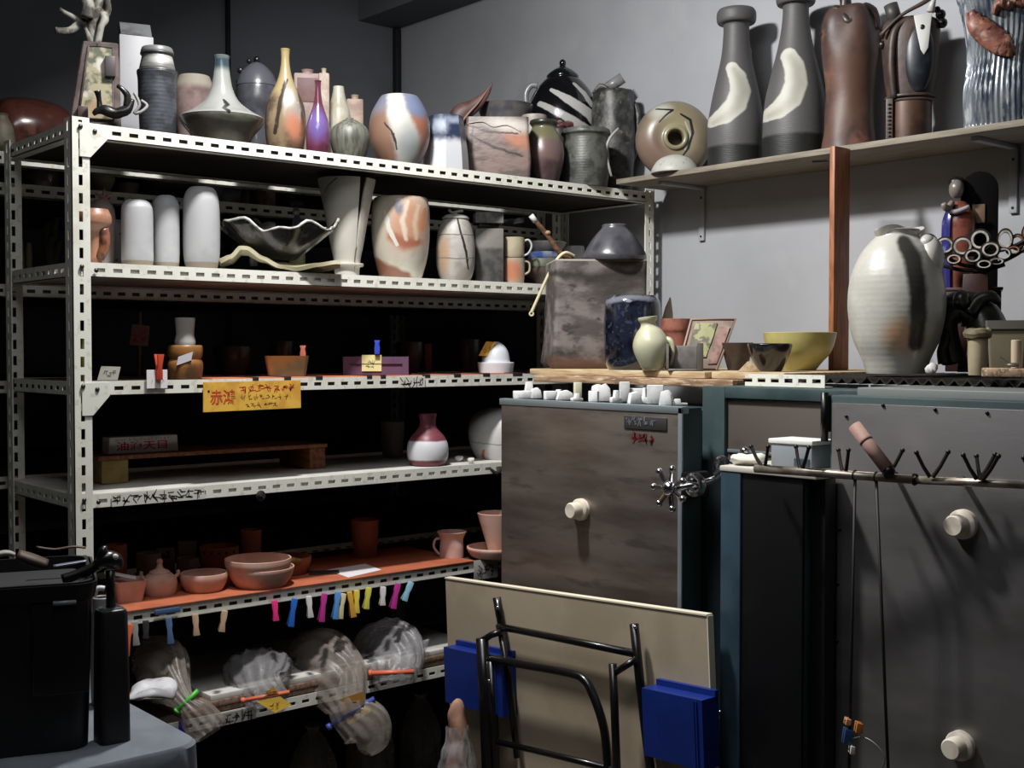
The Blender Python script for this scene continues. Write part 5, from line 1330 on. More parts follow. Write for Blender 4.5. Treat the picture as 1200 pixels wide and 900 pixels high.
for i, (px, x, w, h) in enumerate(places):
    w *= 1.5; h = h*1.35+2
    s = kl(px, x); a = rnd.uniform(-.5, .5)
    bm = BM(); hw = w*s.w/2; hh = h*s.s
    if i % 3 == 0:
        box(bm, -hw, hw, -hw*.5, hw*.5, 0, hh, .002)
    elif i % 3 == 1:
        prism(bm, [(-hw, 0), (hw, 0), (hw*.8, hh*.7), (hw*.2, hh), (-hw*.7, hh*.85)], -.010, .010, .0015)
    else:
        prism(bm, [(-hw, 0), (hw, 0), (hw, hh*.35), (hw*.35, hh*.4), (hw*.3, hh), (-hw*.3, hh), (-hw*.4, hh*.45), (-hw, hh*.4)], -.008, .008, .001)
    one('kiln_prop', bm, m_cone, 'white kiln prop '+wh[i]+' on the left kiln', 'kiln prop', s.loc, s.rz+a, GC, ang=30)
s = kl(677, 2.285)
bm = BM(); hw = 4*s.w; box(bm, -hw, hw, -hw, hw, 0, s.Z(448), .001)
one('kiln_prop', bm, mat('cream prop', (206, 200, 176), .7), 'upright cream square kiln prop rising from the heap on the left kiln', 'kiln prop', s.loc, s.rz+.3, GC, ang=30)
# ================================================================== shelves below eye level
TONE[:] = [1, 1]
def zs(px, yb, z):            # a spot on a level seen from above: image x and image y of the foot
    p = at(px, yb, Z=z); return Spot(px, z, Y=p.y)
def slab(name, label, cat, x0, x1, y0, y1, z0, z1, m, group=None, bev=.001):
    bm = BM(); box(bm, 0, x1-x0, 0, y1-y0, 0, z1-z0, bev)
    return one(name, bm, m, label, cat, (x0, y0, z0), 0, group, ang=30)
# a clothes peg hanging down from the origin: two jaws and a spring
def peg(label, loc, rz, m, tilt=0, yaw=0, n='clothes_peg', group='clothes pegs clipped along the shelf edge', L=.058, spread=.004):
    t = thing(n, label, 'clothes peg', loc, rz, group)
    t.rotation_euler = (0, R(tilt), rz+R(yaw))
    for s_ in (-1, 1):
        bm = BM(); y0 = s_*.0035
        a = [(-.0075, .008), (.0075, .008), (.0082, -.012), (.0060, -.024), (.0088, -L), (-.0088, -L), (-.0060, -.024), (-.0082, -.012)]
        prism(bm, a, y0-.0025, y0+.0025, .0008)
        for v in bm.verts: v.co.y += s_*spread*max(0, (-v.co.z-.018)/.04)*1.6
        obj('jaw', bm, m, t, ang=30)
    bm = BM(); torus(bm, (0, 0, -.018), .0042, .0012, 'x', 14, 6); obj('spring', bm, m_bolt, t)
    return t
def solid(n, c, r=.4, **k): return mat('plastic '+n, c, r, **k)
pc = {'orange': (226, 108, 68), 'grey': (150, 150, 146), 'dark': (52, 52, 52), 'steelblue': (84, 112, 150), 'blue': (44, 104, 196), 'wood': (196, 166, 136), 'pink': (232, 58, 132),
      'white': (214, 212, 208), 'magenta': (190, 56, 146), 'skyblue': (92, 150, 214), 'cream': (218, 204, 160), 'amber': (214, 160, 62), 'yellow': (226, 200, 78), 'lime': (206, 204, 84), 'ice': (150, 196, 216), 'red': (196, 72, 50), 'green': (82, 190, 70)}
# ---------------- third shelf (S3): cloth strips, sign, tags
m_orange = mat('orange shelf sheet', (188, 106, 74), .6, c2=(172, 94, 64), nscale=10)
m_dark3 = mat('dark cloth', (34, 26, 26), .8)
xa = at(318, 440, Y=2.977).x; xb = at(616, 440, Y=2.977).x
xs = [at(p, 440, Y=2.977).x for p in (318, 372, 425, 492, 498, 540, 576, 614)]
slab('orange_sheet', 'orange cloth runner along the front of the third shelf under the purple box', 'sheet', at(250, 440, Y=2.977).x, xb, 2.982, 3.30, S3-.0008, S3+.0022, m_orange)
for i, (p0_, p1_) in enumerate(((296, 303), (333, 341), (370, 378), (430, 436), (446, 452), (495, 504), (532, 540), (566, 574), (601, 612))):
    x0, x1 = at(p0_, 440, Y=2.98).x, at(p1_, 440, Y=2.98).x
    bm = BM(); box(bm, 0, x1-x0, 0, .24, 0, .0018, .0005); box(bm, 0, x1-x0, -.0018, 0, -.008, .0018, .0004)
    one('cloth_strap', bm, m_dark3, 'dark strap crossing the orange runner, '+['first from the left', 'second from the left, under the brown dish', 'third from the left', 'left of the yellow tag', 'right of the yellow tag', 'past the end of the purple box', 'halfway to the white dome', 'just before the white dome', 'at the right end by the planks'][i], 'strap', (x0, 2.9805, S3+.0024), 0, 'dark straps over the orange runner', ang=30)
G3 = 'things on the third shelf'
# left cards and papers
s = Spot(127, S3+.0003, Y=RY0+.07)
bm = BM(); prism(bm, [(-.028, 0), (.022, 0), (.03, .034), (-.018, .036)], -.002, .002); 
for v in bm.verts: v.co.y += v.co.z*.6
t = thing('name_card', 'grey card with smudged writing leaning near the left end of the third shelf', 'card', s.loc, s.rz, G3)
obj('card', bm, mat('grey card', (128, 126, 118), .8), t, smooth=False)
bm = scrawl(BM(), -.012, .018, .008, .018, 3, w=.002, seed=2, strokes=4, y=-.003)
for v in bm.verts: v.co.y += v.co.z*.6
obj('lettering', bm, mat('olive ink', (70, 70, 54), .8), t, smooth=False)
s = Spot(122, S3+.0003, Y=RY0+.07)
bm = BM(); box(bm, -.06, .05, -.03, .015, 0, .004, .001); one('paper_pad', bm, mat('dusty paper', (176, 162, 140), .9), 'dusty paper pad lying under the grey card on the third shelf', 'paper', (s.x, s.y-.02, S3+.0002), s.rz, G3, ang=30) if False else bm.free()
s = Spot(100, S3+.0003, Y=RY0+.07)
pot(s, 'small_bottle', 'olive-yellow small bottle just right of the upright on the third shelf', 'bottle', [(433, 6), (420, 7), (404, 5), (396, 4)], mat('olive bottle', (120, 118, 58), .4), G3)
# tag with red peg
p = at(183, 436, Y=2.9745)
t = thing('price_tag', 'white paper tag hanging from a red peg on the third shelf edge', 'tag', (p.x, 2.9695, p.z), 0, 'tags pegged to the third shelf')
bm = BM(); w_ = 11*2.9/F*1.25; box(bm, -w_, w_, -.0006, .0006, -.042, .006, .0002); obj('paper', bm, mat('tag paper', (222, 216, 218), .8), t, smooth=False)
bm = scrawl(BM(), -w_*.7, w_*.7, -.03, .014, 3, y=-.0012, w=.001, seed=12, strokes=2); obj('lettering', bm, mat('faint ink', (170, 160, 170), .8), t, smooth=False)
pg = peg('red clothes peg holding the white paper tag on the third shelf edge', (p.x+.003, 2.964, p.z-.012), 0, solid('red', pc['red']), group='pegs on the third shelf'); pg.rotation_euler = (0, R(180), R(3)); pg.location.z = p.z-.012
# box bowl + white cup
s = Spot(217, S3+.0003, Y=RY0+.09)
t = pot(s, 'brown_pot', 'squat brown pot with a paper label and a white cup on top, third shelf', 'pot', [(438, 19), (432, 21), (424, 20.5), (421, 18.5), (417, 20.5), (408, 21), (405, 20)], mat('toffee glaze', (146, 100, 54), .4, c2=(92, 62, 38), nscale=16), G3, multi=True, smooth=2)
bm = BM(); prism(bm, [(s.X(207), s.Z(428)), (s.X(224), s.Z(422)), (s.X(226), s.Z(412)), (s.X(209), s.Z(418))], -21.5*s.w-.001, -21.5*s.w+.0005); obj('label_sticker', bm, mat('label white', (196, 194, 200), .7), t, smooth=False, label='white paper label')
su = Spot(217, S3+s.Z(404.5), Y=s.y)
pot(su, 'cup', 'white beaker standing on the squat brown pot', 'cup', [(404, 12), (400, 12.5), (392, 10.5), (380, 11.5), (373, 12)], mat('dim white beaker', (176, 174, 168), .5), G3, smooth=2)
# dark wares
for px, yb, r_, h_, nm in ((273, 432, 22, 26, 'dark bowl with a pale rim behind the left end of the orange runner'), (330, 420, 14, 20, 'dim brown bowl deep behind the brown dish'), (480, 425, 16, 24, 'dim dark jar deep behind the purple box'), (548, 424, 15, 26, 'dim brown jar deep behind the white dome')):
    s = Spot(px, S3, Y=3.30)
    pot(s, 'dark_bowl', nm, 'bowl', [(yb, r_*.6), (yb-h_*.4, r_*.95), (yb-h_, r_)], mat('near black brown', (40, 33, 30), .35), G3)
s = Spot(336, S3+.003, Y=RY0+.09)
t = thing('oval_dish', 'small oblong brown dish on the orange runner with a red-white peg in it', 'dish', s.loc, s.rz, G3)
bm = sq_vessel([(22*s.w, .028, 0), (26*s.w, .036, s.Z(417))], .005, .012); obj('body', bm, mat('honey brown', (136, 90, 52), .35, c2=(96, 84, 60), nscale=12, coat=.3), t, ang=50)
p = s.L(355, 418, .01); q = Vector(s.loc)+Matrix.Rotation(s.rz, 3, 'Z') @ p
pg = peg('pale red peg standing in the small oblong brown dish', tuple(q), s.rz, solid('pale red', (212, 120, 100)), group='pegs on the third shelf', L=.034); pg.rotation_euler = (0, R(180), s.rz); pg.location.z -= .002
# purple box with tag
s = Spot(452, S3+.003, Y=RY0+.06)
t = thing('purple_box', 'long shallow purple box on the orange runner with a yellow tag pegged to it', 'box', s.loc, s.rz, G3)
m_pu = mat('purple card', (98, 66, 92), .6, c2=(82, 54, 76), nscale=8)
x0, x1, zt = s.X(402), s.X(479), s.Z(418)
bm = sq_vessel([((x1-x0)/2, .05, 0), ((x1-x0)/2, .05, zt)], .004, .002); shift(bm, ((x0+x1)/2, .045, 0)); obj('tray', bm, m_pu, t, ang=30)
bm = BM(); box(bm, x0+(x1-x0)*.1, x0+(x1-x0)*.9, -.01, .09, zt*.6, zt*.62, .0003); obj('inner_flap', bm, mat('purple dark', (84, 40, 70), .7), t, ang=30)
bm = BM(); box(bm, s.X(424), s.X(447), -.0085, -.007, s.Z(435), s.Z(416), .0002); tg = obj('yellow_tag', bm, mat('pale yellow tag', (222, 214, 150), .8), t, smooth=False, label='pale yellow paper tag')
bm = scrawl(BM(), s.X(429), s.X(441), s.Z(431), s.Z(421)-s.Z(431), 2, y=-.009, w=.0016, seed=20, strokes=5); obj('lettering', bm, mat('green ink', (96, 110, 80), .8), tg, smooth=False)
p = s.L(442, 412, -.014); q = Vector(s.loc)+Matrix.Rotation(s.rz, 3, 'Z') @ p
pg = peg('bright blue peg holding the yellow tag on the purple box', tuple(q), s.rz, solid('royal blue', (64, 84, 206)), group='pegs on the third shelf', L=.034); pg.rotation_euler = (0, R(180), s.rz)
# white dome with gold label
s = Spot(581, S3+.003, Y=RY0+.10)
t = pot(s, 'domed_pot', 'white domed pot with a gold label strip near the right end of the third shelf', 'pot', [(429, 20), (426.5, 21.5), (424.5, 21), (424, 17), (418, 16), (411, 14), (404, 9), (400.5, 3)], mat('white dome', (206, 210, 216), .4), G3, multi=True, closed=True, smooth=3)
bm = BM(); prism(bm, [(s.X(561), s.Z(417)), (s.X(572), s.Z(417)), (s.X(581), s.Z(401)), (s.X(570), s.Z(400))], -.036, -.034)
lb = obj('label_sticker', bm, mat('gold label', (214, 170, 62), .5), t, smooth=False, label='gold label strip')
bm = scrawl(BM(), s.X(566), s.X(576), s.Z(414), s.Z(404)-s.Z(414), 2, y=-.0362, w=.0012, seed=22); obj('lettering', bm, m_ink, lb, smooth=False)
# red card deep in the dark
s = Spot(163, S3+.05, Y=3.34)
bm = BM(); a = s.Z(404); b = s.Z(382)
t = thing('price_card', 'dim card with red writing on a stick, deep in the third shelf at left', 'card', (s.x, s.y, S3), s.rz, G3)
bm = BM(); prism(bm, [(-.026, .05+a), (.024, .05+a-.004), (.03, .05+b), (-.018, .05+b+.006)], -.001, .001); obj('card', bm, mat('pink card', (140, 110, 106), .8), t, smooth=False)
bm = scrawl(BM(), -.018, .022, .053+a, (b-a)*.8, 2, y=-.0015, w=.003, seed=31, strokes=5); obj('lettering', bm, mat('red paint', (150, 50, 50), .7), t, smooth=False)
bm = BM(); tube(bm, [(.0, .004, .0), (.004, .004, .06+b+.03)], .004, 6); obj('stick', bm, mat('peg wood dim', (120, 106, 80), .7), t)
s = Spot(502, S3+.03, Y=3.36)
bm = BM(); box(bm, -.012, .012, -.012, .012, .0, .012+s.Z(397), .001)
one('red_label_box', bm, mat('dusky red', (120, 60, 56), .7), 'tiny dusky red box deep in the dark middle of the third shelf', 'box', (s.x, s.y, S3), s.rz, G3, ang=30)

# yellow sign on the S3 beam
a, b = at(238, 448, Y=2.972), at(352, 483, Y=2.972)
t = thing('glaze_sign', 'yellow card sign with red and black handwriting fixed to the third shelf edge', 'sign', (a.x, 2.9715, a.z), 0)
W, H = b.x-a.x, a.z-at(240, 483, Y=2.972).z
bm = BM(); prism(bm, [(0, 0), (W, .001), (W+.001, -H*.97), (-.001, -H)], -.0012, .0012); obj('card', bm, mat('yellow card', (226, 178, 70), .7, c2=(206, 152, 56), nscale=18), t, smooth=False)
m_r2 = mat('brick red ink', (188, 66, 36), .7)
bm = text_bm('赤鴻', .042, W*.25); shift(bm, (W*.19, -.0016, -H*.55)); obj('lettering', bm, m_r2, t, smooth=False)
bm = scrawl(BM(), W*.36, W*.96, -H*.36, H*.24, 7, y=-.0016, w=.0022, seed=41, strokes=6); obj('lettering', bm, m_r2, t, smooth=False)
bm = scrawl(BM(), W*.37, W*.88, -H*.62, H*.15, 8, y=-.0016, w=.0016, seed=42, strokes=4); obj('lettering', bm, mat('brown ink', (110, 62, 24), .7), t, smooth=False)
bm = scrawl(BM(), W*.42, W*.76, -H*.88, H*.14, 6, y=-.0016, w=.0016, seed=43, strokes=4); obj('lettering', bm, mat('brown ink', (110, 62, 24), .7), t, smooth=False)
for fx in (.05, .89):
    bm = BM(); blob(bm, (W*fx, -.0018, -H*.3), (.003, .0012, .0032), 10); obj('screw', bm, m_black, t)

# ---------------- fourth shelf (S4)
G4 = 'things on the fourth shelf'
pl_ = at(120, 568, Z=S4); pr_ = at(410, 552, Z=S4)
bz0, bz1 = S4+.0003, zat(pl_.x, pl_.y, 535)
t = thing('riser_bench', 'low wooden riser bench on the white fourth shelf', 'riser', (pl_.x, pl_.y, S4))
xl, xr, yy0 = pl_.x, pr_.x, pl_.y
yy0 = max(yy0, RY0+.05)
m_ri = wood('riser wood', (150, 92, 58), (112, 66, 42))
bm = BM(); box(bm, -.01, xr-xl, 0, .2, bz1-S4-.012, bz1-S4, .002); obj('top_plank', bm, m_ri, t, ang=30)
bm = BM(); box(bm, 0, .075, .004, .19, .0003, bz1-S4-.0125, .003); obj('leg_block', bm, mat('pale pine block', (156, 134, 76), .7, c2=(136, 114, 62), nscale=16), t, ang=30, label='pale pine block')
bm = BM(); box(bm, xr-xl-.06, xr-xl-.005, .004, .19, .0003, bz1-S4-.0125, .003); obj('leg_block', bm, m_ri, t, ang=30)
s = Spot(168, bz1+.0004, Y=yy0+.05)
t = thing('glaze_box', 'white card box with red glaze-name characters on the riser bench', 'sign', s.loc, 0, G4)
w_ = (at(209, 520, Y=s.y).x-at(127, 520, Y=s.y).x)/2; h_ = s.Z(511)
bm = BM(); prism(bm, [(-w_, 0), (w_, 0), (w_*.97, h_), (-w_*.97, h_)], 0, .05, .002); obj('box', bm, mat('white sign card', (214, 208, 204), .7, c2=(190, 184, 180), nscale=14), t, ang=30)
bm = text_bm('油滴天目', .04, w_*1.45); 
zsz = [v.co.z for v in bm.verts]; 
for v in bm.verts: v.co.z *= (h_*.55)/(max(zsz)-min(zsz))
shift(bm, (-.004, -.0006, h_*.40)); obj('lettering', bm, m_red, t, smooth=False)
bm = scrawl(BM(), -w_*.82, w_*.75, h_*.76, h_*.14, 14, y=-.0008, w=.0014, seed=51, strokes=2); obj('lettering', bm, mat('grey ink', (110, 110, 108), .7), t, smooth=False)
# red white vase
s = zs(501, 545, S4)
m_rw = glaze(s, 'maroon band', (108, 50, 58), rough=.45, bands=[(538, (206, 206, 210), 1.2), (516, (118, 60, 70), 1.2)], dist=.002)
pot(s, 'small_vase', 'small maroon vase with a broad white belt on the fourth shelf', 'vase', [(548, 15), (544, 20), (534, 24), (522, 24), (512, 20), (505, 14), (499, 10), (492, 9.5), (485, 11)], m_rw, G4)
s = Spot(592, S4, Y=RY0+.12)
pot(s, 'globe_jar', 'white globe jar with faint red brushwork, half hidden by the left kiln', 'jar', [(546, 18), (539, 30), (525, 40), (508, 43.5), (493, 41), (484, 34), (478, 20)],
    glaze(s, 'white globe', (206, 204, 202), rough=.4, c2=(190, 186, 184), nscale=9, rings=22, ramp_=.04, patches=[('s', [(568, 525, 1), (566, 532, 2), (570, 540, 1)], (184, 100, 84), .6), ('s', [(548, 516, .6), (600, 519, .8)], (150, 148, 148), .5)]), G4)
s = zs(460, 524, S4); s = Spot(460, S4, Y=3.38)
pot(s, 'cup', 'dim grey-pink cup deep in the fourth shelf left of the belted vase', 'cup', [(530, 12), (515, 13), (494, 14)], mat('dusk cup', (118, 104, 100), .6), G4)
for i, (px, py) in enumerate(((538, 541), (552, 543))):
    s = zs(px, py, S4); bm = BM(); blob(bm, (0, 0, .008), (.014-.004*i, .01, .010), 8, .006, 70, i+3)
    mzz = min(v.co.z for v in bm.verts)
    for v in bm.verts: v.co.z -= mzz
    one('plaster_crumb', bm, mat('plaster crumb', (210, 208, 204), .8), ['larger plaster crumb beside the belted vase on the fourth shelf', 'smaller plaster crumb nearest the globe jar on the fourth shelf'][i], 'crumb', (s.x, s.y, S4+.0002), s.rz, 'plaster crumbs')
# writing tape on the S4 beam, knot
def tape(label, px0, px1, ytop, z, seed, n=9, col=(206, 204, 196), inset=.0):
    a, b = at(px0, ytop, Y=RY0-.0045), at(px1, ytop, Y=RY0-.0045)
    t = thing('beam_label', label, 'label', (a.x, RY0-.0042, z), 0)
    bm = BM(); box(bm, 0, b.x-a.x, -.0008, .0004, -BH+.002, -.002, .0002); obj('tape', bm, mat('tape '+str(col), col, .7), t, smooth=False)
    bm = scrawl(BM(), .004, b.x-a.x-.004, -BH+.006, BH-.012, n, y=-.0013, w=.0022, seed=seed, strokes=6); obj('lettering', bm, m_ink, t, smooth=False)
tape('white tape with a line of black handwriting on the fourth shelf edge', 131, 240, 588, S4, 61, 10)
tape('short strip with black handwriting in the middle of the third shelf edge', 468, 498, 452, S3, 62, 4)
tape('grey tape with black handwriting on the lowest shelf edge beside the green-tied bag', 252, 300, 842, S6, 63, 5, (150, 148, 144))
p = at(306, 581, Y=RY0-.012)
bm = BM(); torus(bm, (0, 0, 0), .010, .005, 'y', 14, 6); blob(bm, (-.004, -.004, .002), (.009, .007, .010), 10, .003, 80, 2)
one('string_knot', bm, mat('black string', (26, 24, 22), .8), 'black knotted string tied to the fourth shelf edge', 'knot', (p.x, RY0-.010, p.z))
p = at(583, 553, Y=RY0-.01)
bm = BM(); tube(bm, [(-.03, 0, .012), (-.01, -.006, -.004), (.004, -.008, .006), (.03, -.002, .004)], [.004, .007, .008, .004], 8, 4)
one('string_knot', bm, mat('black string', (26, 24, 22), .8), 'black knotted strip on the fourth shelf edge right beside the left kiln', 'knot', (p.x, RY0-.010, p.z))

# ---------------- fifth shelf (S5): raw terracotta on an orange sheet
G5 = 'terracotta wares on the orange fifth shelf'
x0 = at(108, 715, Y=2.974).x; x1 = at(556, 668, Y=2.974).x
slab('orange_sheet', 'long orange sheet covering the front of the fifth shelf under the terracotta bowls', 'sheet', max(x0, RX0+.05), x1, 2.9735, 3.34, S5+.0004, S5+.004, m_orange)
Z5 = S5+.0042
m_tc = mat('raw terracotta', (210, 172, 156), .75, c2=(190, 148, 130), nscale=10, bump=.15, bscale=50)
m_tcd = mat('raw terracotta dark', (160, 96, 72), .75, c2=(138, 80, 60), nscale=10)
def tc(px, yb, prof, label, name='bowl', cat='bowl', m=None, z=None, **k):
    s = zs(px, yb, z or Z5); return s, pot(s, name, label, cat, prof, m or m_tc, G5, **k)
s = zs(148, 704, Z5)
t = thing('square_dish', 'small squared terracotta dish beside the lidded terracotta pot, a white card across it', 'dish', s.loc, s.rz+R(12), G5)
bm = sq_vessel([(15*s.w, .03, 0), (19*s.w, .038, s.Z(682)), (20*s.w, .040, s.Z(679))], .006, .012); obj('body', bm, m_tc, t, ang=50)
bm = BM(); prism(bm, [(-.052, .0), (.03, 0), (.03, .0012), (-.052, .0012)], -.022, .022); shift(bm, (-.01, -.01, s.Z(679)+.012), Matrix.Rotation(R(14), 3, 'Y'))
mzz = min(v.co.z for v in bm.verts)
for v in bm.verts: v.co.z += max(0, s.Z(679)+.0003-mzz)
o = one('note_card', bm, mat('note white', (226, 222, 224), .8), 'white note card lying across the small squared terracotta dish', 'card', s.loc, s.rz, None, smooth=False)
s, t = tc(185, 697, [(702, 13), (698, 17.5), (688, 20.5), (678, 20), (672, 14), (671, 8)], 'lidded terracotta pot with two lugs on the orange sheet', 'lidded_pot', 'pot', multi=True)
bm = vessel([(r_*s.w, s.Z(y)) for y, r_ in ((672, 12), (670, 12.5), (668, 9), (666, 5), (661, 3), (658, 4), (655, 2.5))], closed=True); obj('lid', recalc(bm), m_tc, t)
for sg in (-1, 1):
    bm = BM(); tube(bm, [s.L(185+sg*18, 677, 0), s.L(185+sg*22, 673, 0), s.L(185+sg*21, 669, 0)], .005, 8, 3); obj('lug', bm, m_tc, t)
tc(237, 692, [(697, 15), (693, 20), (684, 26), (676, 28.5), (671, 28)], 'plain terracotta bowl between the lidded pot and the stacked bowls')
s, t = tc(304, 686, [(693, 20), (688, 27), (676, 36), (668, 39.5), (664, 40)], 'lower terracotta bowl of the stacked pair')
pts = (s.px, s.y)
su = Spot(301, Z5+s.Z(677), Y=s.y)
pot(su, 'bowl', 'upper terracotta bowl of the stacked pair, seen over the lower rim', 'bowl', [(677, 24), (670, 34), (661, 39), (654, 39.5)], m_tc, G5)
s = zs(337, 672, Z5)
pot(s, 'dish', 'flared terracotta dish right behind the stacked bowls', 'dish', [(678, 12), (672, 20), (660, 26), (652, 27)], m_tcd, G5)
su = Spot(339, Z5+s.Z(657), Y=s.y-.06)
bm = BM(); tube(bm, [(-.03, 0, .004), (0, -.004, .012), (.03, .004, .008)], [.006, .012, .007], 8, 3); jitter(bm, .004, 60, 2)
one('yellow_twist', bm, mat('dull yellow scrap', (176, 150, 84), .7, c2=(120, 96, 48), nscale=50), 'dull yellow scrap lying over the rim of the stacked terracotta bowls', 'scrap', su.loc, su.rz)
a, b, c, d = at(383, 668, Z=Z5+.001), at(408, 677, Z=Z5+.001), at(447, 668, Z=Z5+.001), at(428, 661, Z=Z5+.001)
bm = BM(); top = [bm.verts.new((p.x-a.x, p.y-a.y, .0016)) for p in (a, b, c, d)]; bot = [bm.verts.new((p.x-a.x, p.y-a.y, 0)) for p in (a, b, c, d)]
bm.faces.new(top); bm.faces.new(bot[::-1])
for i in range(4): bm.faces.new((top[i], bot[i], bot[(i+1) % 4], top[(i+1) % 4]))
one('paper_sheet', recalc(bm), mat('note white', (226, 222, 224), .8), 'white paper lying flat on the orange sheet in mid shelf', 'paper', (a.x, a.y, Z5+.0004), 0, None, smooth=False)
bm = BM(); box(bm, 0, .09, 0, .05, 0, .004, .001)
p = at(362, 674, Z=Z5)
one('flat_tool', bm, mat('dark slate bar', (52, 46, 44), .6), 'flat dark bar lying left of the white paper on the fifth shelf', 'tool', (p.x, p.y, Z5+.0002), R(-30), None, ang=30)
s, t = tc(529, 652, [(656, 14), (652, 14.2), (640, 14), (632, 13.5), (626, 16), (623, 17.5)], 'pale terracotta mug with a handle near the right end of the fifth shelf', 'mug', 'mug', m=mat('pale terracotta', (214, 182, 172), .7, c2=(198, 160, 148), nscale=12), multi=True)
bm = BM(); tube(bm, [s.L(516, 631, 0), s.L(510, 632, 0), s.L(508, 640, 0), s.L(512, 647, 0), s.L(516, 650, 0)], .0042, 8, 4); obj('handle', bm, mat('pale terracotta', (204, 164, 150)), t)
s = zs(577, 654, Z5); s = Spot(580, Z5, Y=s.y+.02)
pot(s, 'saucer', 'wide terracotta saucer under the flared cone, partly hidden by the left kiln', 'saucer', [(656, 20), (651, 28), (643, 33), (640, 33)], m_tc, G5)
su = Spot(582, Z5+s.Z(650), Y=s.y)
pot(su, 'cone_vase', 'flared terracotta cone standing in the saucer beside the left kiln', 'vase', [(650, 9), (638, 12), (615, 19), (601, 23)], m_tc, G5)
# dim back row
for px, prof, nm, n_, ct in ((427, [(650, 13), (630, 15.5), (609, 16.5)], 'tall dim terracotta beaker behind the white paper', 'beaker', 'beaker'), (293, [(656, 11), (640, 12), (621, 12.5)], 'terracotta cylinder standing behind the stacked bowls', 'tall_pot', 'vase'),
                  (255, [(668, 20), (655, 23), (640, 23.5)], 'terracotta pot pierced with a row of holes, behind the plain bowl', 'pierced_pot', 'pot'), (218, [(670, 12), (662, 13), (654, 13.5)], 'grey cup in the back row behind the lidded pot', 'cup', 'cup'),
                  (172, [(668, 13), (656, 15), (648, 15)], 'grey bowl in the back row behind the squared dish', 'bowl', 'bowl'), (134, [(668, 12), (650, 13), (638, 13)], 'brown beaker in the back row nearest the upright', 'beaker', 'beaker')):
    s = Spot(px, Z5, Y=3.26)
    m = m_tcd if ct in ('beaker', 'vase', 'pot') else mat('grey bisque', (120, 112, 104), .8)
    if n_ == 'pierced_pot':
        t = pot(s, n_, nm, ct, prof, m, G5, multi=True)
        for i in range(5):
            bm = BM(); x = (i-2)*8.5*s.w; blob(bm, (x, -math.sqrt(max(0, (23.3*s.w)**2-x*x)), s.Z(645)), (.004, .002, .0045), 8); obj('hole', bm, m_bk, t)
    else: pot(s, n_, nm, ct, prof, m, G5)
for px, py, nm in ((218, 645, 'left'), (192, 646, 'x')):
    s = Spot(px, Z5, Y=3.33); 
    t = thing('card', 'grey card standing behind the grey cup in the dim back row' if nm == 'left' else 'pale card with a dark drawing behind the lidded terracotta pot', 'card', s.loc, s.rz, G5)
    bm = BM(); box(bm, -11*s.w, 11*s.w, 0, .002, 0, s.Z(634 if nm == 'left' else 642), .0003); obj('sheet', bm, mat('dim card', (110, 108, 104), .8), t, smooth=False)
    if nm == 'x': bm = scrawl(BM(), -.02, .02, s.Z(655), s.Z(645)-s.Z(655), 2, y=-.0006, w=.004, seed=71); obj('drawing', bm, m_ink, t, smooth=False)
# card at the right end of the S5 edge
a, b = at(555, 657, Y=2.972), at(583, 676, Y=2.972)
t = thing('edge_card', 'curled white label card with dark print at the right end of the fifth shelf edge', 'card', (a.x, 2.9715, b.z), 0)
w_ = b.x-a.x; h_ = a.z-b.z
bm = BM(); sheet(bm, lambda u, v: Vector((w_*u, -.003*math.sin(v*3.1), h_*v)), 3, 8, .001); obj('card', bm, mat('grey white card', (176, 170, 168), .6), t)
bm = scrawl(BM(), w_*.1, w_*.8, h_*.15, h_*.6, 3, y=-.0055, w=.003, seed=81, strokes=5); obj('lettering', bm, m_ink, t, smooth=False)
# ---- pegs on the S5 edge
PG = [(151, 730, 34, 'orange', -8, 'orange, leftmost of the row'), (157, 727, 24, 'grey', 4, 'grey, hard beside the orange one'), (170, 726, 16, 'dark', 0, 'small and dark, third from the left'), (197, 722, 28, 'steelblue', 4, 'steel-blue, under a blue clip bar'),
      (228, 718, 22, 'wood', 3, 'bare wood, left one of two'), (262, 714, 22, 'wood', -10, 'bare wood, right one of two'), (321, 702, 22, 'pink', 3, 'hot pink, left of the first bright blue one'), (344, 700, 33, 'blue', -10, 'bright blue, between the pink and white ones'),
      (361, 697, 24, 'white', 4, 'white and slim, left of the magenta one'), (379, 694, 34, 'magenta', -8, 'magenta, left of the pair of blue and cream'), (395, 692, 33, 'skyblue', -8, 'sky blue, touching the cream one'), (401, 694, 30, 'cream', -10, 'cream, touching the sky-blue one'),
      (409, 692, 31, 'amber', 8, 'amber, left of the yellow one'), (417, 690, 27, 'yellow', -2, 'yellow, right beside the amber one'), (431, 687, 25, 'lime', -10, 'yellow-green, alone right of the yellow one'), (448, 686, 21, 'white', -4, 'white, right of the yellow-green one'),
      (465, 682, 32, 'magenta', -14, 'magenta, second from the right'), (480, 680, 24, 'ice', -24, 'ice blue and translucent, rightmost of the row')]
for px, yt, hh, c, ti, nm in PG:
    p = at(px, yt+3, Y=2.966)
    peg('clothes peg on the fifth shelf edge: '+nm, (p.x, 2.962, p.z-.004), R(-20), solid(c, pc[c]), tilt=-ti, L=max(.03, (hh+3)*2.95/F*.92))
p = at(197, 722, Y=2.966)
bm = BM(); box(bm, -.035, .035, -.008, .0, -.006, .008, .002); one('clip_bar', bm, solid('slate blue', (70, 92, 128)), 'slate-blue clip bar across the fifth shelf edge above the steel-blue peg', 'clip', (p.x, 2.9735, p.z+.012), 0, None, ang=30)

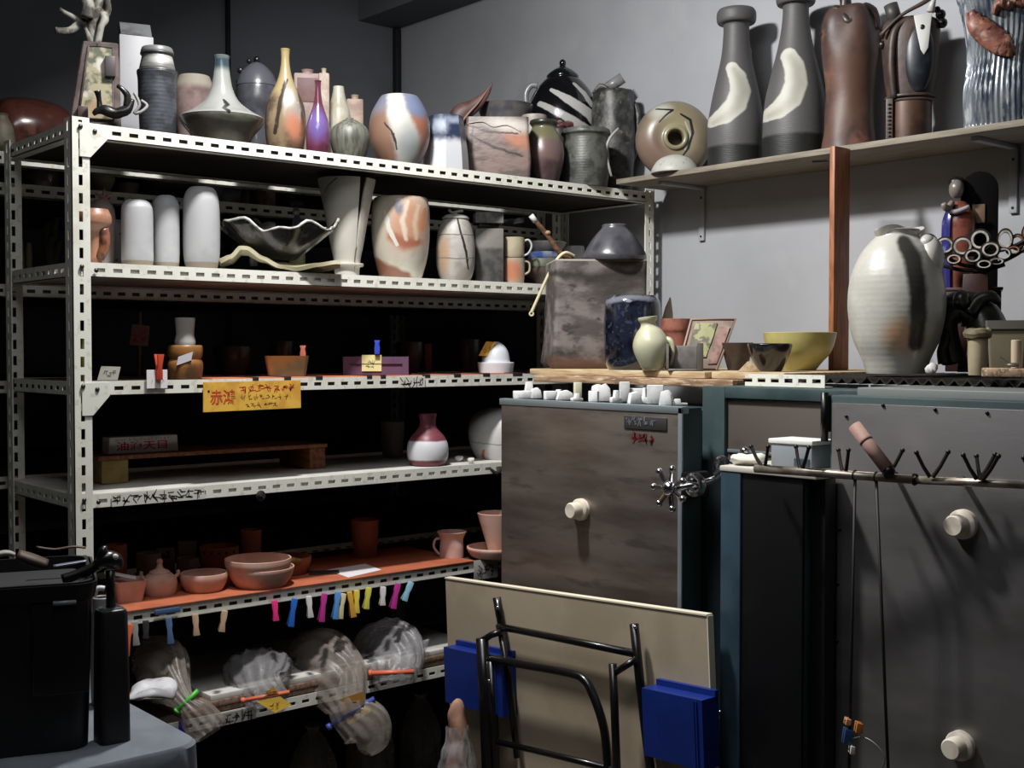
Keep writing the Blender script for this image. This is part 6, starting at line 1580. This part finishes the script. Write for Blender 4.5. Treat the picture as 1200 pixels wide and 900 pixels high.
# ---------------- lowest shelf (S6): ware boards and plastic bags of clay
bx0, bx1 = at(240, 820, Y=2.985).x, 2.42
m_wb = wood('ware board', (150, 122, 104), (112, 88, 74))
slab('ware_board', 'bottom ware board of the stack of three on the lowest shelf', 'board', bx0-.06, bx1, 2.990, 3.40, S6+.0002, S6+.016, m_wb, 'ware boards on the lowest shelf')
slab('ware_board', 'middle ware board of the stack of three on the lowest shelf', 'board', bx0+.0, bx1-.05, 2.987, 3.38, S6+.0165, S6+.032, m_wb, 'ware boards on the lowest shelf')
slab('ware_board', 'topmost, white-faced ware board of the stack of three on the lowest shelf', 'board', bx0+.02, bx1, 2.991, 3.42, S6+.0325, S6+.048, m_deckw, 'ware boards on the lowest shelf')
Z6 = S6+.0485
def plastic(nm, c, al, c2):
    return mat(nm, c, .34, c2=c2, nscale=9, lo=.4, hi=.65, trans=1-al, bump=.9, bscale=30, spec=.6)
m_pl1 = plastic('milky plastic', (178, 168, 158), .46, (140, 128, 118))
m_pl2 = plastic('clear plastic', (190, 188, 190), .38, (150, 148, 150))
def gathered(bm, pts, ws, hs, k=5, n=60, rip=13, amp=.07, seed=0):
    """a bag gathered along a path: elliptic rings with folds that vanish at the tie"""
    q = spline([(*p, w, h) for p, w, h in zip(pts, ws, hs)], k)
    rings = []
    for i, a in enumerate(q):
        p = Vector(a[:3]); d = (Vector(q[min(i+1, len(q)-1)][:3])-Vector(q[max(i-1, 0)][:3])).normalized()
        u = d.cross(Vector((0, 1, 0))); u = u.normalized() if u.length > .1 else Vector((1, 0, 0)); w = d.cross(u)
        ring = []
        for j in range(n):
            t_ = 2*math.pi*j/n
            f = 1+amp*math.sin(rip*t_+seed)+amp*.5*math.sin((rip*2+3)*t_+i*.35+seed)+.06*noise.noise(Vector((math.cos(t_)*2, math.sin(t_)*2, i*.3+seed)))
            ring.append(bm.verts.new(p+u*math.cos(t_)*a[3]*f+w*math.sin(t_)*a[4]*f))
        rings.append(ring)
    for a, b in zip(rings, rings[1:]):
        for j in range(n):
            k_ = (j+1) % n; bm.faces.new((a[j], a[k_], b[k_], b[j]))
    bm.faces.new(rings[0][::-1])
    return recalc(bm)
def bag(name, label, px, path, mt, tie=None, tiecol=None, notes=(), Y=2.965, seed=0):
    """path: (image x, image y, dy into the shelf, half width px, half height px)"""
    s = Spot(px, Z6, Y=Y)
    t = thing(name, label, 'plastic bag', s.loc, s.rz, 'plastic bags of clay on the lowest shelf')
    bm = BM(); gathered(bm, [s.L(x, y, dy) for x, y, dy, _, _ in path], [w*s.w for *_, w, _ in path], [h*s.s for *_, h in path], seed=seed)
    for v in bm.verts:
        if v.co.y > .022 and v.co.z < .0015: v.co.z = .0015
    obj('film', bm, mt, t, ang=180)
    if tie:
        bm = BM(); (x0, y0), (x1, y1), r_ = tie
        tube(bm, [s.L(x0, y0, -.042), s.L(x1, y1, -.042)], r_*s.s, 10, flat=.9); tube(bm, [s.L(x0, y0, -.042), s.L(x0+(x1-x0)*.08, y0+(y1-y0)*.08, -.042)], r_*1.3*s.s, 10)
        obj('bag_clip', bm, tiecol, t, label=None)
    for i, (poly, c) in enumerate(notes):
        bm = BM(); vs = [s.L(x, y, dy) for x, y, dy in poly]
        a = [bm.verts.new(v) for v in vs]; b = [bm.verts.new(v+Vector((0, .001, 0))) for v in vs]; n_ = len(a)
        bm.faces.new(a); bm.faces.new(b[::-1])
        for j in range(n_): bm.faces.new((a[j], b[j], b[(j+1) % n_], a[(j+1) % n_]))
        nt_ = obj('note', recalc(bm), c, t, smooth=False, label='yellow paper note')
        c_ = sum(vs, Vector())/n_
        bm = scrawl(BM(), c_.x-.016, c_.x+.012, c_.z-.006, .012, 2, y=min(v.y for v in vs)-.001, w=.0016, seed=90+i, strokes=4); obj('lettering', bm, mat('brown ink', (110, 62, 24)), nt_, smooth=False)
    return t
m_note = mat('sticky yellow', (232, 190, 70), .7); m_note2 = mat('ochre note', (176, 128, 48), .7)
bag('plastic_bag', 'milky plastic bag tied with a bright green clip, leftmost on the lowest shelf', 215, [(176, 800, .16, 30, 22), (184, 796, .10, 42, 26), (198, 806, .03, 26, 20), (214, 820, -.025, 12, 10), (226, 832, -.04, 20, 13), (240, 850, -.04, 22, 12), (244, 856, -.04, 18, 8)], m_pl1, ((203, 828), (229, 805), 3.2), solid('green', pc['green']), seed=1)
bag('plastic_bag', 'clear plastic bag with an orange-and-white clip and a yellow note, second from the left', 300, [(300, 800, .18, 34, 18), (300, 796, .10, 42, 24), (304, 806, .02, 30, 14), (310, 812, -.025, 22, 6), (314, 818, -.035, 22, 5), (316, 822, -.035, 20, 4)], m_pl2, ((280, 815), (337, 808), 2.6), solid('coral', (232, 122, 90)), [([(307, 809, -.05), (318, 799, -.046), (324, 808, -.05)], m_note2), ([(298, 816, -.05), (326, 812, -.05), (339, 822, -.052), (320, 830, -.054)], m_note)], seed=2)
bag('plastic_bag', 'large milky bag tipping over the shelf edge with a blue clip and ochre notes', 400, [(365, 800, .18, 34, 22), (374, 792, .10, 46, 32), (392, 800, .02, 40, 24), (404, 822, -.035, 24, 14), (408, 834, -.04, 22, 9), (424, 846, -.04, 30, 12), (432, 862, -.04, 24, 11), (426, 878, -.04, 8, 6)], m_pl1, ((382, 847), (437, 815), 3.2), solid('periwinkle', (74, 88, 168)), [([(397, 812, -.062), (424, 804, -.062), (424, 818, -.06), (400, 828, -.06)], m_note2), ([(404, 840, -.058), (430, 822, -.058), (433, 828, -.058), (408, 842, -.058)], m_note)], seed=3)
bag('plastic_bag', 'clear plastic bag closed by an orange clip, nearest the folded table', 462, [(452, 785, .18, 32, 18), (456, 775, .10, 44, 26), (460, 778, .02, 36, 16), (460, 784, -.03, 26, 6), (462, 790, -.035, 26, 6), (462, 797, -.035, 20, 4)], m_pl2, ((431, 784), (484, 783), 3.2), solid('bright orange', (232, 116, 84)), seed=4)
# stiff corners of film sticking up from two bags
for i, (px, pts, nm) in enumerate(((340, [(318, 800), (326, 782), (339, 770), (334, 796)], 'stiff pointed corner of clear film beside the second bag'), (480, [(440, 772), (478, 756), (503, 746), (495, 772), (470, 786)], 'broad stiff flap of clear film above the orange-clipped bag'))):
    s = Spot(px, Z6, Y=3.02)
    bm = BM(); vs = [bm.verts.new(s.L(x, y, .02*math.sin(k*2.0))) for k, (x, y) in enumerate(pts)]
    f = bm.faces.new(vs); bmesh.ops.triangulate(bm, faces=[f]); bmesh.ops.subdivide_edges(bm, edges=bm.edges[:], cuts=3, use_grid_fill=True); jitter(bm, .006, 18, i)
    r_ = bmesh.ops.solidify(bm, geom=bm.faces[:], thickness=.0015)
    mzz = min(v.co.z for v in bm.verts)
    one('film_flap', bm, m_pl2, nm, 'plastic film', s.loc, s.rz, None, ang=180)
p = at(214, 854, Y=2.96)
peg('violet-blue peg on the lowest shelf edge under the green-tied bag', (p.x, 2.962, p.z+.012), 0, solid('violet blue', (58, 44, 190)), L=.028)
# sacks on the floor below
for i, (px, w_, h_) in enumerate(((365, .075, .30), (432, .078, .33), (492, .07, .31))):
    s = Spot(px, 0.002, Y=3.33+.02*i); bm = BM()
    lathe(bm, spline([(w_*.9, 0), (w_, .06), (w_*.95, h_*.6), (w_*.5, h_*.85), (w_*.25, h_*.93), (w_*.4, h_)], 5), 40, cap1=True, fn=lambda r_, z, a: r_*(1+.06*math.sin(7*a+z*20)+.04*math.sin(13*a)))
    one('clay_sack', recalc(bm), m_pl1, ['dim plastic clay sack on the floor under the rack, leftmost of three', 'dim plastic clay sack on the floor under the rack, the middle and tallest', 'dim plastic clay sack on the floor under the rack, nearest the folded table'][i], 'sack', s.loc, s.rz, 'clay sacks under the rack')
# ================================================================== folding table on edge before the left kiln
TONE[:] = [1, 1]
TX = 2.075
def tp(px, py, off=0): return at(px, py, X=TX-off)
m_tt = mat('table underside beige', (172, 158, 136), .6, c2=(160, 146, 124), nscale=5)
m_te = mat('table edge cream', (226, 216, 194), .5)
m_tb = mat('navy plastic', (18, 44, 122), .38, c2=(16, 38, 108), nscale=7)
m_leg = mat('black tube steel', (15, 14, 15), .3, .2, coat=.3)
TL, TR = tp(522, 678), tp(828, 722)
eu = (TR-TL); LW = eu.length; eu.normalize()
BRr = tp(846, 898); evr = (BRr-TR).normalized()
ev = Vector((-.0, 0, 0)); n_ = Vector((-1, 0, 0)); ev = n_.cross(eu).normalized()
if ev.z > 0: ev = -ev
n_ = eu.cross(ev).normalized()
if n_.x > 0: n_ = -n_
LH = .86
# drop until the lower corner meets the floor
low = min((TL+ev*LH).z, (TR+ev*LH).z)
LH -= (0.002-low)/max(-ev.z, .1) if low < .002 else 0
low = min((TL+ev*LH).z, (TR+ev*LH).z); LH += (low-.002)/(-ev.z)
tb = thing('folding_table', 'beige folding table stood on edge with black folded legs and blue trays', 'folding table', (TL.x, TL.y, 0))
def tk(name, bm, m, par=None, **k):
    o = obj(name, bm, m, par or tb, **k)
    if par is None: o.location = (-tb.location.x, -tb.location.y, 0)
    return o
bm = BM(); obox(bm, TL-n_*.018, eu, ev, n_, LW, LH, .018)
tk('tabletop', recalc(bm), m_tt, smooth=False)
bm = BM(); obox(bm, TL-ev*.004-n_*.019-eu*.001, eu, ev, n_, LW+.002, .0039, .021); obox(bm, TR+eu*.0003-n_*.019, eu, ev, n_, .003, LH, .0195)
tk('edge_band', recalc(bm), m_te, smooth=False)
def bar(name, pts, r_px, off, k=0, flat=1):
    P_ = [tp(x, y, o) for (x, y), o in zip(pts, off if isinstance(off, (list, tuple)) else [off]*len(pts))]
    d = (P_[0].x*FH.x+P_[0].y*FH.y)/F
    bm = BM(); tube(bm, P_, r_px*d, 10, k, flat=flat); return tk(name, bm, m_leg)
bar('leg_bracket', [(582, 700), (586, 722), (589, 738)], 5, .020)
bar('brace_tube', [(586, 736), (597, 800), (606, 888)], 4, .030)
bar('cross_tube', [(584, 734), (660, 749), (744, 766)], 4.2, .030)
bar('leg', [(743, 731), (750, 800), (758, 868), (766, 930)], 5.6, .028)
bar('leg', [(565, 748), (569, 830), (572, 900), (574, 960)], 7.5, .062)
bar('leg', [(575, 775), (579, 850), (581, 930)], 5.5, .052)
bar('link', [(566, 750), (576, 744), (588, 740)], 4, [.062, .05, .034])
bar('leg_hoop', [(572, 771), (620, 780), (668, 789), (684, 796), (694, 812), (706, 846), (711, 880), (714, 940)], 4.8, .050, 5)
bar('leg', [(718, 778), (721, 850), (724, 930)], 5, .062)
bar('link', [(718, 790), (732, 781), (746, 772)], 4.2, [.062, .05, .034])
bar('cross_tube', [(578, 868), (650, 885), (720, 902)], 3.6, .050)
for (x, y) in ((583, 712), (744, 735), (676, 790), (573, 798)):
    bm = BM(); blob(bm, tp(x, y, .050 if x in (676,) else .072 if x == 573 else .034), (.004, .005, .005), 10); tk('bolt', bm, m_chrome)
def tray(px0, py0, px1, py1, dep, label):
    a = tp(px0, py0, dep); b = tp(px1, py0, dep)
    wv = (a-b).length; hv = (tp(px0, py1, dep)-a).length
    d_ = eu.copy()
    bm = BM(); t_ = .005
    o = a-n_*dep+n_*.0006
    obox(bm, o, d_, ev, n_, wv, t_, dep); obox(bm, o+ev*(hv-t_), d_, ev, n_, wv, t_, dep)
    obox(bm, o+ev*t_, d_, ev, n_, t_, hv-2*t_, dep); obox(bm, o+ev*t_+d_*(wv-t_), d_, ev, n_, t_, hv-2*t_, dep)
    obox(bm, o+ev*t_+d_*t_+n_*(dep-t_), d_, ev, n_, wv-2*t_, hv-2*t_, t_)
    tr = tk('storage_tray', bm, m_tb, smooth=False, label=label)
    bm = BM(); obox(bm, o-ev*.014+d_*.006, d_, ev, n_, wv-.004, .0138, .012); obj('tray_rim', bm, m_tb, tr, smooth=False)
    bm = BM()
    for f in (.86, .90): obox(bm, o+ev*.004+d_*wv*f+n_*dep, d_, ev, n_, .004, hv-.01, .003)
    obj('tray_rib', bm, m_tb, tr, smooth=False)
tray(752, 806, 821, 884, .055, 'navy plastic tray on the right')
tray(520, 758, 586, 822, .05, 'navy plastic tray on the left')
# wrapped clay column by the left foot of the table
s = Spot(536, .002, X=1.93)
t = thing('wrapped_clay', 'column of pinkish clay wrapped in cloudy plastic beside the folded table', 'clay', s.loc, s.rz)
bm = lathe(BM(), spline([(16*s.w, 0), (17*s.w, s.Z(960)), (14*s.w, s.Z(900)), (11.5*s.w, s.Z(860)), (9.5*s.w, s.Z(836)), (6.5*s.w, s.Z(825)), (2*s.w, s.Z(820))], 6), 40, cap1=True); jitter(bm, .008, 22, 4)
for v in bm.verts: v.co.z = max(v.co.z, 0)
obj('clay', recalc(bm), mat('pink clay', (176, 134, 112), .7, c2=(150, 112, 94), nscale=16), t)
bm = lathe(BM(), spline([(24*s.w, 0.001), (24*s.w, s.Z(930)), (19*s.w, s.Z(884)), (14.5*s.w, s.Z(862)), (12.5*s.w, s.Z(850))], 6), 60, cap0=False, fn=lambda r_, z, a: r_*(1+.06*math.sin(9*a+z*30)+.05*math.sin(17*a))); jitter(bm, .008, 30, 2)
obj('wrapping', bm, m_pl2, t, ang=180)

# ================================================================== hook rail before the right kiln
m_rail = mat('galvanised rail', (168, 160, 146), .35, .7, c2=(128, 118, 106), nscale=20)
m_hook = mat('dark hook', (44, 38, 34), .4, .5)
A0 = at(885, 549, X=2.06); B0 = Vector((2.125, at(1070, 562, X=2.125).y, at(1070, 562, X=2.125).z)); C0 = Vector((2.15, at(1230, 570, X=2.15).y, at(1230, 570, X=2.15).z))
rl = thing('hook_rail', 'long metal rail with upright hooks in front of the right kiln, its left end free', 'hook rail', (A0.x, A0.y, A0.z))
def rk3(name, bm, m, par=rl, **k):
    o = obj(name, bm, m, par, **k); o.location = -par.location if par.parent is None else (0, 0, 0); return o
rr_ = 5*2.5/F
bm = BM(); tube(bm, [A0, A0.lerp(B0, .5), B0], rr_, 12); rk3('rail_tube', bm, m_rail)
C1 = B0+(C0-B0)
bm = BM(); tube(bm, [B0.lerp(C0, -.02)+Vector((.012, 0, -.002)), C0+Vector((.012, 0, 0))], rr_*.9, 12); rk3('rail_tube', bm, m_rail)
bm = BM(); torus(bm, (0, 0, 0), rr_*1.12, .003, 'y', 16, 6); shift(bm, B0+Vector((.006, 0, 0))); rk3('tie', bm, m_black)
for yy in (.25, .8):
    q = B0.lerp(C0, yy); bm = BM(); tube(bm, [q+Vector((.012, 0, 0)), Vector((KX-.0035, q.y, q.z))], .006, 8); rk3('standoff', bm, m_hook)
q = B0.lerp(A0, .25); bm = BM(); tube(bm, [q, Vector((KX-.0035, q.y, q.z))], .006, 8); rk3('standoff', bm, m_hook)
def on_rail(px):
    d = ray(px, 450); lo, hi = -.05, 1.05
    P0, P1_ = (A0, B0) if px < 1068 else (B0, C0)
    # bearing intersection
    k = (P0.x*d.y-P0.y*d.x)/((P0.x-P1_.x)*d.y-(P0.y-P1_.y)*d.x)
    return P0.lerp(P1_, k)
HK = [(893, 874, 524), (897, 906, 523), (938, 928, 524), (941, 954, 524), (988, 978, 528), (992, 1000, 527), (1042, 1056, 528), (1091, 1078, 530), (1094, 1109, 530), (1146, 1133, 533), (1149, 1164, 533), (1153, 1176, 534), (1150, 1141, 535), (1215, 1204, 536)]
for i, (bx_, tx_, ty_) in enumerate(HK):
    p = on_rail(bx_); q = on_rail(tx_)
    top = Vector((p.x+(-.012 if i % 2 else .012), q.y, zat(q.x, q.y, ty_)))
    bm = BM(); tube(bm, [p+Vector((0, 0, rr_*.7)), p.lerp(top, .5), top], [.0042, .0036, .0036], 8); blob(bm, top, (.005, .005, .005), 8); rk3('hook', bm, m_hook)
s_b = on_rail(1045); tpq = on_rail(1000)
tt = Vector((s_b.x-.01, tpq.y, zat(tpq.x, tpq.y, 499)))
st = s_b+Vector((-.012, 0, .018))
br = thing('brush_tube', 'pinkish cardboard tube leaning on the hook rail before the right kiln', 'tube', tuple(st))
bm = BM(); tube(bm, [st, tt], .0135, 16); o = obj('tube', bm, mat('dusty pink tube', (160, 128, 116), .7, c2=(142, 108, 98), nscale=14), br); o.location = -st
bm = BM(); m0 = st.lerp(tt, .62); d = (tt-st).normalized(); tube(bm, [m0, m0+d*.006], .0142, 16); o = obj('band', bm, mat('pink band', (128, 92, 84), .7), br); o.location = -st
bm = BM(); blob(bm, st-d*.004, (.013, .013, .012), 10); o = obj('black_tip', bm, m_black, br, label='black tip'); o.location = -st
# hanging cords and the clip cluster
m_cord = mat('black cord', (14, 13, 13), .6)
for i, (px0, px1, yb, nm) in enumerate(((1003, 995, 905, 'left black cord hanging from the hook rail, clips near its lower end'), (1028, 1042, 930, 'right black cord hanging from the hook rail, slanting slightly right'))):
    p = on_rail(px0); d = ray(px1, yb)
    k = p.x/d.x; e = Vector((0, 0, EYE))+d*k
    bm = BM(); torus(bm, (0, 0, 0), rr_*1.14, .0016, 'y', 14, 6); tube(bm, [Vector((0, 0, -rr_*1.1)), (e-p)*.5, e-p], .0032, 8)
    one('hanging_cord', bm, m_cord, nm, 'cord', tuple(p), 0, 'cords on the hook rail')
cp0 = on_rail(1003); 
def cpt(px, py): 
    d = ray(px, py); k = (cp0.x-.008)/d.x; return Vector((0, 0, EYE))+d*k
cl = [(993, 862, 12, 16, 'blue clip hanging on the left cord', solid('dull blue clip', (48, 78, 120))), (1006, 852, 9, 11, 'orange clip hanging on the left cord beside the blue one', solid('orange clip', (196, 122, 62))), (993, 845, 7, 7, 'small pale orange clip at the top of the cord cluster', solid('apricot clip', (206, 150, 110))), (998, 878, 6, 9, 'small white clip at the bottom of the cord cluster', solid('white clip', pc['white']))]
for px, py, w_, h_, nm, m in cl:
    p = cpt(px, py); s_ = 2.45/F
    t = thing('cord_clip', nm, 'clip', tuple(p), R(-40), 'clips on the left cord')
    for sg in (-1, 1):
        bm = BM(); prism(bm, [(-w_*s_*.5, -h_*s_*.5), (w_*s_*.4, -h_*s_*.6), (w_*s_*.5, h_*s_*.4), (-w_*s_*.3, h_*s_*.6)], sg*.0055-.003, sg*.0055+.003, .001); obj('jaw', bm, m, t, ang=30)
    bm = BM(); torus(bm, (0, 0, 0), .005, .0015, 'y', 12, 6); obj('spring', bm, m_bolt, t)
bm = BM(); pts = [cpt(x, y) for x, y in ((997, 866), (1012, 864), (1028, 874), (1037, 890), (1030, 906))]; p0_ = pts[0].copy()
tube(bm, [p-p0_ for p in pts], .0014, 6, 5); one('wire_loop', bm, mat('thin wire', (120, 120, 120), .4, .6), 'thin wire loop curling right from the clip cluster', 'wire', tuple(p0_), 0)

# ================================================================== foreground table at the left
TZ = .80
m_cl = mat('grey cloth cover', (112, 118, 126), .75, c2=(98, 104, 112), nscale=6, bump=.15, bscale=12)
fy0 = 1.985; fx1 = .985
out = []
def rc(cx, cy, r_, a0, a1, n=8): return [(cx+r_*math.cos(R(a0+(a1-a0)*i/n)), cy+r_*math.sin(R(a0+(a1-a0)*i/n))) for i in range(n+1)]
x0_, x1_, y0_, y1_ = .15, fx1, fy0, 2.52
out = rc(x1_-.05, y0_+.05, .05, -90, 0)+rc(x1_-.16, y1_-.16, .16, 0, 90)+rc(x0_+.08, y1_-.08, .08, 90, 180)+rc(x0_+.08, y0_+.08, .08, 180, 270)
cx_, cy_ = (x0_+x1_)/2, (y0_+y1_)/2
ft = thing('work_table', 'low table under a grey cloth cover in the left foreground', 'table', (cx_, cy_, 0))
bm = BM(); rings = []
for k, (z, f) in enumerate(((TZ, .9), (TZ, .985), (TZ-.006, 1.0), (TZ-.05, 1.004), (TZ-.16, 1.01), (TZ-.28, 1.018))):
    ring = []
    for i, (x, y) in enumerate(out):
        w = (.012*math.sin(i*1.9)+.008*math.sin(i*.8)) if k >= 4 else 0
        ring.append(bm.verts.new(((x-cx_)*(f+w), (y-cy_)*(f+w), z+(.02*math.sin(i*.7) if k == 5 else 0))))
    rings.append(ring)
bm.faces.new(rings[0])
for a, b in zip(rings, rings[1:]):
    for i in range(len(a)): j = (i+1) % len(a); bm.faces.new((a[i], a[j], b[j], b[i]))
obj('cloth_cover', recalc(bm), m_cl, ft)
bm = BM(); box(bm, x0_-cx_+.03, x1_-cx_-.03, y0_-cy_+.03, y1_-cy_-.03, TZ-.04, TZ-.008, .004); obj('tabletop', bm, m_deck, ft, ang=30)
for sx in (x0_-cx_+.05, x1_-cx_-.09):
    for sy in (y0_-cy_+.05, y1_-cy_-.09):
        bm = BM(); box(bm, sx, sx+.04, sy, sy+.04, .001, TZ-.0405, .003); obj('leg', bm, m_leg, ft, ang=30)
Zt = TZ+.0006
# black bin
m_bin = mat('black plastic', (13, 13, 14), .45, c2=(17, 17, 18), nscale=8)
m_bin2 = mat('black plastic gloss', (18, 18, 20), .3)
p = at(60, 852, Z=Zt)
s = Spot(46, Zt, Y=2.23)
bn = thing('storage_bin', 'big black lidded bin on the grey cloth in the left foreground', 'bin', s.loc, s.rz)
xr_ = s.X(104); xl_ = s.X(-120); ht = s.Z(668)
bm = sq_vessel([(0.94*(xr_-xl_)/2, .13, 0), ((xr_-xl_)/2, .15, ht)], .006, .035); shift(bm, ((xr_+xl_)/2, 0, 0)); obj('body', bm, m_bin, bn, ang=50)
bm = sq_vessel([((xr_-xl_)/2+.004, .154, ht-.03), ((xr_-xl_)/2+.008, .158, ht-.002)], .004, .037); shift(bm, ((xr_+xl_)/2, 0, 0)); obj('rim', bm, m_bin2, bn, ang=50)
bm = BM(); box(bm, xl_+.015, xr_-.02, -.14, .14, ht*.9, ht*.92, .004); obj('inner_tray', bm, mat('dark filling', (34, 34, 36), .8), bn, ang=30)
bm = BM(); box(bm, s.X(34), s.X(98), -.1535, -.147, s.Z(790), s.Z(688), .003); obj('front_panel', bm, m_bin2, bn, ang=30)
bm = BM(); tube(bm, [s.L(58, 689, -.155), s.L(84, 689, -.155)], .004, 8); obj('handle_grip', bm, mat('grey grip', (120, 124, 128), .4), bn, label='grey grip')
# tools laid over the bin
G6 = 'tools lying across the black bin'
m_tw = mat('worn tool wood', (84, 62, 44), .6, c2=(60, 44, 32), nscale=18)
zt_ = Zt+ht+.004
def tool(label, pts, rs, m, name='wood_tool', flat=.5, dy=0, cat='tool'):
    sp = Spot(pts[0][0], zt_, Y=2.23); 
    bm = BM(); tube(bm, [sp.L(x, y, dy) for x, y in pts], [r_*sp.s for r_ in rs], 10, 4, flat=flat)
    one(name, bm, m, label, cat, sp.loc, sp.rz, G6)
tool('thick brown wooden tool head lying over the bin at the left', [(18, 648), (34, 655), (52, 662)], [12, 15, 13], m_tw, dy=-.02)
tool('pale rounded tool end at the left edge on the bin', [(-30, 650), (2, 645), (14, 648)], [6, 7, 5], mat('pale tool end', (150, 146, 140), .6), dy=-.05)
tool('slender brown stick across the bin behind the wooden head', [(40, 646), (62, 650), (84, 648), (100, 650)], [3, 3, 3, 3], m_tw, dy=.05)
tool('blue-grey metal ruler across the bin, pointing at the black bottle', [(60, 655), (80, 653), (98, 651)], [5, 5, 4], mat('blue grey metal', (140, 146, 160), .35, .5), 'metal_ruler', .3, -.08)
tool('black rod slung across the right corner of the bin', [(70, 668), (92, 662), (116, 652), (124, 645)], [6, 6, 6, 5], m_bin2, 'black_rod', 1, -.1)
# black pump bottle
p = at(127, 868, Z=Zt)
s = Spot(127, Zt, Y=p.y)
pb = thing('pump_bottle', 'tall black bottle with a dark pump head on the grey cloth', 'bottle', s.loc, s.rz+R(20))
hw = 18.5*s.w
bm = sq_vessel([(hw*1.02, hw*.95, 0), (hw*1.0, hw*.93, s.Z(800)), (hw*.93, hw*.88, s.Z(718)), (hw*.85, hw*.8, s.Z(714))], .003, .010); obj('body', bm, mat('matt black bottle', (16, 16, 18), .5), pb, ang=50)
bm = sq_vessel([(hw*.85, hw*.8, s.Z(714)+.0003), (hw*.6, hw*.55, s.Z(711))], .003, .01); obj('shoulder', bm, mat('grey shoulder', (60, 62, 64), .4), pb, ang=50)
bm = BM(); tube(bm, [(0, 0, s.Z(711)), (0, 0, s.Z(690)), (0, 0, s.Z(668))], [6*s.w, 5*s.w, 6*s.w], 14); obj('neck', bm, m_bin2, pb)
bm = BM(); tube(bm, [s.L(108, 660, 0), s.L(122, 655, 0), s.L(134, 658, 0), s.L(139, 666, 0)], [5*s.s, 10*s.s, 9*s.s, 4*s.s], 12, 4); tube(bm, [s.L(116, 656, 0), s.L(119, 644, 0), s.L(123, 642, 0)], [7*s.s, 6*s.s, 3*s.s], 10, 3); ph_ = obj('pump_head', bm, m_bin2, pb)
bm = BM(); blob(bm, s.L(130, 652, -.012), (.006, .005, .006), 10); obj('cap_stud', bm, mat('pale stud', (206, 198, 190), .4), ph_, label='pale stud')
# white jug handle behind the bottle
s = Spot(117, Zt, Y=2.33)
t = thing('white_jug', 'white looped jug handle showing between the bin and the black bottle', 'jug', s.loc, s.rz)
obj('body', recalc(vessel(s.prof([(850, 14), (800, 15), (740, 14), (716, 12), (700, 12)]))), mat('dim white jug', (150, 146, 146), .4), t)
bm = BM(); tube(bm, [s.L(120, 690, 0), s.L(111, 690, 0), s.L(105, 704, 0), s.L(106, 718, 0), s.L(116, 722, 0)], .0055, 8, 4); obj('handle', bm, mat('white jug handle', (206, 200, 200), .4), t)
# slumped white bag behind the bottle
s = Spot(176, Zt, Y=2.32)
t = thing('white_bag', 'slumped white plastic bag of brown clay behind the black bottle', 'plastic bag', s.loc, s.rz)
bm = BM(); blob(bm, (0, 0, s.Z(808)*.45), (26*s.w, .06, s.Z(808)*.55), 24, .008, 24, 3)
for v in bm.verts: v.co.z = max(v.co.z, 0)
obj('clay_lump', bm, mat('drab clay lump', (128, 112, 94), .8), t)
bm = BM()
blob(bm, (-.004, .004, s.Z(808)*.50), (30*s.w, .068, s.Z(796)*.62), 36)
bmesh.ops.delete(bm, geom=[v for v in bm.verts if v.co.z < s.Z(808)*(.26-.30*v.co.x/(30*s.w))], context='VERTS')
jitter(bm, .014, 22, 5); bmesh.ops.solidify(bm, geom=bm.faces[:], thickness=.0015)
obj('film', recalc(bm), mat('white bag film', (196, 196, 200), .5, c2=(150, 150, 154), nscale=14, bump=.8, bscale=24), t, ang=180)
# ================================================================== light
def lamp(name, kind, loc, energy, col=(1, 1, 1), rot=(0, 0, 0), size=.1, size_y=None):
    l = bpy.data.lights.new(name, kind); l.energy = energy; l.color = col
    if kind == 'AREA':
        l.size = size
        if size_y: l.shape = 'RECTANGLE'; l.size_y = size_y
    else: l.shadow_soft_size = size
    o = bpy.data.objects.new(name, l); COL.objects.link(o); o.location = loc; o.rotation_euler = rot
    return o
def aim(o, t):
    o.rotation_euler = (Vector(t)-o.location).to_track_quat('-Z', 'Y').to_euler()
k = lamp('ceiling_spot', 'AREA', (1.45, 2.4, 3.0), 66, (1, .985, .97), size=.16)
aim(k, (2.5, 1.95, 1.3))
f = lamp('fill_light', 'AREA', (.8, 1.5, 3.05), 16, (.97, .98, 1), size=1.0)  # soft fill added to brighten the kilns, no fixture behind it
aim(f, (2.1, 1.4, .6))
w = bpy.data.worlds.new('world'); SC.world = w; w.use_nodes = True
w.node_tree.nodes['Background'].inputs[0].default_value = (.5, .55, .65, 1)
w.node_tree.nodes['Background'].inputs[1].default_value = .02
SC.view_settings.exposure = 0.0
